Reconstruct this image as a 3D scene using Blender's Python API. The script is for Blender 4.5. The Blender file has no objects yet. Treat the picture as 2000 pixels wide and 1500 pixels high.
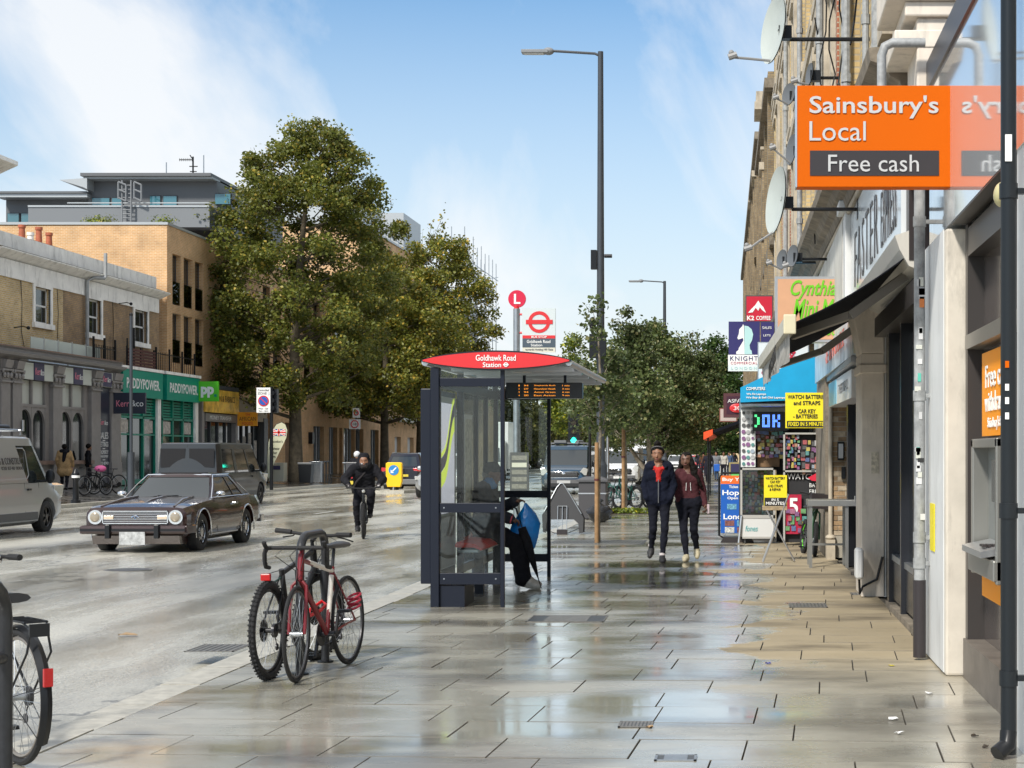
import bpy, bmesh, math, random
import numpy as np
from mathutils import Vector, Matrix, Euler
R = math.radians
rng = random.Random(7)
SC = bpy.context.scene
COL = SC.collection

# ------------------------------------------------------------------ camera, sky, sun, exposure
cam = bpy.data.cameras.new('camera'); cam_o = bpy.data.objects.new('camera', cam); COL.objects.link(cam_o)
cam_o.location = (0, 0, 1.6); cam_o.rotation_euler = (R(90), 0, 0)
cam.sensor_width = 36; cam.lens = 36*3200/2000
cam.shift_x = -0.225; cam.shift_y = 0.068
cam.clip_start = 0.05; cam.clip_end = 3000
SC.camera = cam_o
SUN_EL, SUN_AZ = 43.0, 206.0      # azimuth clockwise from +Y (view direction)
sun = bpy.data.lights.new('sun', 'SUN'); sun.energy = 3.2; sun.angle = R(6); sun.color = (1.0, 0.95, 0.87)
sun_o = bpy.data.objects.new('sun', sun); COL.objects.link(sun_o)
sun_o.rotation_euler = (R(90-SUN_EL), 0, R(180-SUN_AZ)); sun_o.location = (0, 0, 60)
world = bpy.data.worlds.new('World'); SC.world = world; world.use_nodes = True
def build_world():
    nt = world.node_tree; N = nt.nodes; K = nt.links.new; N.clear()
    out = N.new('ShaderNodeOutputWorld'); bg = N.new('ShaderNodeBackground'); bg.inputs[1].default_value = 0.15
    sky = N.new('ShaderNodeTexSky'); sky.sky_type = 'NISHITA'; sky.sun_disc = False
    sky.sun_elevation = R(SUN_EL); sky.sun_rotation = R(SUN_AZ)
    sky.air_density = 1.0; sky.dust_density = 0.3; sky.ozone_density = 2.4
    tc = N.new('ShaderNodeTexCoord'); sep = N.new('ShaderNodeSeparateXYZ'); K(tc.outputs['Generated'], sep.inputs[0])
    def math_(op, a, b=None, c=None):
        n = N.new('ShaderNodeMath'); n.operation = op
        for i, q in enumerate((a, b, c)):
            if q is None: continue
            if isinstance(q, (int, float)): n.inputs[i].default_value = q
            else: K(q, n.inputs[i])
        return n.outputs[0]
    # deeper blue aloft, white haze towards the horizon
    tint = N.new('ShaderNodeMix'); tint.data_type = 'RGBA'; tint.blend_type = 'MULTIPLY'; tint.inputs[0].default_value = 1
    K(sky.outputs[0], tint.inputs[6]); tint.inputs[7].default_value = (0.385, 0.61, 0.71, 1)
    hz = N.new('ShaderNodeValToRGB'); K(sep.outputs[2], hz.inputs[0])
    e = hz.color_ramp.elements; e[0].position = 0.0; e[0].color = (1, 1, 1, 1); e[1].position = 0.30; e[1].color = (0, 0, 0, 1)
    q = e.new(0.09); q.color = (0.80, 0.80, 0.80, 1); q = e.new(0.19); q.color = (0.42, 0.42, 0.42, 1)
    mixh = N.new('ShaderNodeMix'); mixh.data_type = 'RGBA'; K(hz.outputs[0], mixh.inputs[0]); K(tint.outputs[2], mixh.inputs[6])
    mixh.inputs[7].default_value = (4.1, 4.3, 4.35, 1)
    # clouds on a flat layer high above: direction divided by height
    zz = math_('ADD', sep.outputs[2], 0.22)
    cx = math_('DIVIDE', sep.outputs[0], zz); cy = math_('DIVIDE', sep.outputs[1], zz)
    cmb = N.new('ShaderNodeCombineXYZ'); K(cx, cmb.inputs[0]); K(cy, cmb.inputs[1]); cmb.inputs[2].default_value = 3.3
    mp = N.new('ShaderNodeMapping'); K(cmb.outputs[0], mp.inputs[0]); mp.inputs['Rotation'].default_value = (0, 0, R(-32)); mp.inputs['Scale'].default_value = (1.5, 0.62, 1); mp.inputs['Location'].default_value = (6.68, 4.28, 0)
    nz = N.new('ShaderNodeTexNoise'); nz.inputs['Scale'].default_value = 1.15; nz.inputs['Detail'].default_value = 9; nz.inputs['Roughness'].default_value = 0.56; nz.inputs['Distortion'].default_value = 0.5
    K(mp.outputs[0], nz.inputs['Vector'])
    cr = N.new('ShaderNodeValToRGB'); 
    cr.color_ramp.elements[0].position = 0.455; cr.color_ramp.elements[0].color = (0, 0, 0, 1)
    cr.color_ramp.elements[1].position = 0.62; cr.color_ramp.elements[1].color = (0.85, 0.85, 0.85, 1)
    cl = N.new('ShaderNodeMix'); cl.data_type = 'RGBA'; up = N.new('ShaderNodeMapRange'); up.inputs[1].default_value = 0.27; up.inputs[2].default_value = 0.5; up.inputs[3].default_value = 0.0; up.inputs[4].default_value = 0.16; K(sep.outputs[2], up.inputs[0])  # extra cloud added above the camera's view to whiten ground reflections
    K(math_('ADD', nz.outputs[0], up.outputs[0]), cr.inputs[0]); K(cr.outputs[0], cl.inputs[0]); K(mixh.outputs[2], cl.inputs[6])
    cl.inputs[7].default_value = (4.7, 4.75, 4.8, 1)
    K(cl.outputs[2], bg.inputs[0]); K(bg.outputs[0], out.inputs[0])
build_world()
SC.view_settings.view_transform = 'Standard'; SC.view_settings.look = 'None'
SC.view_settings.exposure = 0.5; SC.view_settings.gamma = 1.0; SC.view_settings.use_curve_mapping = False
SC.cycles.use_denoising = True
SC.cycles.max_bounces = 6; SC.cycles.diffuse_bounces = 2; SC.cycles.glossy_bounces = 3
SC.cycles.transmission_bounces = 4; SC.cycles.transparent_max_bounces = 12
SC.cycles.sample_clamp_indirect = 6

# ------------------------------------------------------------------ helpers: scene graph
def wm(o):
    m = o.matrix_basis.copy()
    while o.parent: o = o.parent; m = o.matrix_basis @ m
    return m
def tag(o, label=None, cat=None, group=None, kind=None):
    if label: o['label'] = label
    if cat: o['category'] = cat
    if group: o['group'] = group
    if kind: o['kind'] = kind
    return o
def T(name, label, cat, loc=(0, 0, 0), rz=0.0, group=None, rot=None):
    o = bpy.data.objects.new(name, None); COL.objects.link(o); o.empty_display_size = 0.2
    o.location = loc; o.rotation_euler = rot if rot else (0, 0, rz)
    return tag(o, label, cat, group)
def dup(o, parent=None, loc=None, rz=None, label=None):
    c = o.copy(); COL.objects.link(c); c.parent = parent
    if loc is not None: c.location = loc
    if rz is not None: c.rotation_euler = (c.rotation_euler[0], c.rotation_euler[1], rz)
    if label: c['label'] = label
    for ch in [k for k in KIDS.get(o.name, [])]: 
        d = dup(ch, c); KIDS.setdefault(c.name, []).append(d)
    return c
KIDS = {}
def link(o, parent):
    COL.objects.link(o)
    if parent is not None:
        o.parent = parent; KIDS.setdefault(parent.name, []).append(o)
    return o
def at(x, y, Y):                      # photograph pixel + distance -> place
    return Vector(((x-1450)*Y/3200, Y, 1.6-(y-886)*Y/3200))

class MB:
    def __init__(s): s.v = []; s.f = []; s.m = []; s.k = 0
    def idx(s): return len(s.v)
    def add(s, vs, fs):
        b = len(s.v); s.v.extend([tuple(p) for p in vs])
        for f in fs: s.f.append(tuple(b+i for i in f)); s.m.append(s.k)
        return b
    def box(s, x0, x1, y0, y1, z0, z1):
        if x0 > x1: x0, x1 = x1, x0
        if y0 > y1: y0, y1 = y1, y0
        if z0 > z1: z0, z1 = z1, z0
        s.add([(x0,y0,z0),(x1,y0,z0),(x1,y1,z0),(x0,y1,z0),(x0,y0,z1),(x1,y0,z1),(x1,y1,z1),(x0,y1,z1)],
              [(0,3,2,1),(4,5,6,7),(0,1,5,4),(1,2,6,5),(2,3,7,6),(3,0,4,7)]); return s
    def bar(s, p0, p1, w, h, up=(0, 0, 1)):       # rectangular bar between two points
        p0 = Vector(p0); p1 = Vector(p1); d = (p1-p0).normalized(); u = Vector(up)
        a = d.cross(u)
        if a.length < 1e-4: a = d.cross(Vector((1, 0, 0)))
        a.normalize(); b = a.cross(d); a *= w/2; b *= h/2
        s.add([p0-a-b, p0+a-b, p0+a+b, p0-a+b, p1-a-b, p1+a-b, p1+a+b, p1-a+b],
              [(0,1,2,3),(4,7,6,5),(0,4,5,1),(1,5,6,2),(2,6,7,3),(3,7,4,0)]); return s
    def poly(s, pts): s.add(pts, [tuple(range(len(pts)))]); return s
    def prism(s, pts, axis, a, b):                # polygon in a plane, pushed along axis from a to b
        n = len(pts)
        def mk(p, t): return (t, p[0], p[1]) if axis == 'x' else ((p[0], t, p[1]) if axis == 'y' else (p[0], p[1], t))
        vs = [mk(p, a) for p in pts]+[mk(p, b) for p in pts]
        fs = [tuple(range(n))[::-1], tuple(range(n, 2*n))]+[(i, (i+1) % n, n+(i+1) % n, n+i) for i in range(n)]
        s.add(vs, fs); return s
    def cyl(s, p0, p1, r0, r1=None, n=12, caps=True):
        r1 = r0 if r1 is None else r1
        return s.tube([p0, p1], [r0, r1], n, caps)
    def tube(s, pts, r, n=8, caps=True, closed=False):
        pts = [Vector(p) for p in pts]; m = len(pts)
        rr = r if isinstance(r, (list, tuple)) else [r]*m
        vs = []; prev = None
        for i, p in enumerate(pts):
            if closed: d = pts[(i+1) % m]-pts[i-1]
            else: d = pts[min(i+1, m-1)]-pts[max(i-1, 0)]
            if d.length < 1e-9: d = Vector((0, 0, 1))
            d.normalize()
            if prev is None:
                a = d.orthogonal().normalized()
            else:
                a = prev-d*prev.dot(d)
                a = a.normalized() if a.length > 1e-6 else d.orthogonal().normalized()
            prev = a; b = d.cross(a)
            for j in range(n):
                t = 2*math.pi*j/n; vs.append(p+a*(math.cos(t)*rr[i])+b*(math.sin(t)*rr[i]))
        fs = []
        for i in range(m if closed else m-1):
            i2 = (i+1) % m
            for j in range(n):
                j2 = (j+1) % n; fs.append((i*n+j, i*n+j2, i2*n+j2, i2*n+j))
        if caps and not closed: fs.append(tuple(range(n))[::-1]); fs.append(tuple(range((m-1)*n, m*n)))
        s.add(vs, fs); return s
    def ring(s, c, axis, Rr, r, n=28, m=8):
        c = Vector(c); ax = Vector(axis).normalized(); a = ax.orthogonal().normalized(); b = ax.cross(a)
        return s.tube([c+a*math.cos(2*math.pi*i/n)*Rr+b*math.sin(2*math.pi*i/n)*Rr for i in range(n)], r, m, closed=True)
    def disc(s, c, axis, r, t, n=24):
        c = Vector(c); ax = Vector(axis).normalized(); return s.cyl(c-ax*t/2, c+ax*t/2, r, r, n)
    def sph(s, c, r, n=12, m=8, M=None):
        if isinstance(r, (int, float)): r = (r, r, r)
        vs = [(0, 0, r[2])]; 
        for i in range(1, m):
            a = math.pi*i/m
            for j in range(n):
                b = 2*math.pi*j/n; vs.append((r[0]*math.sin(a)*math.cos(b), r[1]*math.sin(a)*math.sin(b), r[2]*math.cos(a)))
        vs.append((0, 0, -r[2])); e = len(vs)-1; fs = []
        for j in range(n): fs.append((0, 1+j, 1+(j+1) % n))
        for i in range(m-2):
            for j in range(n): j2 = (j+1) % n; a = 1+i*n; fs.append((a+j, a+n+j, a+n+j2, a+j2))
        a = 1+(m-2)*n
        for j in range(n): fs.append((e, a+(j+1) % n, a+j))
        c = Vector(c)
        vs = [c+(M @ Vector(p) if M is not None else Vector(p)) for p in vs]
        s.add(vs, fs); return s
    def loft(s, rings, caps=True, closed=True):
        n = len(rings[0]); vs = [p for r in rings for p in r]; fs = []
        for i in range(len(rings)-1):
            for j in range(n if closed else n-1):
                j2 = (j+1) % n; fs.append((i*n+j, i*n+j2, (i+1)*n+j2, (i+1)*n+j))
        if caps: fs.append(tuple(range(n))[::-1]); fs.append(tuple(range((len(rings)-1)*n, len(rings)*n)))
        s.add(vs, fs); return s
    def xf(s, M, start=0):
        for i in range(start, len(s.v)): s.v[i] = tuple(M @ Vector(s.v[i]))
        return s
    def mesh(s, name, mats, smooth=True, angle=38, fix=True):
        me = bpy.data.meshes.new(name); me.from_pydata([tuple(p) for p in s.v], [], s.f)
        if not isinstance(mats, (list, tuple)): mats = [mats]
        for m in mats: me.materials.append(m)
        if len(mats) > 1: me.polygons.foreach_set('material_index', s.m)
        if fix:
            bm = bmesh.new(); bm.from_mesh(me); bmesh.ops.recalc_face_normals(bm, faces=bm.faces); bm.to_mesh(me); bm.free()
        if smooth:
            me.polygons.foreach_set('use_smooth', [True]*len(me.polygons)); me.set_sharp_from_angle(angle=R(angle))
        me.update(); return me
    def build(s, name, mats, parent=None, world=False, smooth=True, angle=38, bevel=0, fix=True):
        if parent is not None and world: s.xf(wm(parent).inverted())
        me = s.mesh(name, mats, smooth, angle, fix)
        o = bpy.data.objects.new(name, me); link(o, parent)
        if bevel:
            b = o.modifiers.new('bevel', 'BEVEL'); b.width = bevel; b.segments = 2; b.limit_method = 'ANGLE'; b.angle_limit = R(50)
        return o
    def W(s, name, mats, parent, **k): return s.build(name, mats, parent, world=True, smooth=False, **k)
    def S(s, name, mats, parent=None, **k): return s.build(name, mats, parent, smooth=False, **k)
    def top(s, name, mats, label, cat, group=None, smooth=True, loc=None, **k):
        o = s.build(name, mats, None, smooth=smooth, **k); tag(o, label, cat, group)
        # put the origin at the base of the thing
        n = len(o.data.vertices); a = np.empty(n*3, 'f'); o.data.vertices.foreach_get('co', a); a = a.reshape(-1, 3)
        c = (a.min(0)+a.max(0))/2; c[2] = a[:, 2].min(); a -= c
        o.data.vertices.foreach_set('co', a.ravel()); o.location = c.tolist(); o.data.update(); return o
    def struct(s, name, mats, **k):
        return tag(s.build(name, mats, None, **k), kind='structure')

def applied(o):                                    # mesh with its modifiers applied
    bpy.context.view_layer.update(); dg = bpy.context.evaluated_depsgraph_get()
    me = bpy.data.meshes.new_from_object(o.evaluated_get(dg)); old = o.data
    o.modifiers.clear(); me.name = old.name; o.data = me; return o

_TX = {}
def text_arrays(s, bold=0.0, shear=0.0, space=1.0):
    key = (s, bold, shear, space)
    if key not in _TX:
        c = bpy.data.curves.new('lettering', 'FONT'); c.body = s; c.extrude = 0.02; c.offset = bold; c.shear = shear
        c.resolution_u = 3; c.space_character = space
        o = bpy.data.objects.new('lettering', c); me = bpy.data.meshes.new_from_object(o)
        n = len(me.vertices); a = np.empty(n*3, 'f'); me.vertices.foreach_get('co', a); a = a.reshape(-1, 3)
        fs = [tuple(p.vertices) for p in me.polygons]
        bpy.data.objects.remove(o); bpy.data.meshes.remove(me)
        _TX[key] = (a, fs)
    return _TX[key]
def text_into(mb, s, c, w, h, u, v, bold=0.0, shear=0.0, depth=0.006, space=1.0, flip=False):
    """adds lettering of width w and height h, centred at c, running along u with up v"""
    a, fs = text_arrays(s, bold, shear, space)
    if len(a) == 0: return mb
    lo, hi = a.min(0), a.max(0); sx = w/(hi[0]-lo[0]); sy = (h/(hi[1]-lo[1])) if h else sx
    u = Vector(u).normalized(); v = Vector(v).normalized(); n = u.cross(v); c = Vector(c)
    m = (lo+hi)/2; vs = []
    for p in a:
        vs.append(c+u*float((p[0]-m[0])*sx)+v*float((p[1]-m[1])*sy)+n*float(p[2]/0.04*depth))
    mb.add(vs, fs); return mb
def text(s, c, w, h, u, v, mat, parent, name='lettering', world=True, **k):
    return text_into(MB(), s, c, w, h, u, v, **k).build(name, mat, parent, world=world, smooth=False, fix=False)
XP, ZP = (1, 0, 0), (0, 0, 1)

# ------------------------------------------------------------------ materials
_M = {}
def mat(name, col, rough=0.5, metal=0.0, var=0.0, vscale=3.0, bump=0.0, bscale=40.0, spec=0.5, coat=0.0, emit=0.0, alpha=1.0, ecol=None, dirt=0.0):
    if name in _M: return _M[name]
    m = bpy.data.materials.new(name); m.use_nodes = True; _M[name] = m
    nt = m.node_tree; N = nt.nodes; K = nt.links.new; b = N['Principled BSDF']
    b.inputs['Base Color'].default_value = (*col, 1); b.inputs['Roughness'].default_value = rough
    b.inputs['Metallic'].default_value = metal; b.inputs['Specular IOR Level'].default_value = spec
    b.inputs['Coat Weight'].default_value = coat; b.inputs['Coat Roughness'].default_value = 0.05
    b.inputs['Alpha'].default_value = alpha
    if emit: b.inputs['Emission Color'].default_value = (*(ecol or col), 1); b.inputs['Emission Strength'].default_value = emit
    if var or dirt or bump:
        g = N.new('ShaderNodeNewGeometry')
    if var or dirt:
        nz = N.new('ShaderNodeTexNoise'); nz.inputs['Scale'].default_value = vscale; nz.inputs['Detail'].default_value = 6; nz.inputs['Roughness'].default_value = 0.62
        K(g.outputs['Position'], nz.inputs['Vector'])
        rp = N.new('ShaderNodeMapRange'); rp.inputs[1].default_value = 0.3; rp.inputs[2].default_value = 0.7
        rp.inputs[3].default_value = 1-var; rp.inputs[4].default_value = 1+var; K(nz.outputs[0], rp.inputs[0])
        mx = N.new('ShaderNodeMix'); mx.data_type = 'RGBA'; mx.blend_type = 'MULTIPLY'; mx.inputs[0].default_value = 1
        mx.inputs[6].default_value = (*col, 1); K(rp.outputs[0], mx.inputs[7]); last = mx.outputs[2]
        if dirt:
            n2 = N.new('ShaderNodeTexNoise'); n2.inputs['Scale'].default_value = vscale*2.3; n2.inputs['Detail'].default_value = 8; n2.inputs['Roughness'].default_value = 0.7
            mp = N.new('ShaderNodeMapping'); mp.inputs['Scale'].default_value = (1, 1, 0.25); K(g.outputs['Position'], mp.inputs[0]); K(mp.outputs[0], n2.inputs['Vector'])
            r2 = N.new('ShaderNodeMapRange'); r2.inputs[1].default_value = 0.52; r2.inputs[2].default_value = 0.75; r2.inputs[3].default_value = 0; r2.inputs[4].default_value = dirt; K(n2.outputs[0], r2.inputs[0])
            m2 = N.new('ShaderNodeMix'); m2.data_type = 'RGBA'; K(r2.outputs[0], m2.inputs[0]); K(last, m2.inputs[6]); m2.inputs[7].default_value = (0.055, 0.047, 0.036, 1); last = m2.outputs[2]
        K(last, b.inputs['Base Color'])
    if bump:
        nb = N.new('ShaderNodeTexNoise'); nb.inputs['Scale'].default_value = bscale; nb.inputs['Detail'].default_value = 4
        K(g.outputs['Position'], nb.inputs['Vector'])
        bp = N.new('ShaderNodeBump'); bp.inputs['Strength'].default_value = bump; bp.inputs['Distance'].default_value = 0.02
        K(nb.outputs[0], bp.inputs['Height']); K(bp.outputs[0], b.inputs['Normal'])
    return m
def glass(name, tint=(0.9, 0.95, 0.93), rough=0.02, clear=0.75, dirty=0.0):
    """thin clear pane: transparent plus a mirror-like share that grows at glancing angles"""
    if name in _M: return _M[name]
    m = bpy.data.materials.new(name); m.use_nodes = True; _M[name] = m
    nt = m.node_tree; N = nt.nodes; K = nt.links.new; N.clear()
    out = N.new('ShaderNodeOutputMaterial'); tr = N.new('ShaderNodeBsdfTransparent'); gl = N.new('ShaderNodeBsdfGlossy')
    tr.inputs[0].default_value = (*[t*clear/0.75 if clear < 0.75 else t for t in tint], 1); gl.inputs['Roughness'].default_value = rough; gl.inputs[0].default_value = (1, 1, 1, 1)
    fr = N.new('ShaderNodeFresnel'); fr.inputs[0].default_value = 1.45
    mx = N.new('ShaderNodeMixShader'); K(fr.outputs[0], mx.inputs[0]); K(tr.outputs[0], mx.inputs[1]); K(gl.outputs[0], mx.inputs[2]); last = mx.outputs[0]
    if dirty:
        df = N.new('ShaderNodeBsdfDiffuse'); df.inputs[0].default_value = (0.55, 0.57, 0.55, 1)
        nz = N.new('ShaderNodeTexNoise'); nz.inputs['Scale'].default_value = 3.0; nz.inputs['Detail'].default_value = 10; nz.inputs['Roughness'].default_value = 0.75
        g = N.new('ShaderNodeNewGeometry'); K(g.outputs['Position'], nz.inputs['Vector'])
        rp = N.new('ShaderNodeMapRange'); rp.inputs[1].default_value = 0.45; rp.inputs[2].default_value = 0.75; rp.inputs[3].default_value = dirty*0.25; rp.inputs[4].default_value = dirty; K(nz.outputs[0], rp.inputs[0])
        m2 = N.new('ShaderNodeMixShader'); K(rp.outputs[0], m2.inputs[0]); K(last, m2.inputs[1]); K(df.outputs[0], m2.inputs[2]); last = m2.outputs[0]
    K(last, out.inputs[0]); return m
def brick(name, c1, c2, mortar, bw=0.225, bh=0.075, ms=0.010, stain=0.35, bump=0.5):
    if name in _M: return _M[name]
    m = bpy.data.materials.new(name); m.use_nodes = True; _M[name] = m
    nt = m.node_tree; N = nt.nodes; K = nt.links.new; b = N['Principled BSDF']; b.inputs['Roughness'].default_value = 0.85
    g = N.new('ShaderNodeNewGeometry'); sp = N.new('ShaderNodeSeparateXYZ'); K(g.outputs['Position'], sp.inputs[0])
    ad = N.new('ShaderNodeMath'); ad.operation = 'ADD'; K(sp.outputs[0], ad.inputs[0]); K(sp.outputs[1], ad.inputs[1])
    cm = N.new('ShaderNodeCombineXYZ'); K(ad.outputs[0], cm.inputs[0]); K(sp.outputs[2], cm.inputs[1])
    bt = N.new('ShaderNodeTexBrick'); K(cm.outputs[0], bt.inputs['Vector'])
    bt.inputs['Color1'].default_value = (*c1, 1); bt.inputs['Color2'].default_value = (*c2, 1); bt.inputs['Mortar'].default_value = (*mortar, 1)
    bt.inputs['Scale'].default_value = 1; bt.inputs['Mortar Size'].default_value = ms; bt.inputs['Brick Width'].default_value = bw; bt.inputs['Row Height'].default_value = bh
    bt.inputs['Mortar Smooth'].default_value = 0.2; bt.inputs['Bias'].default_value = 0.0
    nz = N.new('ShaderNodeTexNoise'); nz.inputs['Scale'].default_value = 0.9; nz.inputs['Detail'].default_value = 9; nz.inputs['Roughness'].default_value = 0.7; K(g.outputs['Position'], nz.inputs['Vector'])
    rp = N.new('ShaderNodeMapRange'); rp.inputs[1].default_value = 0.3; rp.inputs[2].default_value = 0.7; rp.inputs[3].default_value = 1-stain; rp.inputs[4].default_value = 1+stain*0.6; K(nz.outputs[0], rp.inputs[0])
    mx = N.new('ShaderNodeMix'); mx.data_type = 'RGBA'; mx.blend_type = 'MULTIPLY'; mx.inputs[0].default_value = 1; K(bt.outputs[0], mx.inputs[6]); K(rp.outputs[0], mx.inputs[7])
    K(mx.outputs[2], b.inputs['Base Color'])
    bp = N.new('ShaderNodeBump'); bp.inputs['Strength'].default_value = bump; bp.inputs['Distance'].default_value = 0.008; bp.invert = True
    K(bt.outputs['Fac'], bp.inputs['Height']); K(bp.outputs[0], b.inputs['Normal'])
    return m
def leafmat(name, a, b_, c, yellow=0.15):
    if name in _M: return _M[name]
    m = bpy.data.materials.new(name); m.use_nodes = True; _M[name] = m
    nt = m.node_tree; N = nt.nodes; K = nt.links.new; N.clear()
    out = N.new('ShaderNodeOutputMaterial'); g = N.new('ShaderNodeNewGeometry')
    cr = N.new('ShaderNodeValToRGB'); e = cr.color_ramp.elements
    e[0].position = 0; e[0].color = (*a, 1); e[1].position = 1; e[1].color = (*c, 1); q = e.new(0.55); q.color = (*b_, 1); q = e.new(1-yellow); q.color = (*b_, 1)
    K(g.outputs['Random Per Island'], cr.inputs[0])
    nz = N.new('ShaderNodeTexNoise'); nz.inputs['Scale'].default_value = 0.7; nz.inputs['Detail'].default_value = 3; K(g.outputs['Position'], nz.inputs['Vector'])
    rp = N.new('ShaderNodeMapRange'); rp.inputs[1].default_value = 0.35; rp.inputs[2].default_value = 0.65; rp.inputs[3].default_value = 0.7; rp.inputs[4].default_value = 1.35; K(nz.outputs[0], rp.inputs[0])
    mx = N.new('ShaderNodeMix'); mx.data_type = 'RGBA'; mx.blend_type = 'MULTIPLY'; mx.inputs[0].default_value = 1; K(cr.outputs[0], mx.inputs[6]); K(rp.outputs[0], mx.inputs[7])
    pr = N.new('ShaderNodeBsdfPrincipled'); pr.inputs['Roughness'].default_value = 0.45; K(mx.outputs[2], pr.inputs['Base Color'])
    tl = N.new('ShaderNodeBsdfTranslucent'); K(mx.outputs[2], tl.inputs[0])
    ms = N.new('ShaderNodeMixShader'); ms.inputs[0].default_value = 0.42; K(pr.outputs[0], ms.inputs[1]); K(tl.outputs[0], ms.inputs[2]); K(ms.outputs[0], out.inputs[0])
    return m
BLACK = mat('black_paint', (0.009, 0.010, 0.012), 0.35, spec=0.35); RUBBER = mat('rubber', (0.012, 0.012, 0.013), 0.75, bump=0.3, bscale=120)
NAVY = mat('shelter_dark_blue', (0.008, 0.011, 0.021), 0.4, spec=0.3); STEEL = mat('galvanised_steel', (0.42, 0.44, 0.46), 0.38, 0.9, var=0.15, vscale=8)
CHROME = mat('chrome', (0.75, 0.76, 0.78), 0.12, 1.0); GREYP = mat('grey_plastic', (0.16, 0.165, 0.17), 0.45); WHITE = mat('white_paint', (0.72, 0.73, 0.72), 0.45, var=0.05, vscale=5)
ALU = mat('aluminium', (0.62, 0.63, 0.64), 0.3, 0.85); LWHITE = mat('white_lettering', (0.82, 0.82, 0.80), 0.5); LBLACK = mat('black_lettering', (0.015, 0.015, 0.015), 0.5)
DKGLASS = mat('dark_glazing', (0.014, 0.018, 0.020), 0.05, spec=0.9); CLEAR = glass('clear_pane'); 
RED = mat('red_paint', (0.62, 0.018, 0.022), 0.35, coat=0.3); YEL = mat('yellow_sign', (0.83, 0.70, 0.015), 0.5)
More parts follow.
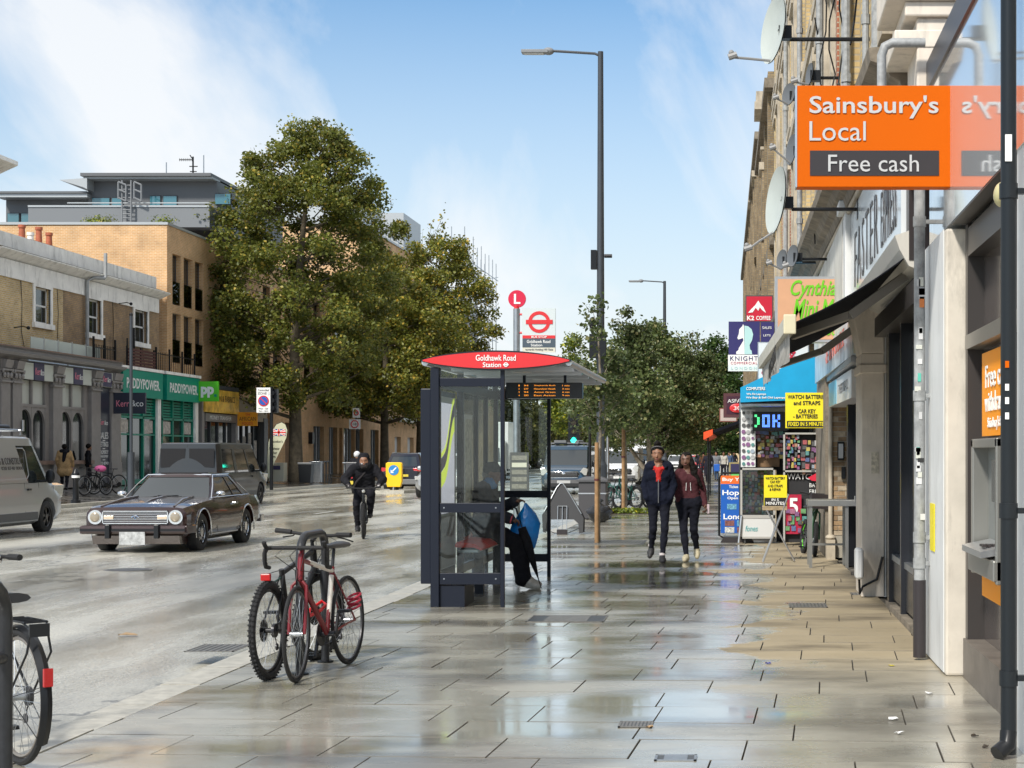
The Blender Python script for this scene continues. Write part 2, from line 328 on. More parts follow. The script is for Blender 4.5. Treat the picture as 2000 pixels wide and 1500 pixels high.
# ------------------------------------------------------------------ ground
def FX(Y): return 1.6-0.0115*Y                     # frontage line on the right
def RZ(X):                                         # cambered carriageway
    t = (X+4.05)/(-17.45); t = min(max(t, 0), 1)
    return -0.12+0.10*math.sin(math.pi*t)**0.7
def wetmat(name, base, base2, kind):
    m = bpy.data.materials.new(name); m.use_nodes = True; nt = m.node_tree; N = nt.nodes; K = nt.links.new; b = N['Principled BSDF']
    g = N.new('ShaderNodeNewGeometry'); pos = g.outputs['Position']
    def noise(scale, detail=5, rough=0.6, mp=None, dist=0.0):
        n = N.new('ShaderNodeTexNoise'); n.inputs['Scale'].default_value = scale; n.inputs['Detail'].default_value = detail; n.inputs['Roughness'].default_value = rough; n.inputs['Distortion'].default_value = dist
        if mp: q = N.new('ShaderNodeMapping'); q.inputs['Scale'].default_value = mp; K(pos, q.inputs[0]); K(q.outputs[0], n.inputs['Vector'])
        else: K(pos, n.inputs['Vector'])
        return n.outputs[0]
    def rng_(s, a, b_, c, d):
        r = N.new('ShaderNodeMapRange'); r.inputs[1].default_value = a; r.inputs[2].default_value = b_; r.inputs[3].default_value = c; r.inputs[4].default_value = d; K(s, r.inputs[0]); return r.outputs[0]
    def mth(op, a, c):
        n = N.new('ShaderNodeMath'); n.operation = op
        for i, q in enumerate((a, c)):
            if isinstance(q, (int, float)): n.inputs[i].default_value = q
            else: K(q, n.inputs[i])
        return n.outputs[0]
    def cmix(f, a, c, blend='MIX'):
        n = N.new('ShaderNodeMix'); n.data_type = 'RGBA'; n.blend_type = blend
        if isinstance(f, (int, float)): n.inputs[0].default_value = f
        else: K(f, n.inputs[0])
        for i, q in ((6, a), (7, c)):
            if isinstance(q, tuple): n.inputs[i].default_value = (*q, 1)
            else: K(q, n.inputs[i])
        return n.outputs[2]
    sp = N.new('ShaderNodeSeparateXYZ'); K(pos, sp.inputs[0]); X, Y = sp.outputs[0], sp.outputs[1]
    if kind == 'road':
        col = cmix(rng_(noise(48, 4, 0.85), 0.40, 0.60, 0, 1), base, base2)
        patch = noise(0.35, 6, 0.6, (1.0, 0.22, 1)); col = cmix(rng_(patch, 0.48, 0.66, 0, 0.85), col, (0.13, 0.125, 0.105))
        col = cmix(mth('MULTIPLY', rng_(X, -4.55, -4.08, 0, 1), rng_(noise(1.1, 6, 0.7), 0.46, 0.58, 0, 0.9)), col, (0.045, 0.043, 0.02))
        rgh = rng_(noise(0.5, 7, 0.62, (1.3, 0.3, 1)), 0.40, 0.62, 0.12, 0.42)
        vo = N.new('ShaderNodeTexVoronoi'); vo.feature = 'DISTANCE_TO_EDGE'; vo.inputs['Scale'].default_value = 0.3; q = N.new('ShaderNodeMapping'); q.inputs['Scale'].default_value = (1.2, 0.5, 1); K(pos, q.inputs[0])
        wq = N.new('ShaderNodeVectorMath'); wq.operation = 'ADD'; wn = N.new('ShaderNodeTexNoise'); wn.inputs['Scale'].default_value = 2.5; wn.inputs['Detail'].default_value = 5; K(pos, wn.inputs['Vector']); K(q.outputs[0], wq.inputs[0]); K(wn.outputs[1], wq.inputs[1]); K(wq.outputs[0], vo.inputs['Vector'])
        col = cmix(mth('MULTIPLY', rng_(vo.outputs[0], 0.004, 0.012, 0.75, 0), rng_(noise(0.6, 2), 0.48, 0.56, 0, 1)), col, (0.05, 0.046, 0.035))
        h = mth('ADD', mth('MULTIPLY', noise(90, 3), 0.0030), mth('MULTIPLY', noise(3.0, 3), 0.004))
        bstr = 0.55
    else:
        oi = N.new('ShaderNodeObjectInfo')
        grain = noise(90, 3); big = noise(1.3, 6, 0.65)
        col = cmix(big, base, base2); col = cmix(0.35, col, rng_(oi.outputs['Random'], 0, 1, 0.84, 1.16), 'MULTIPLY')
        col = cmix(rng_(noise(14, 5, 0.7), 0.62, 0.72, 0, 0.4), col, (0.06, 0.055, 0.045))
        # dry strip beside the shops, with a ragged wet edge
        wob = rng_(noise(0.7, 6, 0.6), 0.2, 0.8, -1.1, 1.5)
        d = mth('ADD', mth('SUBTRACT', X, 0.42), wob)
        near = rng_(Y, 10.5, 13.0, 0, 1)
        dry = mth('MULTIPLY', rng_(d, -0.04, 0.07, 0, 1), near)
        wetcol = cmix(1.0, col, (0.78, 0.79, 0.78), 'MULTIPLY'); col = cmix(dry, wetcol, cmix(1.0, col, (0.70, 0.615, 0.49), 'MULTIPLY'))
        col = cmix(rng_(noise(0.42, 5, 0.62, (0.8, 1.9, 1)), 0.50, 0.64, 0, 0.62), col, (0.055, 0.045, 0.032))
        w = rng_(noise(0.55, 6, 0.6, (0.8, 1.5, 1)), 0.36, 0.60, 0.06, 0.38)
        n = N.new('ShaderNodeMix'); K(dry, n.inputs[0]); K(w, n.inputs[2]); n.inputs[3].default_value = 0.62; rgh = n.outputs[0]
        h = mth('ADD', mth('MULTIPLY', grain, 0.0006), mth('MULTIPLY', noise(2.2, 2), 0.004)); bstr = 0.5
        s = N.new('ShaderNodeMix'); K(dry, s.inputs[0]); s.inputs[2].default_value = 1.0; s.inputs[3].default_value = 0.3; K(s.outputs[0], b.inputs['Specular IOR Level'])
        c = N.new('ShaderNodeMix'); K(dry, c.inputs[0]); c.inputs[2].default_value = 0.75; c.inputs[3].default_value = 0.0; K(c.outputs[0], b.inputs['Coat Weight']); K(mth('MULTIPLY', rgh, 0.75), b.inputs['Coat Roughness']); b.inputs['Coat IOR'].default_value = 1.55
    if kind == 'road':
        b.inputs['Specular IOR Level'].default_value = 0.9; b.inputs['Coat Weight'].default_value = 0.6; K(mth('MULTIPLY', rgh, 0.9), b.inputs['Coat Roughness'])
    K(col, b.inputs['Base Color']); K(rgh, b.inputs['Roughness'])
    bp = N.new('ShaderNodeBump'); bp.inputs['Strength'].default_value = bstr; bp.inputs['Distance'].default_value = 1.0
    K(h, bp.inputs['Height']); K(bp.outputs[0], b.inputs['Normal'])
    return m
ASPH = wetmat('wet_asphalt', (0.70, 0.675, 0.575), (0.32, 0.305, 0.255), 'road')  # base raised above real asphalt: pale wet glare and glints put into the colour
SLAB = wetmat('wet_york_stone', (0.62, 0.585, 0.49), (0.38, 0.355, 0.29), 'slab')  # stone lightened too, its wet sheen painted into the base colour
MORT = mat('joint_mortar', (0.16, 0.148, 0.125), 0.9, spec=0.1, var=0.3, vscale=6)
KERB = mat('granite_kerb', (0.42, 0.40, 0.34), 0.4, var=0.25, vscale=9, spec=0.7)

MB().box(-500, 500, -60, 1500, -0.6, -0.35).struct('ground', mat('distant_ground', (0.09, 0.09, 0.08), 0.8, var=0.2, vscale=0.1), smooth=False)
g = MB(); xs = [-21.5+17.45*i/24 for i in range(25)]; ys = [-12, 0, 10, 20, 30, 45, 60, 80, 110, 150, 220, 330]
b0 = g.add([(x, y, RZ(x)) for y in ys for x in xs], [])
g.add([], []); g.f += [(j*25+i, j*25+i+1, (j+1)*25+i+1, (j+1)*25+i) for j in range(len(ys)-1) for i in range(24)]; g.m += [0]*(24*(len(ys)-1))
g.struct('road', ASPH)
# painted lines on the carriageway, 4 mm above it
def line_strip(x0, x1, y0, y1, name='road_marking'):
    g = MB(); n = max(2, int(abs(x1-x0)/0.5)+1)
    for i in range(n):
        a = x0+(x1-x0)*i/n; b = x0+(x1-x0)*(i+1)/n
        g.add([(a, y0, RZ(a)+0.004), (b, y0, RZ(b)+0.004), (b, y1, RZ(b)+0.004), (a, y1, RZ(a)+0.004)], [(0, 1, 2, 3)])
    return g
PAINT = mat('road_paint', (0.62, 0.61, 0.56), 0.3, var=0.35, vscale=7, spec=0.8)
for k in range(9): line_strip(-11.55, -11.43, 32+k*6.0, 34.2+k*6.0).struct('road_marking', PAINT, smooth=False)
for k in range(6): line_strip(-19.35, -19.23, 42+k*9, 46+k*9).struct('road_marking', PAINT, smooth=False)
line_strip(-17.4, -17.28, 60, 84).struct('road_marking', PAINT, smooth=False)
# right pavement bed and kerb
g = MB(); g.prism([(-4.05, -6), (6, -6), (6, 330), (-4.05, 330)], 'z', -0.34, -0.022); pave = g.struct('pavement', MORT, smooth=False)
def clip(poly, nx, ny, c):                         # keep nx*x+ny*y <= c
    out = []
    for i in range(len(poly)):
        p, q = poly[i], poly[(i+1) % len(poly)]; a = nx*p[0]+ny*p[1]-c; b = nx*q[0]+ny*q[1]-c
        if a <= 0: out.append(p)
        if a*b < 0: t = a/(a-b); out.append((p[0]+(q[0]-p[0])*t, p[1]+(q[1]-p[1])*t))
    return out
th = R(-3.0); ct, st = math.cos(th), math.sin(th); rr = random.Random(3); slabs = []; far = MB(); row = 0
v = -7.0
KX = -3.75
while v < 128:
    rh = rr.choice([0.6, 0.6, 0.6, 0.56, 0.62]); off = rr.uniform(0, 0.8)
    u = -6.0-off-max(v, 0)*0.06
    while u < 12:
        w = rr.choice([0.6, 0.75, 0.75, 0.9, 0.9, 1.05])
        gp = 0.0032
        P = [(u+gp, v+gp), (u+w-gp, v+gp), (u+w-gp, v+rh-gp), (u+gp, v+rh-gp)]
        P = [(p[0]*ct-p[1]*st, p[0]*st+p[1]*ct) for p in P]
        P = clip(P, -1, 0, -KX); P = clip(P, 1, 0.0115, 1.72)
        if len(P) >= 3:
            ar = 0.5*abs(sum(P[i][0]*P[(i+1) % len(P)][1]-P[(i+1) % len(P)][0]*P[i][1] for i in range(len(P))))
            if ar > 0.02: slabs.append((P, v))
        u += w
    v += rh
def slab_into(g, P, lift):
    cx = sum(p[0] for p in P)/len(P); cy = sum(p[1] for p in P)/len(P); n = len(P)
    tx, ty = rr.uniform(-1, 1)*0.0022, rr.uniform(-1, 1)*0.0022; c = 0.003
    def z(p): return lift+tx*(p[0]-cx)*1.2+ty*(p[1]-cy)*1.2
    inn = []
    for p in P:
        d = Vector((cx-p[0], cy-p[1])); d = d.normalized()*c; inn.append((p[0]+d.x, p[1]+d.y))
    g.k = 0; f0 = len(g.m); g.add([(p[0], p[1], -0.03) for p in P]+[(p[0], p[1], z(p)-0.003) for p in P]+[(p[0], p[1], z(p)) for p in inn],
          [tuple(range(2*n, 3*n))]+[(i, (i+1) % n, n+(i+1) % n, n+i) for i in range(n)]+[(n+i, n+(i+1) % n, 2*n+(i+1) % n, 2*n+i) for i in range(n)]); g.m[f0+1:] = [1]*(2*n)
vis = [s for s in slabs if max(p[1] for p in s[0]) > 8.0 and min(3200*(p[0])/max(p[1], 1)+1450 for p in s[0]) > -200]
vis.sort(key=lambda s: s[1]); near = vis[:296]; ids = set(id(s) for s in near)
HOLES = []
for s in near:
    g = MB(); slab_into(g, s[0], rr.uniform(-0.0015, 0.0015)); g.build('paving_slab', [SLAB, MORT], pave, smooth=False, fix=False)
for s in slabs:
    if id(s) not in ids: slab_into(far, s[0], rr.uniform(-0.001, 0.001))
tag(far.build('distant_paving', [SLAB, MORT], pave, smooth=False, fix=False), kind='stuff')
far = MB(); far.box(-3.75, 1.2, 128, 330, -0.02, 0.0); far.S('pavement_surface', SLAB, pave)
kerb = MB().box(-4.04, -3.76, -6, 330, -0.3, -0.06).struct('kerb', MORT, smooth=False)
y = -6.0; k = 0; rest = MB()
while y < 330:
    L = rr.uniform(0.85, 1.0) if y < 70 else 3.0
    g = MB() if 7 < y < 70 else rest
    dx = rr.uniform(-0.006, 0.006); dz = rr.uniform(-0.004, 0.004)
    g.prism([(-4.052+dx, -0.2), (-4.052+dx, -0.02+dz), (-4.025+dx, 0.003+dz), (-3.756+dx, 0.003+dz), (-3.756+dx, -0.2)], 'y', y+0.004, y+L-0.004)
    if g is not rest: g.S('kerb_stone', KERB, kerb)
    y += L
tag(rest.S('kerb_run', KERB, kerb), kind='stuff')
# far pavement, rising a little towards its shops
SLAB2 = wetmat('wet_concrete_paving', (0.16, 0.15, 0.135), (0.11, 0.105, 0.095), 'slab')
MB().prism([(-27.6, -0.5), (-27.6, 0.32), (-26.7, 0.30), (-21.8, 0.02), (-21.5, 0.0), (-21.5, -0.5)], 'y', -10, 330).struct('far_pavement', SLAB2, smooth=False)
MB().box(-21.5, -21.2, -10, 330, -0.3, 0.006).struct('far_kerb', KERB, smooth=False)
# ------------------------------------------------------------------ far side of the street
LX = -26.7
def YL(x): return 3200*26.7/(1450-x)               # distance along the far frontage
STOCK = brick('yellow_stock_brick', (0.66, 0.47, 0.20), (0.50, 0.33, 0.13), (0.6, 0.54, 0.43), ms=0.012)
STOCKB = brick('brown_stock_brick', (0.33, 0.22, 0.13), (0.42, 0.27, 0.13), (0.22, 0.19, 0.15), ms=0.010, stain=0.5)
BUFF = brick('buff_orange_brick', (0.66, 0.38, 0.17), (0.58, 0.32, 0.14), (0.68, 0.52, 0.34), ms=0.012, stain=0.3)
BUFFD = brick('dark_brown_brick', (0.25, 0.15, 0.08), (0.21, 0.125, 0.07), (0.24, 0.17, 0.11), ms=0.009, stain=0.25)  # darker brown version of the buff brick
STUCCO = mat('weathered_stucco', (0.88, 0.865, 0.82), 0.8, var=0.12, vscale=1.4, dirt=0.55)
MOSS = mat('mossy_cornice', (0.12, 0.105, 0.07), 0.9, var=0.5, vscale=4, bump=0.8, bscale=12)
GREYSH = mat('grey_shopfront_paint', (0.24, 0.222, 0.21), 0.45, var=0.12, vscale=3)
PLINTH = mat('brown_stone_sill', (0.22, 0.15, 0.12), 0.6, var=0.2, vscale=6)
CLAD = mat('grey_cladding', (0.115, 0.12, 0.128), 0.45, var=0.04, vscale=1); CLADL = mat('pale_metal_trim', (0.42, 0.44, 0.45), 0.4, 0.3)
WINB = mat('blue_sky_glazing', (0.05, 0.16, 0.20), 0.05, spec=1.0, coat=0.5); FRAME = mat('dark_grey_frame', (0.05, 0.055, 0.058), 0.45)
TERRA = mat('terracotta', (0.42, 0.12, 0.06), 0.7, var=0.25, vscale=9); PPG = mat('dark_green_fascia', (0.0, 0.26, 0.175), 0.4); PPL = mat('bright_green_sign', (0.10, 0.55, 0.02), 0.4)
PURP = mat('purple_board', (0.035, 0.03, 0.085), 0.4); CREAMB = mat('pale_board', (0.55, 0.58, 0.52), 0.4); NAVYB = mat('slate_navy_board', (0.028, 0.033, 0.052), 0.35)
PINKT = mat('pink_lettering', (0.80, 0.25, 0.33), 0.5); GOLD = mat('gold_fascia', (0.85, 0.52, 0.07), 0.35, var=0.45, vscale=2.2); ORG = mat('orange_board', (0.90, 0.36, 0.01), 0.5)
REDT = mat('red_lettering', (0.66, 0.03, 0.02), 0.5); YP = (0, 1, 0)
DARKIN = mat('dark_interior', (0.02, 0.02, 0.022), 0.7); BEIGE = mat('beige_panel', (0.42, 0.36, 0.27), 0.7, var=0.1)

def wall_x(mb, X, y0, y1, z0, z1, holes, thick=0.35, depth=0.22):
    """wall slab facing +X in the plane X with real rectangular openings; holes = (y0,y1,z0,z1)"""
    ys = sorted(set([y0, y1]+[h[0] for h in holes]+[h[1] for h in holes])); zs = sorted(set([z0, z1]+[h[2] for h in holes]+[h[3] for h in holes]))
    for a, b in zip(ys, ys[1:]):
        run = None
        for c, d in zip(zs, zs[1:]):
            my, mz = (a+b)/2, (c+d)/2
            solid = not any(h[0] < my < h[1] and h[2] < mz < h[3] for h in holes)
            if solid: run = (run[0], d) if run else (c, d)
            if (not solid) and run: mb.box(X-thick, X, a, b, *run); run = None
        if run: mb.box(X-thick, X, a, b, *run)
    return mb
def sash(parent, X, y0, y1, z0, z1, sill=True, open_=False, surround=True, name='window'):
    if surround:
        g = MB(); t = 0.16
        g.box(X-0.05, X+0.05, y0-t, y0, z0-0.05, z1+0.2); g.box(X-0.05, X+0.05, y1, y1+t, z0-0.05, z1+0.2); g.box(X-0.05, X+0.055, y0-t-0.02, y1+t+0.02, z1, z1+0.22)
        if sill: g.box(X-0.05, X+0.12, y0-t-0.05, y1+t+0.05, z0-0.2, z0)
        w = g.W(name, STUCCO, parent)
    else: w = parent
    g = MB(); q = 0.07; xi = X-0.13; zm = (z0+z1)/2
    for a in ((y0, y0+q, z0, z1), (y1-q, y1, z0, z1), (y0, y1, z0, z0+q), (y0, y1, z1-q, z1), (y0, y1, zm-q/2, zm+q/2)): g.box(xi-0.05, xi, *a)
    g.W('sash_frame', WHITE, w)
    for a, b_ in ((z0+q, zm-q/2), (zm+q/2, z1-q)): MB().box(xi-0.035, xi-0.02, y0+q, y1-q, a, b_).W('pane', DKGLASS, w)
    MB().box(xi-0.07, xi-0.06, y0+q, (y0+y1)/2, z0+q, z1-q).W('curtain', mat('pale_curtain', (0.5, 0.5, 0.47), 0.9), w)
    return w

# --- two storey terrace over the shops
ter = T('terrace_building', 'two storey yellow brick terrace with mossy white parapet over the grey shopfront', 'building', (LX, 67, 0))
wins = [(YL(82), YL(118), 638, 555), (YL(184), YL(215), 658, 578), (YL(275), YL(304), 675, 600), (YL(-12), YL(10), 625, 532)]
def zL(x, y): return 1.6+(886-y)*26.7/(1450-x)
hol = []
for (a, b, yb, yt) in wins:
    xm = 1450-85440/((a+b)/2); t = 0.14
    hol.append((a+t, b-t, zL(xm, yb)+0.12, zL(xm, yt)-0.15))
TE = YL(326)
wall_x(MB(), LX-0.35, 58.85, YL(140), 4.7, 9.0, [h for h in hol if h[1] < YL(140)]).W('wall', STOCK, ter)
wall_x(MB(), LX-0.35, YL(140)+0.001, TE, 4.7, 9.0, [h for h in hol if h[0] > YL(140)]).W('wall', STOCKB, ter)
for h in hol:
    if h[0] > 58.8: sash(ter, LX-0.35, *h)
MB().box(LX-0.36, LX-0.29, 58.86, TE-0.2, 8.1, 8.75).W('frieze', STUCCO, ter)
g = MB(); g.prism([(LX-0.4, 8.75), (LX+0.02, 8.95), (LX+0.12, 9.02), (LX+0.12, 9.06), (LX-0.4, 9.06)], 'y', 58.86, TE+0.15); g.W('cornice', STUCCO, ter)
g = MB(); g.prism([(LX-0.4, 9.06), (LX+0.08, 9.062), (LX-0.3, 9.2), (LX-0.4, 9.2)], 'y', 58.88, TE+0.1); g.W('mossy_ledge', MOSS, ter)
MB().box(LX-0.75, LX-0.38, 58.88, TE-0.3, 9.0, 9.75).W('parapet', STUCCO, ter)
MB().box(LX-9, LX-0.8, 58.9, TE, 4.5, 9.15).W('roof', MOSS, ter)
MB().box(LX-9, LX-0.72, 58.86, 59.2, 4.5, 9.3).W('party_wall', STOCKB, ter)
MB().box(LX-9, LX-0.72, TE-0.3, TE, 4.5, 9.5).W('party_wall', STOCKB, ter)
g = MB(); g.box(LX-3.0, LX-2.0, 66.0, 69.4, 9.1, 10.25); ch = g.W('chimney_stack', STOCKB, ter)
for k, (yy, hh, mm) in enumerate(((66.4, 0.62, TERRA), (67.2, 0.42, STUCCO), (68.0, 0.75, TERRA), (69.0, 0.65, TERRA))):
    c = MB(); c.cyl((LX-2.5, yy, 10.25), (LX-2.5, yy, 10.25+hh), 0.14, 0.11); c.cyl((LX-2.5, yy, 10.25+hh-0.12), (LX-2.5, yy, 10.25+hh), 0.15, 0.15); c.build('chimney_pot', mm, ch, world=True)
g = MB(); yy = YL(180); g.tube([(LX-0.2, yy, 4.9), (LX-0.2, yy, 8.7), (LX-0.05, yy+0.3, 8.85), (LX+0.14, yy+0.9, 8.9), (LX+0.16, yy+1.0, 9.0), (LX+0.16, yy+1.0, 9.95)], 0.075, 8); g.build('drainpipe', mat('grey_pipe', (0.34, 0.35, 0.35), 0.5, var=0.2), ter, world=True)
for xx, yy_, nm in ((243, 593, 'bracket_lamp'), (40, 640, 'cable_run')):
    p = at(xx, yy_, YL(xx)); g = MB(); g.tube([p+Vector((-0.25, 0, 0)), p+Vector((0.1, 0, 0.05)), p+Vector((0.25, 0.1, 0))], 0.02, 6); g.sph(p+Vector((0.25, 0.1, 0)), 0.07, 8, 6); g.build(nm, BLACK, ter, world=True)
for xx, z0, z1, r_ in ((257, 4.4, 7.1, 0.05), (244, 4.4, 6.6, 0.03)):
    g = MB(); yy = YL(xx); g.cyl((LX+0.1, yy, z0), (LX+0.1, yy, z1), r_); g.build('flue_pipe', BLACK, ter, world=True)
for xx in (8, 58, 128, 235, 292):                  # thin cables sagging over the brick
    g = MB(); yy = YL(xx); g.tube([(LX-0.33, yy, 8.1), (LX-0.31, yy+0.06, 7.2), (LX-0.32, yy+0.02, 6.2), (LX-0.32, yy+0.35, 5.4)], 0.012, 4); g.build('cable', BLACK, ter, world=True)

# --- end of the taller neighbour at the left edge
nb = T('corner_house', 'taller brick house with deep white cornice cut off by the left edge', 'building', (LX, 57, 0))
MB().box(LX-8, LX-0.30, 50, 58.8, 4.7, 12.0).W('wall', STOCK, nb)
g = MB(); g.prism([(LX-8, 11.45), (LX-0.2, 11.45), (LX-0.1, 11.7), (LX+0.45, 11.95), (LX+0.55, 12.0), (LX+0.55, 12.14), (LX-0.1, 12.2), (LX-8, 12.2)], 'y', 50, 59.15); g.W('cornice', STUCCO, nb)
MB().box(LX-8, LX-0.25, 50, 58.85, 12.2, 12.9).W('parapet', STUCCO, nb)
sash(nb, LX-0.30, 57.2, 58.1, 6.2, 8.2)

# --- estate agent: grey Victorian shopfront with pilasters, arched windows and boards
sh = T('estate_agent_shop', 'grey pilastered Victorian shopfront with purple and white name boards over arched windows', 'shop', (LX, 64, 0))
SX = LX+0.9; z0 = 0.30; SE = YL(227)
YL2 = lambda x: 3200*(-SX)/(1450-x)
MB().box(SX-1.2, SX-0.28, 56, SE+0.9, 0.2, 5.0).W('rear_wall', DARKIN, sh)
g = MB(); g.prism([(SX-0.9, 4.92), (SX+0.05, 4.92), (SX+0.10, 4.98), (SX+0.30, 5.06), (SX+0.36, 5.16), (SX+0.12, 5.2), (SX+0.12, 5.3), (SX+0.2, 5.36), (SX-0.9, 5.36)], 'y', 54, YL2(232)); g.W('cornice', GREYSH, sh)
g = MB(); g.prism([(SX-0.9, 5.362), (SX+0.18, 5.364), (SX-0.05, 5.44), (SX-0.9, 5.44)], 'y', 54, YL2(231)); g.W('mossy_ledge', mat('rusty_moss', (0.16, 0.09, 0.055), 0.9, var=0.5, vscale=5, bump=0.7, bscale=14), sh)
for k, xx in enumerate((6, 29, 108, 183, 222)):
    a, b = YL2(xx-9), YL2(xx+9)
    g = MB(); g.box(SX-0.3, SX+0.10, a, b, z0, 4.91); g.box(SX-0.3, SX+0.14, a-0.06, b+0.06, 0.3, 1.25); g.box(SX-0.3, SX+0.17, a-0.06, b+0.06, 4.1, 4.16); g.box(SX-0.3, SX+0.19, a-0.07, b+0.07, 4.5, 4.57)
    p = g.W('pilaster', GREYSH, sh)
    g = MB(); mid = (a+b)/2
    for q in range(3):
        g.sph((SX+0.17, a+0.1+(b-a-0.2)*q/2, 4.34), (0.05, 0.09, 0.11), 8, 6)
    g.sph((SX+0.16, a, 4.48), (0.05, 0.06, 0.07), 8, 6); g.sph((SX+0.16, b, 4.48), (0.05, 0.06, 0.07), 8, 6)
    g.prism([(SX+0.1, 4.57), (SX+0.20, 4.6), (SX+0.27, 4.88), (SX+0.1, 4.9)], 'y', a+0.08, b-0.08); g.build('capital', GREYSH, p, world=True)
bays = [(38, 99), (117, 174)]
for (xa, xb) in bays:
    a, b = YL2(xa), YL2(xb)
    MB().box(SX-0.3, SX+0.02, a, b, z0, 1.2).W('stall_riser', GREYSH, sh)
    MB().box(SX-0.3, SX+0.2, a-0.05, b+0.05, 1.2, 1.34).W('sill', PLINTH, sh)
    bd = MB().box(SX-0.02, SX+0.12, a+0.05, b-0.05, 4.28, 4.88).W('name_board', CREAMB, sh)
    m_ = a+(b-a)*0.50; pb = MB().box(SX+0.12, SX+0.15, m_-0.42, m_+0.42, 4.27, 4.9).W('name_panel', PURP, sh)
    text('Kerr', (SX+0.155, m_-0.13, 4.59), 0.42, 0.26, YP, ZP, PINKT, pb); text('&co', (SX+0.155, m_+0.24, 4.57), 0.30, 0.22, YP, ZP, LWHITE, pb)
    g = MB(); g.tube([(SX+0.34, a-0.1, 4.93), (SX+0.38, b+0.5, 4.93)], 0.035, 6); g.build('sign_light_bar', STEEL, sh, world=True)
    w1 = b-(b-a)*0.13
    for j in range(2):
        y0_ = a+(w1-a)*j/2; y1_ = a+(w1-a)*(j+1)/2
        MB().box(SX-0.16, SX-0.14, y0_+0.06, y1_-0.06, 1.34, 3.3).W('pane', DKGLASS, sh)
        MB().box(SX-0.14, SX-0.13, y0_+0.07, y1_-0.07, 3.4, 4.26).W('frosted_pane', mat('frosted_pane', (0.50, 0.52, 0.47), 0.25), sh)
        g = MB(); r_ = (y1_-y0_)/2-0.05; cy = (y0_+y1_)/2; nseg = 14
        inn = [(cy-r_, 2.6)]+[(cy-r_*math.cos(math.pi*i/nseg), 2.6+0.6*math.sin(math.pi*i/nseg)) for i in range(1, nseg)]+[(cy+r_, 2.6)]
        for i in range(nseg):
            p0, p1 = inn[i], inn[i+1]; g.add([(x_, p[0], p[1]) for x_ in (SX-0.13, SX-0.05) for p in (p0, p1, (p1[0], 3.32), (p0[0], 3.32))], [(0, 1, 2, 3), (7, 6, 5, 4), (0, 4, 5, 1), (1, 5, 6, 2), (2, 6, 7, 3), (3, 7, 4, 0)])
        for bx in ((SX-0.04, y0_, y0_+0.06, 1.34, 4.28), (SX-0.04, y1_-0.06, y1_, 1.34, 4.28), (SX-0.02, y0_, y1_, 3.3, 3.4)): g.box(SX-0.13, *bx)
        g.build('arched_frame', GREYSH, sh, world=True, smooth=False, fix=True)
    MB().box(SX-0.28, SX-0.05, w1+0.05, b, 1.34, 4.28).W('side_panel', GREYSH, sh)
# slate panel with the printed list of services
a, b = YL2(190), YL2(213)
sp_ = MB().box(SX-0.2, SX+0.02, a, b, 0.35, 4.25).W('services_panel', NAVYB, sh); ym = (a+b)/2
text('Kerr', (SX+0.03, ym-0.2, 2.87), 0.4, 0.22, YP, ZP, PINKT, sp_); text('&co', (SX+0.03, ym+0.24, 2.85), 0.36, 0.18, YP, ZP, LWHITE, sp_)
for (tx, zz, hh) in (('SALES', 2.2, 0.26), ('–', 2.0, 0.03), ('LETTINGS', 1.85, 0.2), ('–', 1.67, 0.03), ('PROPERTY', 1.53, 0.15), ('MANAGEMENT', 1.36, 0.1), ('–', 1.22, 0.03), ('020 8743', 1.08, 0.12)):
    text(tx, (SX+0.03, ym, zz+0.13), 0.25 if tx == '–' else 0.9, hh, YP, ZP, LWHITE, sp_)
pb = MB().box(SX-0.02, SX+0.12, a-0.1, b+0.1, 4.28, 4.88).W('name_panel', CREAMB, sh); pc = MB().box(SX+0.12, SX+0.15, a+0.1, b-0.1, 4.3, 4.86).W('name_panel', PURP, sh)
text('Kerr', (SX+0.16, ym-0.17, 4.6), 0.4, 0.24, YP, ZP, PINKT, pc); text('&co', (SX+0.16, ym+0.2, 4.58), 0.3, 0.2, YP, ZP, LWHITE, pc)
for zz in (1.9, 2.6): MB().cyl((SX+0.16, YL2(36), 2.4), (SX+0.16, YL2(36), 2.8), 0.05).build('wall_light', ALU, sh, world=True) if zz < 2 else None
hs = T('hanging_sign', 'dark projecting sign lettered Kerr and co in pink and white beside the green betting shop', 'sign', (LX, 70, 0)); p = at(222, 767, 67.0); q = at(285, 808, 67.0)
bd = MB().box(p.x, q.x, 66.94, 67.06, q.z, p.z).W('board', NAVYB, hs)
c = at(242, 788, 66.93); text('Kerr', (c.x-0.05, 66.93, c.z), 0.52, 0.26, XP, ZP, PINKT, bd, depth=0.01); c = at(269, 788, 66.93); text('&co', (c.x-0.02, 66.93, c.z), 0.50, 0.24, XP, ZP, LWHITE, bd, depth=0.01)
MB().tube([(SX, 67.0, p.z-0.1), (q.x, 67.0, p.z-0.1)], 0.02, 6).build('bracket', BLACK, hs, world=True)

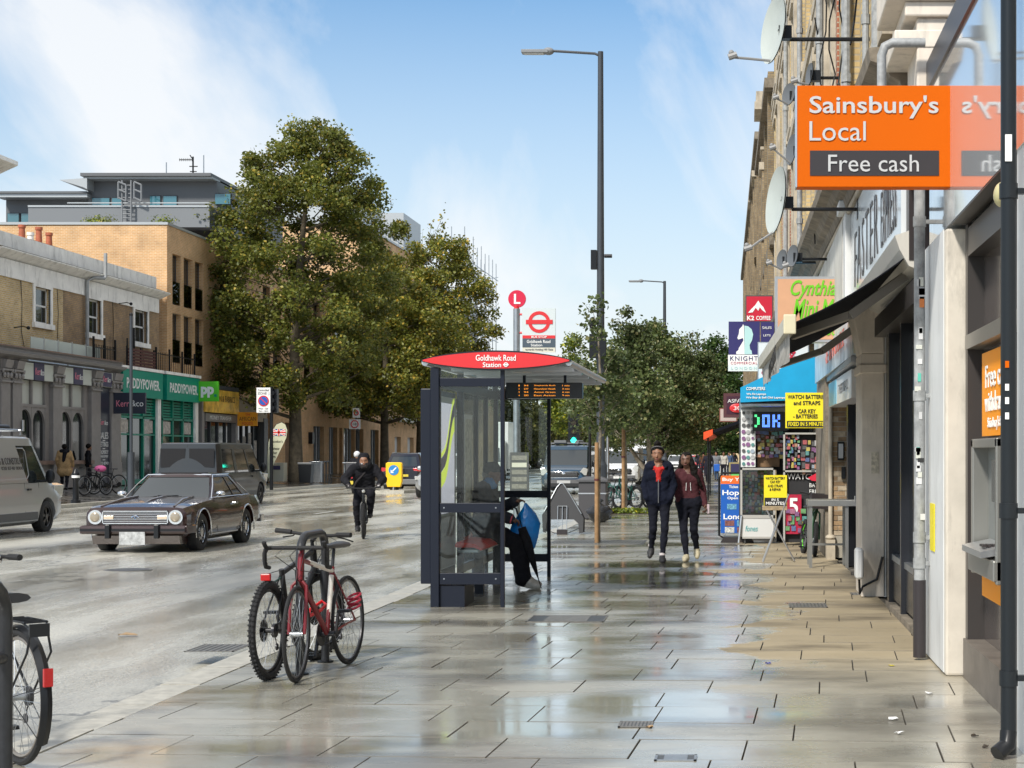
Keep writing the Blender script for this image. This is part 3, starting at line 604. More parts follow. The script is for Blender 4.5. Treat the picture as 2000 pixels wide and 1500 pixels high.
# glazed balustrade and planters over the shops
bl = T('glass_balustrade', 'frosted glass balustrade on the roof terrace above the grey estate agent shop', 'railing', (LX, 65, 5.4))
for i in range(5):
    a, b = YL(30+i*28), YL(30+i*28+25)
    MB().box(SX-0.35, SX-0.33, a, b, 5.4, 5.9).W('pane', mat('frosted_green_pane', (0.50, 0.56, 0.52), 0.25), bl)
    MB().box(SX-0.37, SX-0.31, b, b+0.06, 5.35, 5.95).W('post', ALU, bl)
rl = T('roof_railing', 'black spiked railing on the flat roof above the first green betting fascia', 'railing', (LX, 70, 4.9))
for (xa, xb) in ((190, 232),):
    a, b = YL2(xa), YL2(xb)
    for i in range(15): 
        y_ = a+(b-a)*i/14; MB().cyl((SX-0.15, y_, 5.3), (SX-0.15, y_, 6.0 if i % 7 else 6.3), 0.014 if i % 7 else 0.05, n=6).build('baluster', BLACK, rl, world=True)
    MB().box(SX-0.17, SX-0.13, a, b, 5.85, 5.89).W('handrail', BLACK, rl)
rl = T('roof_railing', 'black railing over the second green betting fascia below the brick corner', 'railing', (LX, 76, 4.9))
a, b = YL2(318), YL2(392)
for i in range(19):
    y_ = a+(b-a)*i/18; MB().cyl((SX-0.3, y_, 5.28), (SX-0.3, y_, 6.15 if i % 6 else 6.35), 0.014 if i % 6 else 0.05, n=6).build('baluster', BLACK, rl, world=True)
MB().box(SX-0.32, SX-0.28, a, b, 6.05, 6.09).W('handrail', BLACK, rl)
dk = T('slatted_screen', 'dark red slatted timber screen on the flat roof below the third sash window', 'screen', (LX, 74, 4.9))
a, b = YL2(266), YL2(318)
for i in range(6): MB().box(SX-0.35, SX-0.3, a, b, 5.33+i*0.135, 5.43+i*0.135).W('slat', mat('dark_red_timber', (0.075, 0.025, 0.02), 0.7, var=0.3), dk)
for y_ in (a, (a+b)/2, b): MB().box(SX-0.42, SX-0.36, y_-0.04, y_+0.04, 5.28, 6.2).W('post', BLACK, dk)

# --- betting shops
GREENF = mat('green_frame', (0.0, 0.21, 0.135), 0.4); POSTER = mat('faded_poster', (0.45, 0.42, 0.38), 0.6, var=0.5, vscale=9)
def bet(name, lab, xa, xb, pillar=True):
    a, b = YL2(xa), YL2(xb); t = T(name, lab, 'shop', (SX, (a+b)/2, 0.3))
    MB().box(SX-1.3, SX-0.35, a-0.2, b+0.2, 0.2, 4.8).W('interior_wall', DARKIN, t)
    MB().box(SX-0.9, SX+0.16, a-0.12, b+0.12, 5.152, 5.28).W('capping', STUCCO, t)
    MB().box(SX-0.9, SX-0.1, a-0.12, b+0.12, 4.8, 5.15).W('flat_roof', STUCCO, t)
    f = MB().box(SX-0.1, SX+0.14, a, b, 4.0, 5.13).W('fascia', PPG, t)
    text('PADDYPOWER.', (SX+0.15, (a+b)/2, 4.57), (b-a)*0.84, 0.44, YP, ZP, LWHITE, f, bold=0.018)
    MB().box(SX-0.3, SX+0.04, b-0.35, b+0.05, 0.3, 4.0).W('pillar', STUCCO, t)
    n = 3; 
    for i in range(n):
        y0_ = a+(b-0.35-a)*i/n; y1_ = a+(b-0.35-a)*(i+1)/n
        for k in range(6): MB().box(SX-0.2, SX-0.13, y0_+0.04, y1_-0.04, 3.24+k*0.125, 3.32+k*0.125).W('louvre', GREENF, t)
        g = MB(); g.box(SX-0.18, SX-0.06, y0_, y0_+0.07, 0.3, 4.0); g.box(SX-0.18, SX-0.06, y1_-0.07, y1_, 0.3, 4.0); g.box(SX-0.18, SX-0.06, y0_, y1_, 3.1, 3.2); g.box(SX-0.18, SX-0.07, y0_, y1_, 2.38, 2.45); g.box(SX-0.18, SX-0.05, y0_, y1_, 0.3, 0.5)
        g.W('window_frame', GREENF, t)
        MB().box(SX-0.16, SX-0.145, y0_+0.07, y1_-0.07, 0.5, 3.1).W('pane', DKGLASS, t)
        if i != 1: MB().box(SX-0.14, SX-0.13, y0_+0.16, y1_-0.16, 2.5, 3.04).W('poster', POSTER, t)
    return t
t = bet('betting_shop', 'first green betting shop, next to the grey estate agent', 234, 312)
MB().box(SX-0.2, SX+0.06, YL2(234)-0.9, YL2(234)-0.02, 0.3, 4.0).W('side_pier', BEIGE, t)
t2 = bet('betting_shop', 'second green betting shop beneath the modern brick corner', 320, 385)
pp = T('hanging_sign', 'bright green square sign with white letters pp at the end of the second betting shop', 'sign', (LX, 80, 0)); Yq = 77.4
p = at(389, 745, Yq); q = at(427, 784, Yq); bd = MB().box(p.x, q.x, Yq-0.08, Yq+0.08, q.z, p.z).W('board', PPL, pp)
c = at(405, 766, Yq-0.09); text('pp', (c.x, Yq-0.09, c.z), 0.62, 0.52, XP, ZP, LWHITE, bd, bold=0.05, depth=0.01); c = at(421, 773, Yq-0.09); MB().box(c.x-0.07, c.x+0.05, Yq-0.095, Yq-0.085, c.z-0.05, c.z+0.07).W('full_stop', PPG, bd)
# --- gold fascia shop
t = T('food_shop', 'dark shop under a patchy gold fascia right of the bright green sign', 'shop', (SX, 83, 0.3)); a, b = YL2(393), YL2(463)
MB().box(SX-1.3, SX-0.35, a, b, 0.2, 4.75).W('interior_wall', DARKIN, t)
MB().box(SX-0.9, SX+0.1, a, b, 4.75, 4.95).W('capping', FRAME, t)
f = MB().box(SX-0.1, SX+0.14, a+0.2, b-0.1, 3.6, 4.72).W('fascia', GOLD, t)
text('FASHION & FABRICS', (SX+0.15, (a+b)/2, 4.3), (b-a)*0.7, 0.3, YP, ZP, mat('brown_lettering', (0.10, 0.05, 0.02), 0.5), f)
f = MB().box(SX-0.1, SX+0.05, a+0.5, b-0.3, 3.16, 3.55).W('lower_board', mat('grey_board', (0.22, 0.21, 0.2), 0.5), t); text('MONEY TRANSFER', (SX+0.06, (a+b)/2, 3.36), (b-a)*0.6, 0.2, YP, ZP, LWHITE, f)
for i in range(4):
    y0_ = a+0.5+(b-a-0.8)*i/4; y1_ = a+0.5+(b-a-0.8)*(i+1)/4
    MB().box(SX-0.2, SX-0.18, y0_+0.06, y1_-0.06, 0.9, 3.14).W('pane', DKGLASS, t)
    g = MB(); g.box(SX-0.24, SX-0.1, y0_-0.04, y0_+0.06, 0.3, 3.15); g.box(SX-0.24, SX-0.12, y0_, y1_, 0.3, 0.9); g.W('window_frame', FRAME, t)
for y_ in (a, b-0.35): MB().box(SX-0.3, SX+0.04, y_, y_+0.35, 0.3, 4.74).W('pillar', GREYSH, t)
# --- african foods
t = T('food_shop', 'narrow food shop with orange hanging board left of the plane tree trunk', 'shop', (SX, 88, 0.3)); a, b = YL2(466), YL2(520)
MB().box(SX-1.3, SX-0.35, a, b, 0.2, 4.3).W('interior_wall', DARKIN, t)
MB().box(SX-0.9, SX+0.05, a, b, 3.3, 4.5).W('fascia', BEIGE, t)
for i in range(5):
    y0_ = a+(b-a)*i/5; y1_ = a+(b-a)*(i+1)/5
    MB().box(SX-0.2, SX-0.18, y0_+0.06, y1_-0.06, 0.6, 3.2).W('pane', DKGLASS, t); MB().box(SX-0.24, SX-0.1, y0_-0.05, y0_+0.05, 0.3, 3.3).W('mullion', FRAME, t)
    MB().box(SX-0.178, SX-0.17, y0_+0.2, y1_-0.2, 1.3+0.2*(i % 3), 2.3+0.2*(i % 3)).W('poster', POSTER, t)
MB().box(SX-0.3, SX+0.1, b-0.7, b, 0.3, 3.5).W('pillar', CLAD, t)
af = T('hanging_sign', 'orange board lettered African foods hanging over the far pavement', 'sign', (LX, 86, 0)); Yq = 83.5
p = at(464, 805, Yq); q = at(503, 832, Yq); bd = MB().box(p.x, q.x, Yq-0.05, Yq+0.05, q.z, p.z).W('board', ORG, af)
for s_, yy, w_, h_ in (('TM', 810, 0.25, 0.12), ('AFRICAN', 818, 0.85, 0.2), ('FOODS', 827, 0.55, 0.14)):
    c = at(483.5, yy, Yq-0.06); text(s_, (c.x, Yq-0.06, c.z), w_, h_, XP, ZP, REDT if s_ != 'AFRICAN' else mat('brown_letters', (0.18, 0.05, 0.01), 0.5), bd, depth=0.01)

# --- modern brick block
mb_ = T('modern_brick_block', 'modern buff brick block with tall dark windows and set back grey top floors', 'building', (LX, 100, 0))
MX = LX-0.2; Y0 = 76.6; Y1 = YL(700)
cols = [(345, 361), (367, 384), (389, 405), (437, 455), (461, 476), (520, 534), (540, 555), (600, 612), (618, 631), (660, 672)]
hol = []
for (xa, xb) in cols:
    a, b = YL(xa), YL(xb)
    hol += [(a, b, 5.9, 8.25), (a, b, 8.65, 11.05)]
wall_x(MB(), MX, Y0, Y1, 4.4, 12.3, hol, thick=0.4).W('wall', BUFF, mb_)
for (a, b, c, d) in hol:
    g = MB(); xi = MX-0.22; q = 0.07
    for bx in ((a, a+q, c, d), (b-q, b, c, d), (a, b, c, c+q), (a, b, d-q, d), (a, b, c+1.1, c+1.15)): g.box(xi-0.05, xi, *bx)
    w = g.W('window', FRAME, mb_)
    MB().box(xi-0.04, xi-0.02, a+q, b-q, c+q, d-q).W('pane', DKGLASS, w)
    g = MB(); g.box(MX-0.06, MX-0.02, a, b, c+1.05, c+1.1); g.box(MX-0.045, MX-0.035, a, b, c+0.05, c+1.05); g.W('glass_guard', glass('balcony_glass', (0.75, 0.85, 0.82), clear=0.6), w)
MB().box(MX-22, MX, Y0-0.02, Y0+0.35, 0.3, 12.3).W('side_wall', BUFF, mb_) if False else MB().box(MX-22, MX-0.402, Y0, Y0+0.4, 0.3, 12.3).W('side_wall', BUFF, mb_)
MB().box(MX-22, MX-0.5, Y0+0.5, Y1, 4.4, 12.1).W('flat_roof', CLAD, mb_)
g = MB(); g.box(MX-22, MX+0.05, Y0-0.06, Y0+0.45, 12.3, 12.42); g.box(MX-0.45, MX+0.05, Y0+0.45, Y1, 12.3, 12.42); g.W('coping', CLADL, mb_)
# setback top floors: grey cladding with blue windows
Yp = 84.0; P_ = lambda x, y: at(x, y, Yp)
def pbox(name, m, x0, y0, x1, y1, d0, d1, par=mb_):
    p = at(x0, y0, Yp); q = at(x1, y1, Yp); return MB().box(p.x, q.x, Yp+d0, Yp+d1, q.z, p.z).W(name, m, par)
pbox('upper_wall', CLAD, 5, 385, 175, 450, 0.4, 12); pbox('roof_edge', CLAD, 0, 377, 178, 381, -0.6, 12); pbox('roof_trim', CLADL, 0, 381, 178, 388, -0.5, 0.5)
pbox('upper_wall', CLAD, 172, 353, 424, 450, 0.0, 12); pbox('roof_edge', CLAD, 172, 344, 424, 350, -1.0, 12); pbox('roof_trim', CLADL, 175, 350, 424, 354, -0.8, 0.5)
g = MB(); p = at(130, 357, Yp); q = at(176, 371, Yp); g.prism([(p.x, p.z), (q.x+0.2, p.z+0.1), (q.x+0.2, q.z-0.1), (q.x, q.z)], 'y', Yp-0.9, Yp+8); g.W('roof_wing', CLADL, mb_)
pbox('parapet_panel', mat('mid_grey_panel', (0.19, 0.20, 0.21), 0.4), 75, 411, 424, 450, -1.2, -0.2); pbox('parapet_rail', CLADL, 75, 408, 424, 411.5, -1.25, -0.15); pbox('terrace_rail', CLADL, 147, 401, 424, 403, -1.0, -0.96)
for (xa, xb, ya, yb) in ((9, 33, 414, 446), (36, 59, 414, 446), (180, 216, 386, 406), (219, 241, 386, 406), (293, 315, 382, 406), (319, 347, 382, 406), (420, 452, 378, 400)):
    o = pbox('window', FRAME, xa, ya, xb, yb, 0.3 if xa < 100 else -0.06, 0.5 if xa < 100 else 0.1)
    pbox('pane', WINB, xa+1.2, ya+1.5, xb-1.2, yb-1, 0.27 if xa < 100 else -0.09, 0.3 if xa < 100 else -0.06, o)
g = MB()
for (xa, xb) in ((231, 246), (262, 276)):
    p0 = at(xa, 355, Yp); p1 = at(xb, 362, Yp)
    for (u0, v0, u1, v1) in ((xa, 355, xa, 388), (xb, 361, xb, 393), (xa, 355, xb, 361), (xa, 370, xb, 376), (xa, 386, xb, 393)):
        a_, b_ = at(u0, v0, Yp-1.6), at(u1, v1, Yp-1.6); g.cyl(a_, b_, 0.045, n=6)
for yy in range(362, 446, 8):
    a_, b_ = at(239, yy, Yp-1.5), at(256, yy, Yp-1.5); g.cyl(a_, b_, 0.03, n=5)
for xx in (238.5, 256): g.cyl(at(xx, 352, Yp-1.5), at(xx, 445, Yp-1.5), 0.045, n=6)
g.build('roof_ladder', mat('ladder_grey', (0.20, 0.21, 0.22), 0.6), mb_, world=True)
an = T('tv_aerial', 'black television aerial standing on the grey penthouse roof', 'aerial', at(377, 345, 88)); g = MB()
A_ = lambda x, y: at(x, y, 88)
g.cyl(A_(377, 346), A_(377, 306), 0.05, n=6); g.cyl(A_(350, 312), A_(378, 312), 0.03, n=5); g.cyl(A_(371, 303), A_(377, 312), 0.03, n=5); g.cyl(A_(371, 335), A_(384, 335), 0.03, n=5); g.cyl(A_(370, 325), A_(386, 325), 0.03, n=5)
for xx in range(351, 376, 4): g.cyl(A_(xx, 309), A_(xx, 315), 0.015, n=4)
g.build('aerial', BLACK, an, world=True)
for xx, yy in ((325, 317), (398, 303)):
    MB().cyl(A_(xx, 350), A_(xx, yy), 0.03, n=5).top('lightning_rod', STEEL, 'thin rod on the penthouse roof %s the aerial' % ('left of' if xx < 370 else 'right of'), 'rod')
PLANT = leafmat('roof_plant_leaf', (0.10, 0.14, 0.03), (0.2, 0.22, 0.04), (0.5, 0.5, 0.05))
# ground floor of the block: piers, glazing, doors (seen below the tree crowns)
gf = T('brick_block_ground_floor', 'buff brick ground floor of flats with glazed lobbies behind the plane trees', 'building', (LX, 110, 0))
GX = LX+0.35
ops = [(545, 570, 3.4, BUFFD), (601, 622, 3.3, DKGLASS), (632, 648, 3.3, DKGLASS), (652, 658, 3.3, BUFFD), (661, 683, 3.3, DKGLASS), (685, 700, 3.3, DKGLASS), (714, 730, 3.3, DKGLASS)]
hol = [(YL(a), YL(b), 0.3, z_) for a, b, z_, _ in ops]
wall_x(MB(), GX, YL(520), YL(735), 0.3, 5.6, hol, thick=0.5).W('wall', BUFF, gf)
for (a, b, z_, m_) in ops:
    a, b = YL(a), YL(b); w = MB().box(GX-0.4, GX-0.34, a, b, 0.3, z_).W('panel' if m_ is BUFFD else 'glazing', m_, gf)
    if m_ is DKGLASS:
        n = 3
        for i in range(n+1): MB().box(GX-0.34, GX-0.26, a+(b-a)*i/n-0.05, a+(b-a)*i/n+0.05, 0.3, z_).W('mullion', STEEL, gf)
MB().box(GX-9, GX-0.5, YL(520), YL(735), 5.3, 5.7).W('roof', CLAD, gf)
MB().box(GX-0.002, GX+0.25, YL(591), YL(595), 2.2, 2.9).W('wall_lamp', BLACK, gf)
# recessed stretch and the arched windows beyond
fb = T('tall_brick_block', 'five storey brick block rising behind the second plane tree', 'building', (LX, 125, 0))
hol = [(YL(x_), YL(x_)+1.5, z_, z_+2.0) for x_ in (705, 722, 740, 758, 776, 794, 812) for z_ in (6.0, 9.0, 12.0, 15.0)]+[(YL(a), YL(b), 0.9, 2.9) for a, b in ((744, 754), (771, 783), (796, 808))]
wall_x(MB(), LX, YL(700)+0.01, YL(829), 0.3, 17.6, hol, thick=0.5).W('wall', BUFF, fb)
for h in hol:
    MB().box(LX-0.35, LX-0.3, h[0], h[1], h[2], h[3]).W('window', DKGLASS if h[2] > 5 else mat('pale_blind', (0.55, 0.56, 0.54), 0.5), fb)
    if h[2] > 5: MB().box(LX-0.3, LX+0.08, h[0]-0.1, h[1]+0.1, h[2]-0.14, h[2]).W('sill', STUCCO, fb)
MB().box(LX+0.002, LX+0.9, YL(752), YL(812), 4.05, 4.35).W('canopy', CREAMB, fb)
MB().box(LX-14, LX-0.5, YL(700)+0.1, YL(829), 0.3, 17.4).W('core', BUFF, fb)
MB().box(LX-14, LX+0.1, YL(700), YL(829)+0.1, 17.6, 17.75).W('coping', CLADL, fb)
g = MB()
for i in range(9):
    y_ = YL(700)+(YL(829)-YL(700))*i/8; g.cyl((LX-0.3, y_, 17.7), (LX-0.3, y_, 18.8), 0.03, n=5)
for z_ in (18.2, 18.8): g.cyl((LX-0.3, YL(700), z_), (LX-0.3, YL(829), z_), 0.03, n=5)
g.build('roof_rail', STEEL, fb, world=True)
MB().box(LX-9, LX-1.5, 122, 128, 17.75, 20.2).W('plant_room', CLADL, fb)
MB().box(LX-11, LX-0.6, 132, 139, 17.75, 21.0).W('plant_room', CLADL, fb)
# scaffolded building further on
sb = T('scaffolded_building', 'pale building wrapped in scaffolding behind the last plane tree', 'building', (LX, 158, 0))
MB().box(LX-12, LX-0.8, 144, 170, 0, 17.0).W('wall', mat('pale_render', (0.5, 0.5, 0.48), 0.8, var=0.15, vscale=0.6, dirt=0.4), sb)
sc = T('scaffolding', 'steel scaffold poles and rails rising above the last plane tree', 'scaffolding', (LX, 158, 0)); 
for i in range(10):
    y_ = 148+i*2.4; zt = 22.6-0.15*i if i % 2 else 21.4
    for dx in (0.0, 1.2): MB().cyl((LX+dx, y_, 0), (LX+dx, y_, zt), 0.045, n=6).build('pole', STEEL, sc, world=True)
for k in range(12):
    z_ = 2+k*1.6
    for dx in (0.0, 1.2): MB().cyl((LX+dx, 147, z_), (LX+dx, 171, z_), 0.04, n=5).build('ledger', STEEL, sc, world=True)
for k in range(6): MB().cyl((LX+1.2, 148, 1+k*3.2), (LX+1.2, 171, 4+k*3.2), 0.035, n=5).build('brace', STEEL, sc, world=True)
# ------------------------------------------------------------------ right-hand frontage, near to far
RSTOCK = brick('warm_yellow_brick', (0.56, 0.43, 0.22), (0.46, 0.33, 0.15), (0.40, 0.34, 0.24), ms=0.012, stain=0.45)
RSTOCKD = brick('sooty_yellow_brick', (0.24, 0.17, 0.09), (0.33, 0.25, 0.14), (0.20, 0.17, 0.13), ms=0.012, stain=0.6)
RREDB = brick('red_dressing_brick', (0.34, 0.12, 0.065), (0.26, 0.09, 0.05), (0.40, 0.34, 0.26), stain=0.3)
CREAM = mat('cream_render', (0.60, 0.55, 0.47), 0.7, var=0.14, vscale=2.2, dirt=0.5); PINKST = mat('painted_stone', (0.70, 0.63, 0.54), 0.65, var=0.12, vscale=3, dirt=0.35)
WALLW = mat('white_wall', (0.70, 0.71, 0.70), 0.5, var=0.08, vscale=1.5, dirt=0.25); GLOSSW = mat('glossy_white_fascia', (0.62, 0.66, 0.68), 0.06, spec=1.0, coat=1.0)
BROWNF = mat('dark_brown_frame', (0.045, 0.040, 0.038), 0.35); TAUPE = mat('taupe_glazing', (0.10, 0.085, 0.078), 0.12, spec=0.8); TAUPEL = mat('taupe_rail', (0.20, 0.19, 0.165), 0.35, 0.3)
SORG = mat('bright_orange_panel', (0.58, 0.105, 0.001), 0.5, spec=0.1); SDK = mat('charcoal_panel', (0.032, 0.026, 0.027), 0.35); SILV = mat('silver_lettering', (0.50, 0.50, 0.50), 0.4, 0.1)
GPIPE = mat('old_grey_pipe', (0.30, 0.31, 0.31), 0.5, var=0.3, vscale=14, dirt=0.3); YM = (0, -1, 0)
SOOTST = mat('sooty_stone', (0.20, 0.17, 0.13), 0.85, var=0.4, vscale=4, dirt=0.4, bump=0.5, bscale=18); OLDST = mat('old_cream_stone', (0.46, 0.40, 0.31), 0.8, var=0.25, vscale=3, dirt=0.5)

# --- supermarket frontage
sm = T('supermarket', 'white rendered supermarket front with glossy white fascia and cash machine bay', 'shop', (1.5, 10, 0))
MB().box(1.50, 3.5, -4, 8.95, 0, 3.25).W('wall', WALLW, sm)
MB().box(1.49, 3.5, -4, 13.05, 3.25, 4.50).W('fascia', GLOSSW, sm)
MB().box(1.47, 3.5, -4, 13.1, 4.503, 4.72).W('fascia_capping', SDK, sm)
MB().box(1.492, 1.62, 8.97, 11.7, 3.236, 3.247).W('soffit', BROWNF, sm)
MB().box(1.46, 1.98, 11.78, 13.45, 0, 3.22).build('pier', CREAM, sm, world=True, smooth=False, bevel=0.02)
MB().box(1.453, 1.459, 11.84, 13.44, 0.02, 3.22).W('white_panel', WALLW, sm)
MB().box(1.72, 1.74, 8.97, 11.76, 0.02, 3.23).W('glazing', TAUPE, sm)
for (a, b, c, d) in ((8.97, 9.07, 0.02, 3.23), (11.64, 11.75, 0.02, 3.23), (9.98, 10.06, 0.3, 3.23)): MB().box(1.60, 1.72, a, b, c, d).W('mullion', BROWNF, sm)
MB().box(1.59, 1.72, 9.0, 11.7, 2.34, 2.44).W('transom', TAUPEL, sm); MB().box(1.58, 1.80, 9.0, 11.73, 0, 0.28).W('plinth', mat('stone_plinth', (0.15, 0.13, 0.11), 0.5, var=0.3), sm)
MB().box(1.60, 1.72, 10.08, 11.62, 3.0, 3.2).W('head_rail', BROWNF, sm)
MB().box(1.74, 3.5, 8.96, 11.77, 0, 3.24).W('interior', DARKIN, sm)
# cash machine
AORG = mat('vivid_orange_vinyl', (0.95, 0.33, 0.01), 0.5, spec=0.2); am = T('cash_machine', 'cash machine in grey surround beneath orange panel beside the black drainpipe', 'cash machine', (1.65, 10.8, 0)); a, b = 10.1, 11.35
up_ = MB().box(1.66, 1.72, a, b, 1.72, 2.29).W('header_panel', AORG, am); MB().box(1.66, 1.72, a, b, 0.62, 0.78).W('lower_panel', AORG, am)
text('Free cash', (1.655, 10.68, 2.12), 0.95, 0.15, YM, ZP, LWHITE, up_); text('withdrawals', (1.655, 10.68, 1.95), 1.0, 0.13, YM, ZP, LWHITE, up_); text("Sainsbury's Bank", (1.655, 10.68, 1.80), 0.75, 0.09, YM, ZP, LWHITE, up_)
g = MB(); g.box(1.58, 1.72, a+0.1, a+0.16, 0.78, 1.70); g.box(1.58, 1.72, b-0.1, b-0.02, 0.78, 1.70); g.box(1.58, 1.72, a+0.1, b-0.02, 1.64, 1.70); g.box(1.56, 1.72, a+0.1, b-0.02, 0.80, 0.93); g.build('surround', mat('grey_metal_surround', (0.27, 0.27, 0.25), 0.35, 0.5), am, world=True, smooth=False, bevel=0.008)
MB().box(1.69, 1.72, a+0.17, b-0.1, 0.93, 1.64).W('screen_plate', mat('atm_plate', (0.20, 0.21, 0.20), 0.3), am); MB().box(1.665, 1.69, a+0.3, b-0.4, 1.28, 1.56).W('screen', DKGLASS, am)
g = MB(); g.prism([(1.50, 0.94), (1.69, 0.97), (1.69, 1.02), (1.50, 0.98)], 'y', a+0.22, b-0.16); g.W('keypad_shelf', ALU, am)
g = MB()
for i in range(4):
    for j in range(3): g.box(1.54+i*0.032, 1.565+i*0.032, 10.5+j*0.05, 10.54+j*0.05, 1.0, 1.015)
g.W('keypad', SDK, am); MB().box(1.64, 1.69, a+0.2, a+0.36, 1.08, 1.2).W('card_slot', SORG, am)
# drainpipes
def pipe(name, lab, x, y, z1, r, m, joints=(), z0=0.0, extra=None):
    t = T(name, lab, 'pipe', (x, y, z0)); MB().cyl((x, y, z0+0.02), (x, y, z1), r, n=16).build('pipe', m, t, world=True)
    for z_ in joints:
        g = MB(); g.cyl((x, y, z_-0.04), (x, y, z_+0.04), r*1.18, n=16); g.box(x, x+0.16, y-0.02, y+0.02, z_-0.015, z_+0.015); g.build('bracket', m, t, world=True)
    return t
t = pipe('drainpipe', 'glossy black drainpipe down the white wall at the right edge', 1.40, 8.62, 6.2, 0.042, mat('glossy_black_pipe', (0.010, 0.013, 0.016), 0.3, spec=0.4), (0.42, 1.3, 2.98, 4.6))
g = MB(); g.tube([(1.40, 8.62, 0.14), (1.39, 8.6, 0.07), (1.33, 8.56, 0.03)], 0.045, 12); g.build('shoe', BLACK, t, world=True)
MB().box(1.375, 1.41, 8.570, 8.577, 3.13, 3.27).W('paper_label', LWHITE, t)
for k, (z_, m_) in enumerate(((2.05, SORG), (1.93, LWHITE), (1.86, LWHITE), (1.78, LWHITE))): MB().box(1.375, 1.395, 8.571, 8.576, z_, z_+0.035).W('sticker', m_, t)
g = MB(); g.sph((1.47, 9.3, 3.07), (0.045, 0.09, 0.07), 16, 10); g.cyl((1.52, 9.3, 3.07), (1.48, 9.3, 3.07), 0.08); g.top('alarm_dome', mat('yellowed_dome', (0.55, 0.50, 0.26), 0.3), 'yellowish dome camera under the white fascia by black drainpipe', 'camera')
t = pipe('drainpipe', 'grey drainpipe covered with stickers beside the dark shop door', 1.375, 12.72, 4.0, 0.043, GPIPE, (0.75, 0.95, 2.05, 3.4))
MB().cyl((1.375, 12.72, 0.02), (1.375, 12.72, 0.62), 0.050, n=16).build('dark_sleeve', SDK, t, world=True); q = random.Random(4)
for k in range(22):
    z_ = q.uniform(1.05, 2.9); w_ = q.uniform(0.02, 0.05); h_ = q.uniform(0.03, 0.09); x_ = 1.375+q.uniform(-0.02, 0.02)
    c_ = q.choice([(0.6, 0.6, 0.6), (0.55, 0.56, 0.5), (0.02, 0.02, 0.02), (0.1, 0.45, 0.35), (0.65, 0.2, 0.05), (0.5, 0.5, 0.5)])
    MB().box(x_-w_/2, x_+w_/2, 12.672, 12.676+0.02, z_, z_+h_).W('sticker', mat('sticker_%d_%d' % (c_[0]*100, c_[1]*100), c_, 0.6), t)
MB().box(1.444, 1.450, 12.35, 12.62, 0.86, 1.22).top('notice', YEL, 'narrow yellow notice stuck low on the white pier', 'notice', smooth=False)

# --- projecting supermarket sign
sg = T('supermarket_sign', "large orange projecting sign reading Sainsbury's Local Free cash", 'sign', (1.5, 11.75, 3.5)); Y_ = 11.75; p = at(1557, 167, Y_); q = at(1858, 365, Y_)
bx = MB().box(p.x, q.x+0.0, Y_, Y_+0.14, q.z, p.z).build('box', SORG, sg, world=True, smooth=False, bevel=0.004)
MB().box(p.x-0.012, p.x-0.001, Y_-0.002, Y_+0.142, q.z, p.z).W('edge_trim', ALU, sg); yf = Y_-0.006
def px(x, y, w_, h_): c = at(x, y, yf); return (c.x, yf, c.z), w_*yf/3200, h_*yf/3200
for s_, x_, y_, w_, h_, bo in (("Sainsbury's", 1707, 209, 252, 45, 0.012), ('Local', 1636, 256, 110, 38, 0.0)):
    c, w_, h_ = px(x_, y_, w_, h_); text(s_, c, w_, h_, XP, ZP, SILV, bx, bold=bo)
c0 = at(1582, 294, yf); c1 = at(1834, 343, yf); pl = MB().box(c0.x, c1.x, yf+0.001, Y_-0.0005, c1.z, c0.z).W('charcoal_strip', SDK, bx)
c, w_, h_ = px(1706, 319, 177, 33); text('Free cash', (c[0], yf-0.004, c[2]), w_, h_, XP, ZP, SILV, bx)

# --- sandwich shop: dark door bay, white sign, corbels, awning
ss = T('takeaway_shop', 'shop with tall dark door under white signboard lettered in thin black', 'shop', (1.5, 16, 0))
BL2 = mat('black_shopfront', (0.02, 0.022, 0.028), 0.25)
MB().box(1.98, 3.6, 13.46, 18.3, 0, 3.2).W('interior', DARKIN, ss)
MB().box(1.60, 1.97, 17.2, 18.28, 0, 3.2).W('end_panel', BL2, ss)
for (a, b) in ((13.46, 13.60), (14.5, 14.6), (15.7, 15.8), (17.0, 17.2)): MB().box(1.52, 1.66, a, b, 0.05, 2.85).W('door_post', BL2, ss)
for (a, b) in ((13.6, 14.5), (14.6, 15.7), (15.8, 17.0)):
    MB().box(1.60, 1.62, a, b, 0.55, 2.75).W('door_pane', DKGLASS, ss); MB().box(1.56, 1.64, a, b, 0.1, 0.5).W('kick_panel', BL2, ss); MB().box(1.55, 1.65, a, b, 0.5, 0.56).W('door_rail', STEEL, ss)
MB().box(1.50, 1.98, 13.46, 17.2, 0, 0.06).W('threshold', SOOTST, ss)
MB().box(1.42, 1.70, 13.6, 17.6, 2.85, 3.05).W('shutter_box', BROWNF, ss)
g = MB(); g.box(1.33, 1.60, 18.3, 19.2, 0, 2.72); g.box(1.31, 1.62, 18.28, 19.22, 2.5, 2.6); g.prism([(1.2, 3.3), (1.33, 2.72), (1.6, 2.72), (1.6, 3.3)], 'y', 18.3, 19.1); g.build('pier', PINKST, ss, world=True, smooth=False, bevel=0.01)
MB().box(1.58, 1.98, 18.3, 19.2, 0, 3.2).W('pier_return', WALLW, ss)
MB().box(1.44, 1.52, 18.291, 18.299, 1.38, 1.62).W('paper_notice', mat('old_paper', (0.55, 0.5, 0.4), 0.8, var=0.4, vscale=30), ss)
sb2 = MB().box(FX(17)-0.03, 1.75, 14.2, 20.7, 3.28, 4.62).W('signboard', mat('white_signboard', (0.66, 0.70, 0.72), 0.25, coat=0.4), ss); xs_ = FX(17)-0.036
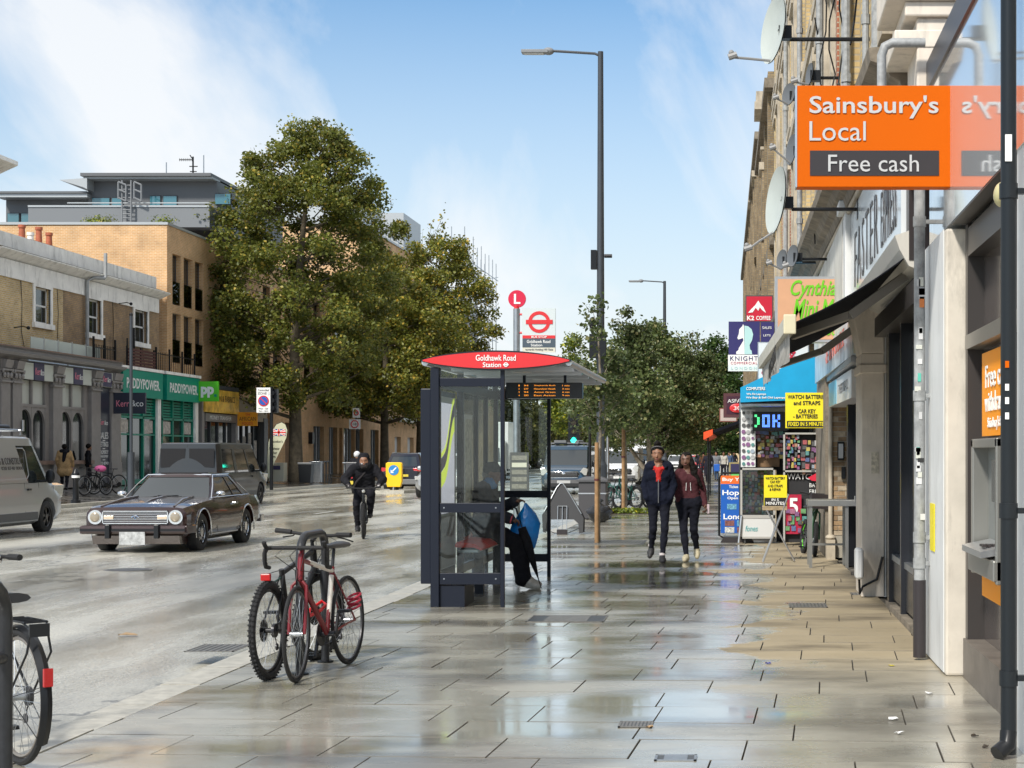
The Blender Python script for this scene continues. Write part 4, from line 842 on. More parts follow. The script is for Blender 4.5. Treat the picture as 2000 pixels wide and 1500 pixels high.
text('FASTER', (xs_, 18.3, 3.95), 3.4, 0.66, YM, ZP, SDK, sb2, space=1.25, bold=-0.02); text('EXPRESS', (xs_, 15.4, 3.9), 1.6, 0.55, YM, ZP, SDK, sb2, space=1.2, bold=-0.015)
MB().box(FX(14)-0.02, 1.7, 13.95, 14.19, 3.25, 4.7).W('sign_edge', SDK, ss)
g = MB(); g.box(1.30, 1.75, 20.75, 21.15, 2.9, 4.66); g.box(1.22, 1.75, 20.7, 21.2, 4.66, 4.8); g.build('pilaster_head', WALLW, ss, world=True, smooth=False, bevel=0.01)
pn = MB().box(FX(25)-0.02, 1.7, 21.2, 29.5, 3.2, 4.62).W('stained_board', mat('stained_white_board', (0.62, 0.61, 0.56), 0.6, var=0.2, vscale=2, dirt=0.3), ss)
# awning
aw = T('awning', 'open black awning with pale front bar jutting over the pavement', 'awning', (1.4, 17, 2.7)); BFAB = mat('black_awning_fabric', (0.010, 0.011, 0.016), 0.9, spec=0.1, bump=0.2, bscale=60); CR = mat('cream_plastic_cap', (0.60, 0.55, 0.38), 0.5)
A0, A1, B0, B1 = Vector((1.47, 14.0, 3.34)), Vector((1.40, 20.3, 3.30)), Vector((0.41, 14.2, 2.72)), Vector((0.24, 20.0, 2.70))
g = MB(); n = 10
for i in range(n):
    for (S, E, sg_) in ((A0, B0, 0), (A1, B1, 1)): pass
rows_ = []
for i in range(n+1):
    t_ = i/n; P0 = A0.lerp(B0, t_); P1 = A1.lerp(B1, t_); sag = Vector((0, 0, -0.05*math.sin(math.pi*t_))); rows_.append((P0+sag, P1+sag))
for k, dz in enumerate((0, -0.012)):
    b = g.add([p_+Vector((0, 0, dz)) for r_ in rows_ for p_ in r_], [(2*i, 2*i+1, 2*i+3, 2*i+2) for i in range(n)])
g.add([r_[0]+Vector((0, 0, dz)) for r_ in rows_ for dz in (0, -0.012)], [(2*i, 2*i+1, 2*i+3, 2*i+2) for i in range(n)])
g.build('fabric', BFAB, aw, world=True, fix=False)
MB().bar(B0+Vector((0, 0, 0.0)), B1, 0.09, 0.13).W('front_bar', mat('pale_awning_bar', (0.55, 0.54, 0.47), 0.5, var=0.2, vscale=12, dirt=0.3), aw)
g = MB(); g.bar(B0+Vector((0.0, -0.04, 0.0)), B0+Vector((0, 0.0, 0)), 0.11, 0.17); g.build('end_cap', CR, aw, world=True, smooth=False, bevel=0.01)
vl = MB(); 
for i in range(16):
    a_ = B0.lerp(B1, i/16); b_ = B0.lerp(B1, (i+1)/16); o0 = Vector((0.02*math.sin(i*1.3), 0, -0.30)); o1 = Vector((0.02*math.sin((i+1)*1.3), 0, -0.30))
    vl.add([a_+Vector((0, 0, -0.06)), b_+Vector((0, 0, -0.06)), b_+o1, a_+o0], [(0, 1, 2, 3)])
vo = vl.build('valance', mat('grey_striped_valance', (0.38, 0.37, 0.34), 0.8, var=0.4, vscale=9), aw, world=True)
text('SANDWICHES  SALADS', (0.295, 17.1, 2.50), 5.0, 0.15, YM, ZP, LBLACK, vo)
g = MB(); g.prism([(1.30, 3.46), (1.42, 3.50), (1.52, 3.44), (1.52, 3.16), (1.42, 3.2), (1.34, 3.34)], 'y', 13.96, 20.4); g.W('hood', mat('pale_hood', (0.55, 0.53, 0.48), 0.5, dirt=0.2), aw)
for y_ in (14.6, 19.6):
    MB().bar((1.45, y_, 3.18), (0.95, y_-0.15, 2.82), 0.05, 0.08).W('arm', mat('grey_arm', (0.30, 0.28, 0.25), 0.4, 0.3), aw); MB().bar((0.95, y_-0.15, 2.82), (0.46, y_+0.4, 2.68), 0.05, 0.07).W('arm', mat('grey_arm', (0.3, 0.28, 0.25)), aw)
# painted corbel block and mouldings above the fascias
cb = T('corbel_and_cornice', 'painted stone corbel and heavy cornice over the shop fascias', 'cornice', (1.5, 13.6, 4.5))
g = MB(); g.box(1.40, 1.85, 13.15, 13.9, 4.3, 5.1); g.box(1.30, 1.85, 13.1, 14.0, 5.1, 5.22); g.box(1.15, 1.9, 13.05, 14.05, 5.22, 6.6); g.build('corbel', PINKST, cb, world=True, smooth=False, bevel=0.015)
g = MB(); g.box(1.22, 1.9, 13.14, 14.02, 4.86, 5.0); g.prism([(1.30, 4.3), (1.38, 3.9), (1.6, 3.9), (1.6, 4.3)], 'y', 13.16, 13.8); g.build('moulding', PINKST, cb, world=True, smooth=False, bevel=0.01)
cor = [(0.0, 4.68), (-0.06, 4.70), (-0.09, 4.80), (-0.17, 4.84), (-0.22, 4.93), (-0.34, 4.97), (-0.36, 5.08), (0.0, 5.12)]
def cornice(Ya, Yb, prof, name, m_, parent, n=12):
    g = MB(); rings = [[(FX(y_)+dx, y_, z_) for dx, z_ in prof] for y_ in (Ya, Yb)]; g.loft(rings); return g.W(name, m_, parent)
cornice(14.05, 49, cor, 'cornice', SOOTST, cb); cornice(14.05, 49, [(0.0, 4.63), (-0.04, 4.63), (-0.05, 4.678), (0.0, 4.678)], 'lower_moulding', OLDST, cb)
g = MB(); g.tube([(1.45, 13.0, 4.86), (1.19, 13.0, 4.86), (1.13, 13.0, 4.83), (1.105, 13.0, 4.76), (1.105, 13.0, 4.2)], 0.037, 12); g.top('drainpipe', GPIPE, 'short grey swan neck pipe above the orange supermarket sign', 'pipe')

# --- upper storeys of the Victorian terrace, seen at a glancing angle
ut = T('victorian_terrace', 'tall yellow brick Victorian terrace above the shops with red and white dressings', 'building', (1.5, 30, 5))
def strip(Ya, Yb, z0, z1, out, m_, name, par=ut, deep=0.5):
    g = MB(); g.loft([[(FX(y_)+deep, y_, z0), (FX(y_)-out, y_, z0), (FX(y_)-out, y_, z1), (FX(y_)+deep, y_, z1)] for y_ in (Ya, Yb)]); return g.W(name, m_, par)
y_ = 14.1; k = 0; q = random.Random(9); ZT = 15.7
while y_ < 50:
    bay = 5.2; e = min(y_+bay, 50)
    strip(y_, y_+0.45, 5.12, ZT, 0.10, RSTOCK if k % 2 else OLDST, 'pilaster')
    strip(y_+0.46, y_+0.62, 5.12, ZT, 0.05, OLDST, 'stone_strip')
    w0 = y_+1.1
    for j in range(2):
        a = w0+j*1.95; b = a+1.05
        if b > e: break
        strip(a-0.48, a-0.24, 5.12, ZT, 0.0, RSTOCK, 'wall_strip'); strip(b+0.24, b+0.42, 5.12, ZT, 0.0, RSTOCK, 'wall_strip')
        for (za, zb) in ((5.7, 7.9), (9.0, 11.2), (12.3, 14.4)):
            strip(a-0.22, a, za-0.1, zb+0.25, 0.07, q.choice([RREDB, OLDST, RSTOCK, RSTOCK]), 'jamb'); strip(b, b+0.22, za-0.1, zb+0.25, 0.07, q.choice([OLDST, RSTOCK]), 'jamb')
            strip(a-0.3, b+0.3, za-0.28, za-0.1, 0.16, OLDST, 'sill'); strip(a-0.22, b+0.22, zb+0.25, zb+0.48, 0.12, OLDST, 'lintel')
            g = MB(); g.loft([[(FX(yy)+0.30, yy, za), (FX(yy)+0.18, yy, za), (FX(yy)+0.18, yy, zb), (FX(yy)+0.30, yy, zb)] for yy in (a, b)]); g.W('sash_window', WHITE, ut)
            g = MB(); g.loft([[(FX(yy)+0.2, yy, za+0.08), (FX(yy)+0.165, yy, za+0.08), (FX(yy)+0.165, yy, zb-0.08), (FX(yy)+0.2, yy, zb-0.08)] for yy in (a+0.08, b-0.08)]); g.W('pane', DKGLASS, ut)
    y_ += bay; k += 1
strip(14.1, 50, 5.12, ZT, -0.22, RSTOCK, 'wall', deep=5.0)
for z_ in (8.5, 11.75, 15.2): strip(14.1, 50.1, z_, z_+0.22, 0.14, OLDST, 'string_course')
for (yy, z0, z1, r_) in ((15.4, 5.2, 11, 0.05), (16.6, 5.2, 11, 0.035), (19.2, 4.9, 11, 0.05), (19.8, 4.9, 11, 0.02), (24.6, 5.0, 14, 0.05), (31, 5.0, 15, 0.05), (38, 5, 15, 0.05)):
    x_ = FX(yy)-0.16; g = MB(); g.cyl((x_, yy, z0), (x_, yy, z1), r_, n=8)
    for zz in (6, 7.8, 9.6): g.cyl((x_, yy, zz-0.05), (x_, yy, zz+0.05), r_*1.3, n=8)
    g.top('drainpipe', GPIPE, 'grey downpipe on the terrace brickwork, %s' % {15.4: 'nearest one above the orange sign', 16.6: 'thin second one above the orange sign', 19.2: 'third one from the near end, between dressings', 19.8: 'very thin fourth one beside loose cables', 24.6: 'behind the big tilted satellite dish', 31: 'beyond the big satellite dish', 38: 'farthest one before the dormers'}[yy], 'pipe', 'downpipes on the terrace')
q = random.Random(12)
for k, wd_ in enumerate(('nearest the corbel', 'next to the nearest downpipe', 'beside the thin downpipe', 'behind the topmost dish', 'between the two thin downpipes', 'farthest along, past the orange sign')):
    yy = 15.4+k*1.9; zz = 9.6-0.3*k; pts = [(FX(yy)-0.12-0.12*abs(math.sin(i*0.9+k)), yy+0.5*math.sin(i*0.7+k), zz-0.3*i) for i in range(12)]
    MB().tube(pts, 0.011, 5).top('loose_cable', BLACK, 'loose black cable looping down the terrace brickwork, '+wd_, 'cable', 'loose cables on the terrace')
# farther half of the terrace: sooty, with chimneys, a dormer and gables stepping down
ut2 = T('sooty_terrace', 'sooty far end of the terrace with carved piers and chimney against the sky', 'building', (0.9, 80, 0))
def strip2(Ya, Yb, z0, z1, out, m_, name, deep=0.6): return strip(Ya, Yb, z0, z1, out, m_, name, ut2, deep)
strip2(50.02, 66, 0, 13.2, 0.02, RSTOCKD, 'wall', 6); strip2(66.02, 120, 0, 14.6, 0.0, RSTOCKD, 'wall', 6)
y_ = 51
while y_ < 119:
    hz_ = 13.2 if y_ < 66 else 14.6
    strip2(y_, y_+0.8, 3.4, hz_+0.3, 0.22, RSTOCKD, 'pier'); strip2(y_+1.0, y_+1.15, 3.4, hz_, 0.1, OLDST, 'stone_strip')
    for z_ in (4.8, 8.2, 11.4): strip2(y_+1.5, y_+2.7, z_, z_+2, 0.012, DKGLASS, 'window'); strip2(y_+1.4, y_+2.8, z_+2, z_+2.25, 0.14, OLDST, 'lintel')
    y_ += 4.3
for (ya, yb, z_, o_) in ((50.1, 66, 12.8, 0.35), (66.1, 120, 14.3, 0.35), (50.1, 120, 8.0, 0.18), (50.1, 120, 4.5, 0.25)): strip2(ya, yb, z_, z_+0.3, o_, SOOTST, 'cornice')
g = MB(); y1_ = 54; g.box(0.45, 1.8, 54.0, 56, 13.2, 13.55); g.box(0.40, 1.9, 53.95, 56.05, 12.95, 13.2); g.W('carved_head', OLDST, ut2)
p = at(1488, 292, 56); q_ = at(1532, 318, 56); MB().box(p.x, q_.x, 55.9, 57.5, 9.0, p.z).W('chimney_stack', RSTOCKD, ut2)
g = MB(); g.box(p.x-0.1, q_.x+0.1, 55.85, 57.6, q_.z-0.25, q_.z); g.box(p.x-0.05, q_.x+0.05, 55.87, 57.55, p.z-0.02, p.z+0.08); g.W('chimney_band', OLDST, ut2)
p = at(1516, 222, 52); q_ = at(1536, 292, 52); MB().box(p.x, q_.x+0.5, 51.9, 54.0, q_.z-0.5, p.z).W('dormer', mat('lead_dormer', (0.13, 0.15, 0.18), 0.4), ut2); MB().box(p.x-0.06, q_.x+0.5, 51.85, 54.1, p.z, p.z+0.1).W('dormer_roof', SDK, ut2)
for k, (x_, yt, Yc) in enumerate(((1478, 345, 70), (1470, 395, 82), (1464, 440, 96))):
    p = at(x_, yt, Yc); MB().box(p.x-0.1, p.x+1.6, Yc, Yc+2.5, 10, p.z).W('gable', RSTOCKD, ut2); MB().box(p.x-0.22, p.x+1.7, Yc-0.1, Yc+2.6, p.z, p.z+0.25).W('gable_coping', OLDST, ut2)
p = at(1457, 515, 112); MB().box(p.x-0.1, p.x+3, 108, 122, 0, p.z).W('end_house', RSTOCKD, ut2)
for xx, yy, y2 in ((1476, 352, 70),): 
    pass
# satellite dishes
def dish(lab, cx, cy, Yd, wpx, hpx, col, lnb, mount):
    """dish seen nearly edge-on: rim circle of the height seen, turned by asin(w/h)"""
    c = at(cx, cy, Yd); Rr = hpx*Yd/3200/2; ang = math.asin(min(wpx/hpx, 0.99)); t = T('satellite_dish', lab, 'satellite dish', c, group='satellite dishes on the terrace')
    nrm = Vector((-math.cos(ang), -math.sin(ang), 0.10)).normalized(); a = nrm.cross(Vector((0, 0, 1))).normalized(); b = a.cross(nrm)
    rings = []; m = 36; prof = [(1.0, 0.0), (0.8, -0.10), (0.5, -0.20), (0.05, -0.25)]
    for r_, d_ in prof: rings.append([c+(a*math.cos(2*math.pi*i/m)+b*math.sin(2*math.pi*i/m))*Rr*r_+nrm*(d_*Rr*0.7) for i in range(m)])
    back = [[p_-nrm*0.012 for p_ in r_] for r_ in rings[::-1]]
    g = MB(); g.loft(rings+back, caps=False); g.add([c+nrm*(-0.25*Rr*0.7)], []); g.build('reflector', col, t, world=True, angle=60, fix=False)
    g = MB(); L = at(*lnb, Yd-0.1) if len(lnb) == 2 else Vector(lnb); low = c-b*Rr*0.92; g.tube([low-nrm*0.03, low.lerp(L, 0.6), L], 0.014, 6); g.cyl(L-Vector((0.05, 0, 0)), L+Vector((0.04, 0, 0.03)), 0.035, n=8); g.sph(L+Vector((-0.02, 0, 0.05)), 0.03, 8, 6); g.build('lnb_arm', mat('grey_dish_arm', (0.25, 0.25, 0.25), 0.5), t, world=True)
    g = MB(); mpt = Vector((FX(Yd)+0.02, Yd+0.05, c.z-0.25*Rr)); bk = c-nrm*0.25*Rr; g.tube([bk, bk-nrm*0.12-Vector((0, 0, 0.05)), Vector((bk.x+0.1, Yd+0.05, mpt.z)), mpt], 0.022, 6); g.box(bk.x-0.02, bk.x+0.12, bk.y-0.06, bk.y+0.06, bk.z-0.09, bk.z+0.05); g.box(mpt.x-0.03, mpt.x+0.01, Yd-0.03, Yd+0.13, mpt.z-0.12, mpt.z+0.12); g.build('wall_bracket', BLACK, t, world=True)
DW = mat('dish_pale_grey', (0.46, 0.50, 0.47), 0.45, var=0.06, vscale=3); DG = mat('dish_dark_grey', (0.12, 0.13, 0.14), 0.5)
dish('big pale satellite dish at the top edge, highest of the dishes', 1509, 58, 17.5, 44, 132, DW, (1432, 112), None)
dish('big pale satellite dish just below and left of the orange sign', 1514, 391, 19.5, 34, 132, DW, (1462, 487), None)
dish('small grey dish seen beside the upper left corner of the orange sign', 1540, 184, 26, 24, 44, DG, (1516, 192), None)
dish('left one of the two small dark dishes under the big pale dish', 1526, 507, 27, 18, 40, DG, (1503, 515), None)
dish('right one of the two small dark dishes under the big pale dish', 1547, 500, 25, 20, 44, DG, (1535, 520), None)
dish('small dark dish turned edge on above the orange sign', 1580, 145, 22, 12, 44, DG, (1552, 160), None)
dish('distant dish low on the sooty terrace, mostly hidden by the orange sign', 1545, 292, 24, 18, 60, DG, (1510, 290), None)

# --- shop fascias and the hanging signs between Y 19 and 40
def board(name, lab, cat, x0, y0, x1, y1, Y_, m_, thick=0.12, frame=None, fw=4):
    t = T(name, lab, cat, at((x0+x1)/2, y1, Y_)); p = at(x0, y0, Y_); q = at(x1, y1, Y_)
    if frame:
        MB().box(p.x, q.x, Y_, Y_+thick, q.z, p.z).W('frame', frame, t); w_ = fw*Y_/3200
        f = MB().box(p.x+w_, q.x-w_, Y_-0.008, Y_+0.01, q.z+w_, p.z-w_).W('panel', m_, t)
    else: f = MB().box(p.x, q.x, Y_, Y_+thick, q.z, p.z).W('panel', m_, t)
    return t, f
def lett(s_, x, y, w_, h_, Y_, m_, par, off=0.016, **k):
    c = at(x, y, Y_-off); return text(s_, c, w_*Y_/3200, h_*Y_/3200, XP, ZP, m_, par, **k)
PEACH = mat('peach_board', (0.60, 0.33, 0.19), 0.4, var=0.06, vscale=3); LGREEN = mat('bright_green_lettering', (0.14, 0.52, 0.01), 0.4)
t, f = board('hanging_sign', 'large peach lightbox with green script lettering behind the black awning', 'sign', 1514, 540, 1690, 668, 23.0, PEACH, 0.3, ALU, 5)
lett("Cynthia's", 1598, 566, 108, 40, 23.0, LGREEN, f, shear=0.35, bold=0.015); lett("Mini Mart", 1604, 604, 112, 40, 23.0, LGREEN, f, shear=0.35, bold=0.015); lett('Groceries', 1632, 645, 80, 20, 23.0, LGREEN, f, shear=0.35)
KRED = mat('crimson_board', (0.52, 0.01, 0.035), 0.4); KBLUE = mat('deep_violet_board', (0.032, 0.028, 0.13), 0.35); PALEM = mat('pale_mint', (0.42, 0.66, 0.66), 0.5)
t, f = board('hanging_sign', 'crimson board with a white mountain drawing, above the violet chess knight board', 'sign', 1456, 577, 1510, 629, 47, KRED, 0.15, FRAME, 2)
def flat(name, pts, Y_, off, m_, par, th=0.004):
    vs = [at(x, y, Y_-off) for x, y in pts]; g = MB(); n = len(vs); g.add(vs+[v_+Vector((0, th, 0)) for v_ in vs], [tuple(range(n)), tuple(range(n, 2*n))[::-1]]+[(i, (i+1) % n, n+(i+1) % n, n+i) for i in range(n)]); return g.W(name, m_, par)
flat('mountain', [(1461, 611), (1468, 603), (1475, 596), (1481, 587), (1486, 595), (1491, 600), (1496, 611), (1489, 606), (1484, 600), (1481, 607), (1476, 601), (1470, 610)], 47, 0.02, LWHITE, f)
lett('K2', 1466, 621, 14, 9, 47, LWHITE, f, bold=0.03); lett('COFFEE', 1491, 621, 28, 8, 47, LWHITE, f, bold=0.02)
t, f = board('hanging_sign', 'violet and white board with a chess knight drawing lettered Knight Commercial London', 'sign', 1423, 628, 1484, 725, 42, KBLUE, 0.12)
flat('white_panel', [(1422, 693), (1484, 693), (1484, 713), (1422, 713)], 42, 0.012, LWHITE, f); flat('mint_strip', [(1422, 713), (1484, 713), (1484, 725), (1422, 725)], 42, 0.012, mat('pale_strip', (0.66, 0.74, 0.74), 0.5), f)
kn = [(1438, 692), (1438, 687), (1442, 684), (1443, 680), (1448, 672), (1452, 665), (1451, 660), (1446, 662), (1442, 663), (1440, 660), (1443, 652), (1444, 643), (1450, 637), (1451, 633), (1453, 636)]
flat('chess_knight', kn+[(1454, 692)], 42, 0.012, LWHITE, f); flat('chess_knight', [(1454, 636), (1461, 637), (1468, 643), (1471, 653), (1469, 664), (1464, 674), (1465, 682), (1468, 685), (1469, 692), (1454, 692)], 42, 0.012, PALEM, f)
lett('KNIGHT', 1453, 700, 54, 9, 42, KBLUE, f, space=1.2, off=0.02); lett('COMMERCIAL', 1453, 709, 52, 5, 42, mat('rose_lettering', (0.45, 0.06, 0.12), 0.5), f, space=1.2, off=0.02); lett('LONDON', 1453, 719, 50, 5, 42, PALEM, f, space=1.5, off=0.02)
t, f = board('hanging_sign', 'narrow violet board partly hidden behind the chess knight board', 'sign', 1486, 629, 1512, 690, 41, KBLUE, 0.1)
lett('SALES', 1498, 640, 18, 5, 41, LWHITE, f); lett('LETS', 1498, 655, 14, 4, 41, LWHITE, f)
t, f = board('hanging_sign', 'white board with red Chinese character above the blue awning', 'sign', 1480, 668, 1580, 745, 33, mat('white_acrylic', (0.68, 0.68, 0.66), 0.35), 0.2, ALU, 2)
lett('盛', 1541, 698, 27, 30, 33, mat('crimson_lettering', (0.50, 0.01, 0.03), 0.5), f, bold=0.02); lett('华', 1506, 706, 26, 28, 33, mat('crimson_lettering', (0.5, 0.01, 0.03)), f, bold=0.02); lett('CHINESE', 1512, 728, 50, 8, 33, mat('rose_lettering', (0.45, 0.06, 0.12)), f)
# fascias running along the frontage (near vertical planes seen at a glancing angle)
def fascia(name, lab, Ya, Yb, z0a, z1a, out, m_, cat='sign', th=0.25):
    t = T(name, lab, cat, (FX(Ya)-out, (Ya+Yb)/2, z0a)); g = MB(); g.loft([[(FX(y_)-out+th, y_, z0a), (FX(y_)-out, y_, z0a), (FX(y_)-out, y_, z1a), (FX(y_)-out+th, y_, z1a)] for y_ in (Ya, Yb)]); f = g.W('panel', m_, t); return t, f
PAST = mat('pastel_print', (0.52, 0.60, 0.66), 0.3, var=0.35, vscale=2.5)
t, f = fascia('shop_fascia', 'pastel lightbox fascia with cream end panel beneath the black awning', 19.6, 27.6, 2.78, 3.25, 0.06, PAST)
MB().box(1.33, 1.60, 19.58, 19.599, 2.80, 3.24).W('end_panel', mat('cream_acrylic', (0.68, 0.66, 0.5), 0.4), f)
text('PHONE & MOBILE', (FX(23.5)-0.072, 23.5, 3.05), 6.5, 0.22, YM, ZP, mat('coral_lettering', (0.70, 0.18, 0.14), 0.5), f)
MB().box(1.30, 1.9, 19.6, 27.7, 2.70, 2.77).W('soffit', STEEL, f)
t, f = fascia('shop_fascia', 'small half blue half white board over the blue street door', 20.5, 24.9, 2.30, 2.66, -0.0, mat('white_acrylic', (0.68, 0.68, 0.66)))
fl = MB(); fl.loft([[(FX(y_)-0.0+0.0, y_, 2.31), (FX(y_)-0.006, y_, 2.31), (FX(y_)-0.006, y_, 2.65), (FX(y_), y_, 2.65)] for y_ in (23.2, 24.85)]); fl.W('blue_half', mat('sky_blue_vinyl', (0.17, 0.45, 0.60), 0.4), f)
text('STREET 117-CL', (FX(21.8)-0.01, 21.9, 2.49), 2.2, 0.13, YM, ZP, GREYP, f)
# blue door, brick pier and its stone base, entry phone
dr = T('street_door', 'narrow deep blue street door with dark frame beside the white pier', 'door', (1.6, 22, 0)); BLUED = mat('deep_blue_door', (0.012, 0.03, 0.13), 0.35)
MB().box(1.62, 1.66, 20.2, 23.3, 0.05, 2.3).W('door_leaf', BLUED, dr)
for y_ in (19.25, 23.3): MB().box(1.50, 1.70, y_, y_+0.3, 0, 2.3).W('frame', BLACK, dr)
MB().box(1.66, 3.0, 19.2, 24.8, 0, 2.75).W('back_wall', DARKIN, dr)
MB().box(1.4, 1.7, 23.62, 24.8, 2.0, 2.3).W('lintel', SDK, dr) if False else None
pr = T('brick_pier', 'exposed brick pier with pale stone foot between shop window and blue door', 'pier', (1.45, 25, 0))
PB = [mat('pier_brick_a', (0.33, 0.22, 0.12), 0.85, var=0.3, vscale=12, bump=0.4), mat('pier_brick_b', (0.24, 0.16, 0.09), 0.85, var=0.3, vscale=12), mat('pier_brick_c', (0.42, 0.34, 0.24), 0.85, var=0.3, vscale=12)]
MB().box(1.345, 1.595, 24.86, 25.3, 0.02, 2.72).W('core', mat('lime_mortar', (0.36, 0.33, 0.27), 0.9, var=0.2), pr); q = random.Random(5); z_ = 0.36; k = 0; bm_ = {}
while z_ < 2.66:
    x_ = 1.34 - (0.11 if k % 2 else 0)
    while x_ < 1.59:
        a, b = max(x_+0.005, 1.34), min(x_+0.215, 1.598)
        if b-a > 0.02:
            dd = q.uniform(0.003, 0.012); MB().box(a, b, 24.86-dd, 24.9, z_+0.005, z_+0.068).W('brick', q.choice(PB), pr)
        x_ += 0.22
    for y_ in (24.87, 25.09): MB().box(1.337, 1.36, y_, y_+0.205, z_+0.005, z_+0.068).W('brick', q.choice(PB), pr) if k % 3 == 0 else None
    z_ += 0.075; k += 1
g = MB(); g.box(1.27, 1.40, 24.72, 24.95, 0, 0.30); g.sph((1.335, 24.82, 0.33), (0.08, 0.1, 0.05), 10, 6); g.cyl((1.335, 24.82, 0.34), (1.335, 24.82, 2.6), 0.035, 0.03, n=10); g.build('stone_foot', OLDST, pr, world=True)
g = MB(); g.box(1.44, 1.54, 24.80, 24.845, 1.50, 1.78); g.top('entry_phone', BLACK, 'black framed entry phone panel mounted on the brick pier', 'entry phone', smooth=False); 
MB().box(1.455, 1.525, 24.79, 24.80, 1.53, 1.75).top('call_panel', ALU, 'steel call panel inside the black entry phone frame', 'panel', smooth=False)
MB().box(1.50, 1.56, 24.78, 24.85, 1.22, 1.40).top('key_safe', BLACK, 'small black box below the entry phone', 'box', smooth=False)
g = MB(); g.box(1.24, 1.33, 17.95, 18.2, 0.22, 0.56); g.top('meter_box', WALLW, 'white rounded meter box at the foot of the pale pier', 'box', bevel=0.03)
MB().tube([(1.29, 18.1, 0.22), (1.30, 18.15, 0.05), (1.34, 18.25, 0.12), (1.5, 18.27, 0.2), (1.56, 18.26, 0.45)], 0.014, 6).top('cable', BLACK, 'black cable lying against the foot of the pale pier', 'cable')
# ------------------------------------------------------------------ bus shelter
SG = glass('shelter_glass', (0.93, 0.97, 0.95), dirty=0.02)
SGS = glass('stained_shelter_glass', (0.90, 0.93, 0.92), dirty=0.10)
S0, S1 = 17.1, 21.25; XL, XR = -3.20, -2.50
bs = T('bus_shelter', 'dark blue bus shelter with glass end panels and red name panel', 'bus shelter', (-2.85, 19.2, 0))
def B(name, m, *bx, par=bs, bev=0.0):
    g = MB()
    for b in bx: g.box(*b)
    return g.build(name, m, par, world=True, smooth=False, bevel=bev)
B('end_post', NAVY, (XL-0.05, XL+0.04, S0-0.04, S0+0.10, 0, 2.5), bev=0.006)
B('footing', NAVY, (XL-0.02, XL+0.30, S0+0.0, S0+0.6, 0, 0.22))
B('slim_post', NAVY, (XR-0.022, XR+0.018, S0-0.03, S0+0.03, 0, 2.5), bev=0.004)
for z_, h_ in ((0.235, 0.12), (0.985, 0.10), (2.30, 0.09)): B('cross_rail', NAVY, (XL+0.04, XR-0.022, S0-0.02, S0+0.02, z_, z_+h_), bev=0.004)
B('end_pane', SG, (XL+0.05, XR-0.025, S0-0.004, S0+0.004, 0.355, 0.985)); B('end_pane', SG, (XL+0.05, XR-0.025, S0-0.004, S0+0.004, 1.085, 2.30)); B('top_pane', SG, (XL+0.05, XR-0.025, S0-0.004, S0+0.004, 2.39, 2.50))
g = MB()
for x_ in (XL+0.09, XR-0.07):
    for z_ in (0.295, 1.035): g.cyl((x_, S0-0.028, z_), (x_, S0-0.02, z_), 0.008, n=8)
g.build('bolt_heads', STEEL, bs, world=True)
# far end
B('end_post', NAVY, (XL-0.03, XL+0.03, S1-0.05, S1+0.03, 0, 2.5)); B('slim_post', NAVY, (XR-0.03, XR+0.012, S1-0.03, S1+0.03, 0, 2.5))
for z_, h_ in ((0.20, 0.10), (1.03, 0.09), (2.3, 0.12)): B('cross_rail', NAVY, (XL+0.03, XR-0.03, S1-0.02, S1+0.02, z_, z_+h_))
B('end_pane', SG, (XL+0.03, XR-0.03, S1-0.004, S1+0.004, 0.30, 1.03)); B('end_pane', SG, (XL+0.03, XR-0.03, S1-0.004, S1+0.004, 1.12, 2.30))
# rear wall: posts and two glazed bays, timetable frame
for y_ in (18.62, 19.65, 20.4): B('rear_post', NAVY, (XL-0.04, XL+0.03, y_-0.03, y_+0.03, 0, 2.5))
for (a, b) in ((18.65, 19.62), (19.68, 20.37), (20.43, 21.2)):
    B('rear_pane', SGS, (XL-0.004, XL+0.004, a, b, 0.35, 2.3)); 
B('rear_rail', NAVY, (XL-0.025, XL+0.025, 18.65, 21.2, 0.25, 0.34)); B('rear_rail', NAVY, (XL-0.03, XL+0.03, S0+0.1, 21.2, 2.30, 2.40))
B('timetable_frame', mat('white_frame', (0.6, 0.6, 0.58), 0.4), (XL+0.01, XL+0.035, 18.68, 19.2, 1.0, 2.05)); B('timetable', mat('printed_timetable', (0.5, 0.49, 0.42), 0.6, var=0.5, vscale=22), (XL+0.036, XL+0.04, 18.72, 19.16, 1.05, 2.0))
# illuminated advert case on the road side
ad = B('advert_case', NAVY, (XL-0.16, XL-0.05, S0+0.0, S0+1.45, 0.24, 2.28), bev=0.01)
LIME = mat('lime_print', (0.55, 0.66, 0.05), 0.3, emit=0.6); LILAC = mat('violet_print', (0.12, 0.07, 0.16), 0.3); adm = mat('advert_print', (0.34, 0.33, 0.38), 0.2, var=0.15, vscale=3, emit=0.8)
B('advert_frame', mat('pale_grey_frame', (0.45, 0.47, 0.47), 0.4), (XL-0.05, XL-0.04, S0+0.12, S0+1.42, 0.35, 2.22)); apo = B('advert_poster', adm, (XL-0.04, XL-0.034, S0+0.2, S0+1.30, 0.95, 2.15)); [MB().loft([[(XL-0.034+dx, S0+0.22+1.06*i/11, z0+0.85*(i/11)+0.07*math.sin(i*0.8)+dz) for dx, dz in ((0, 0), (0.003, 0), (0.003, w_), (0, w_))] for i in range(12)]).W('print_band', m_, apo) for z0, w_, m_ in ((0.96, 0.16, LIME), (1.13, 0.14, LILAC), (1.28, 0.05, LIME))]
B('lower_panel', mat('grey_lower_panel', (0.22, 0.22, 0.21), 0.4), (XL-0.04, XL-0.036, S0+0.2, S0+1.3, 0.36, 0.92))
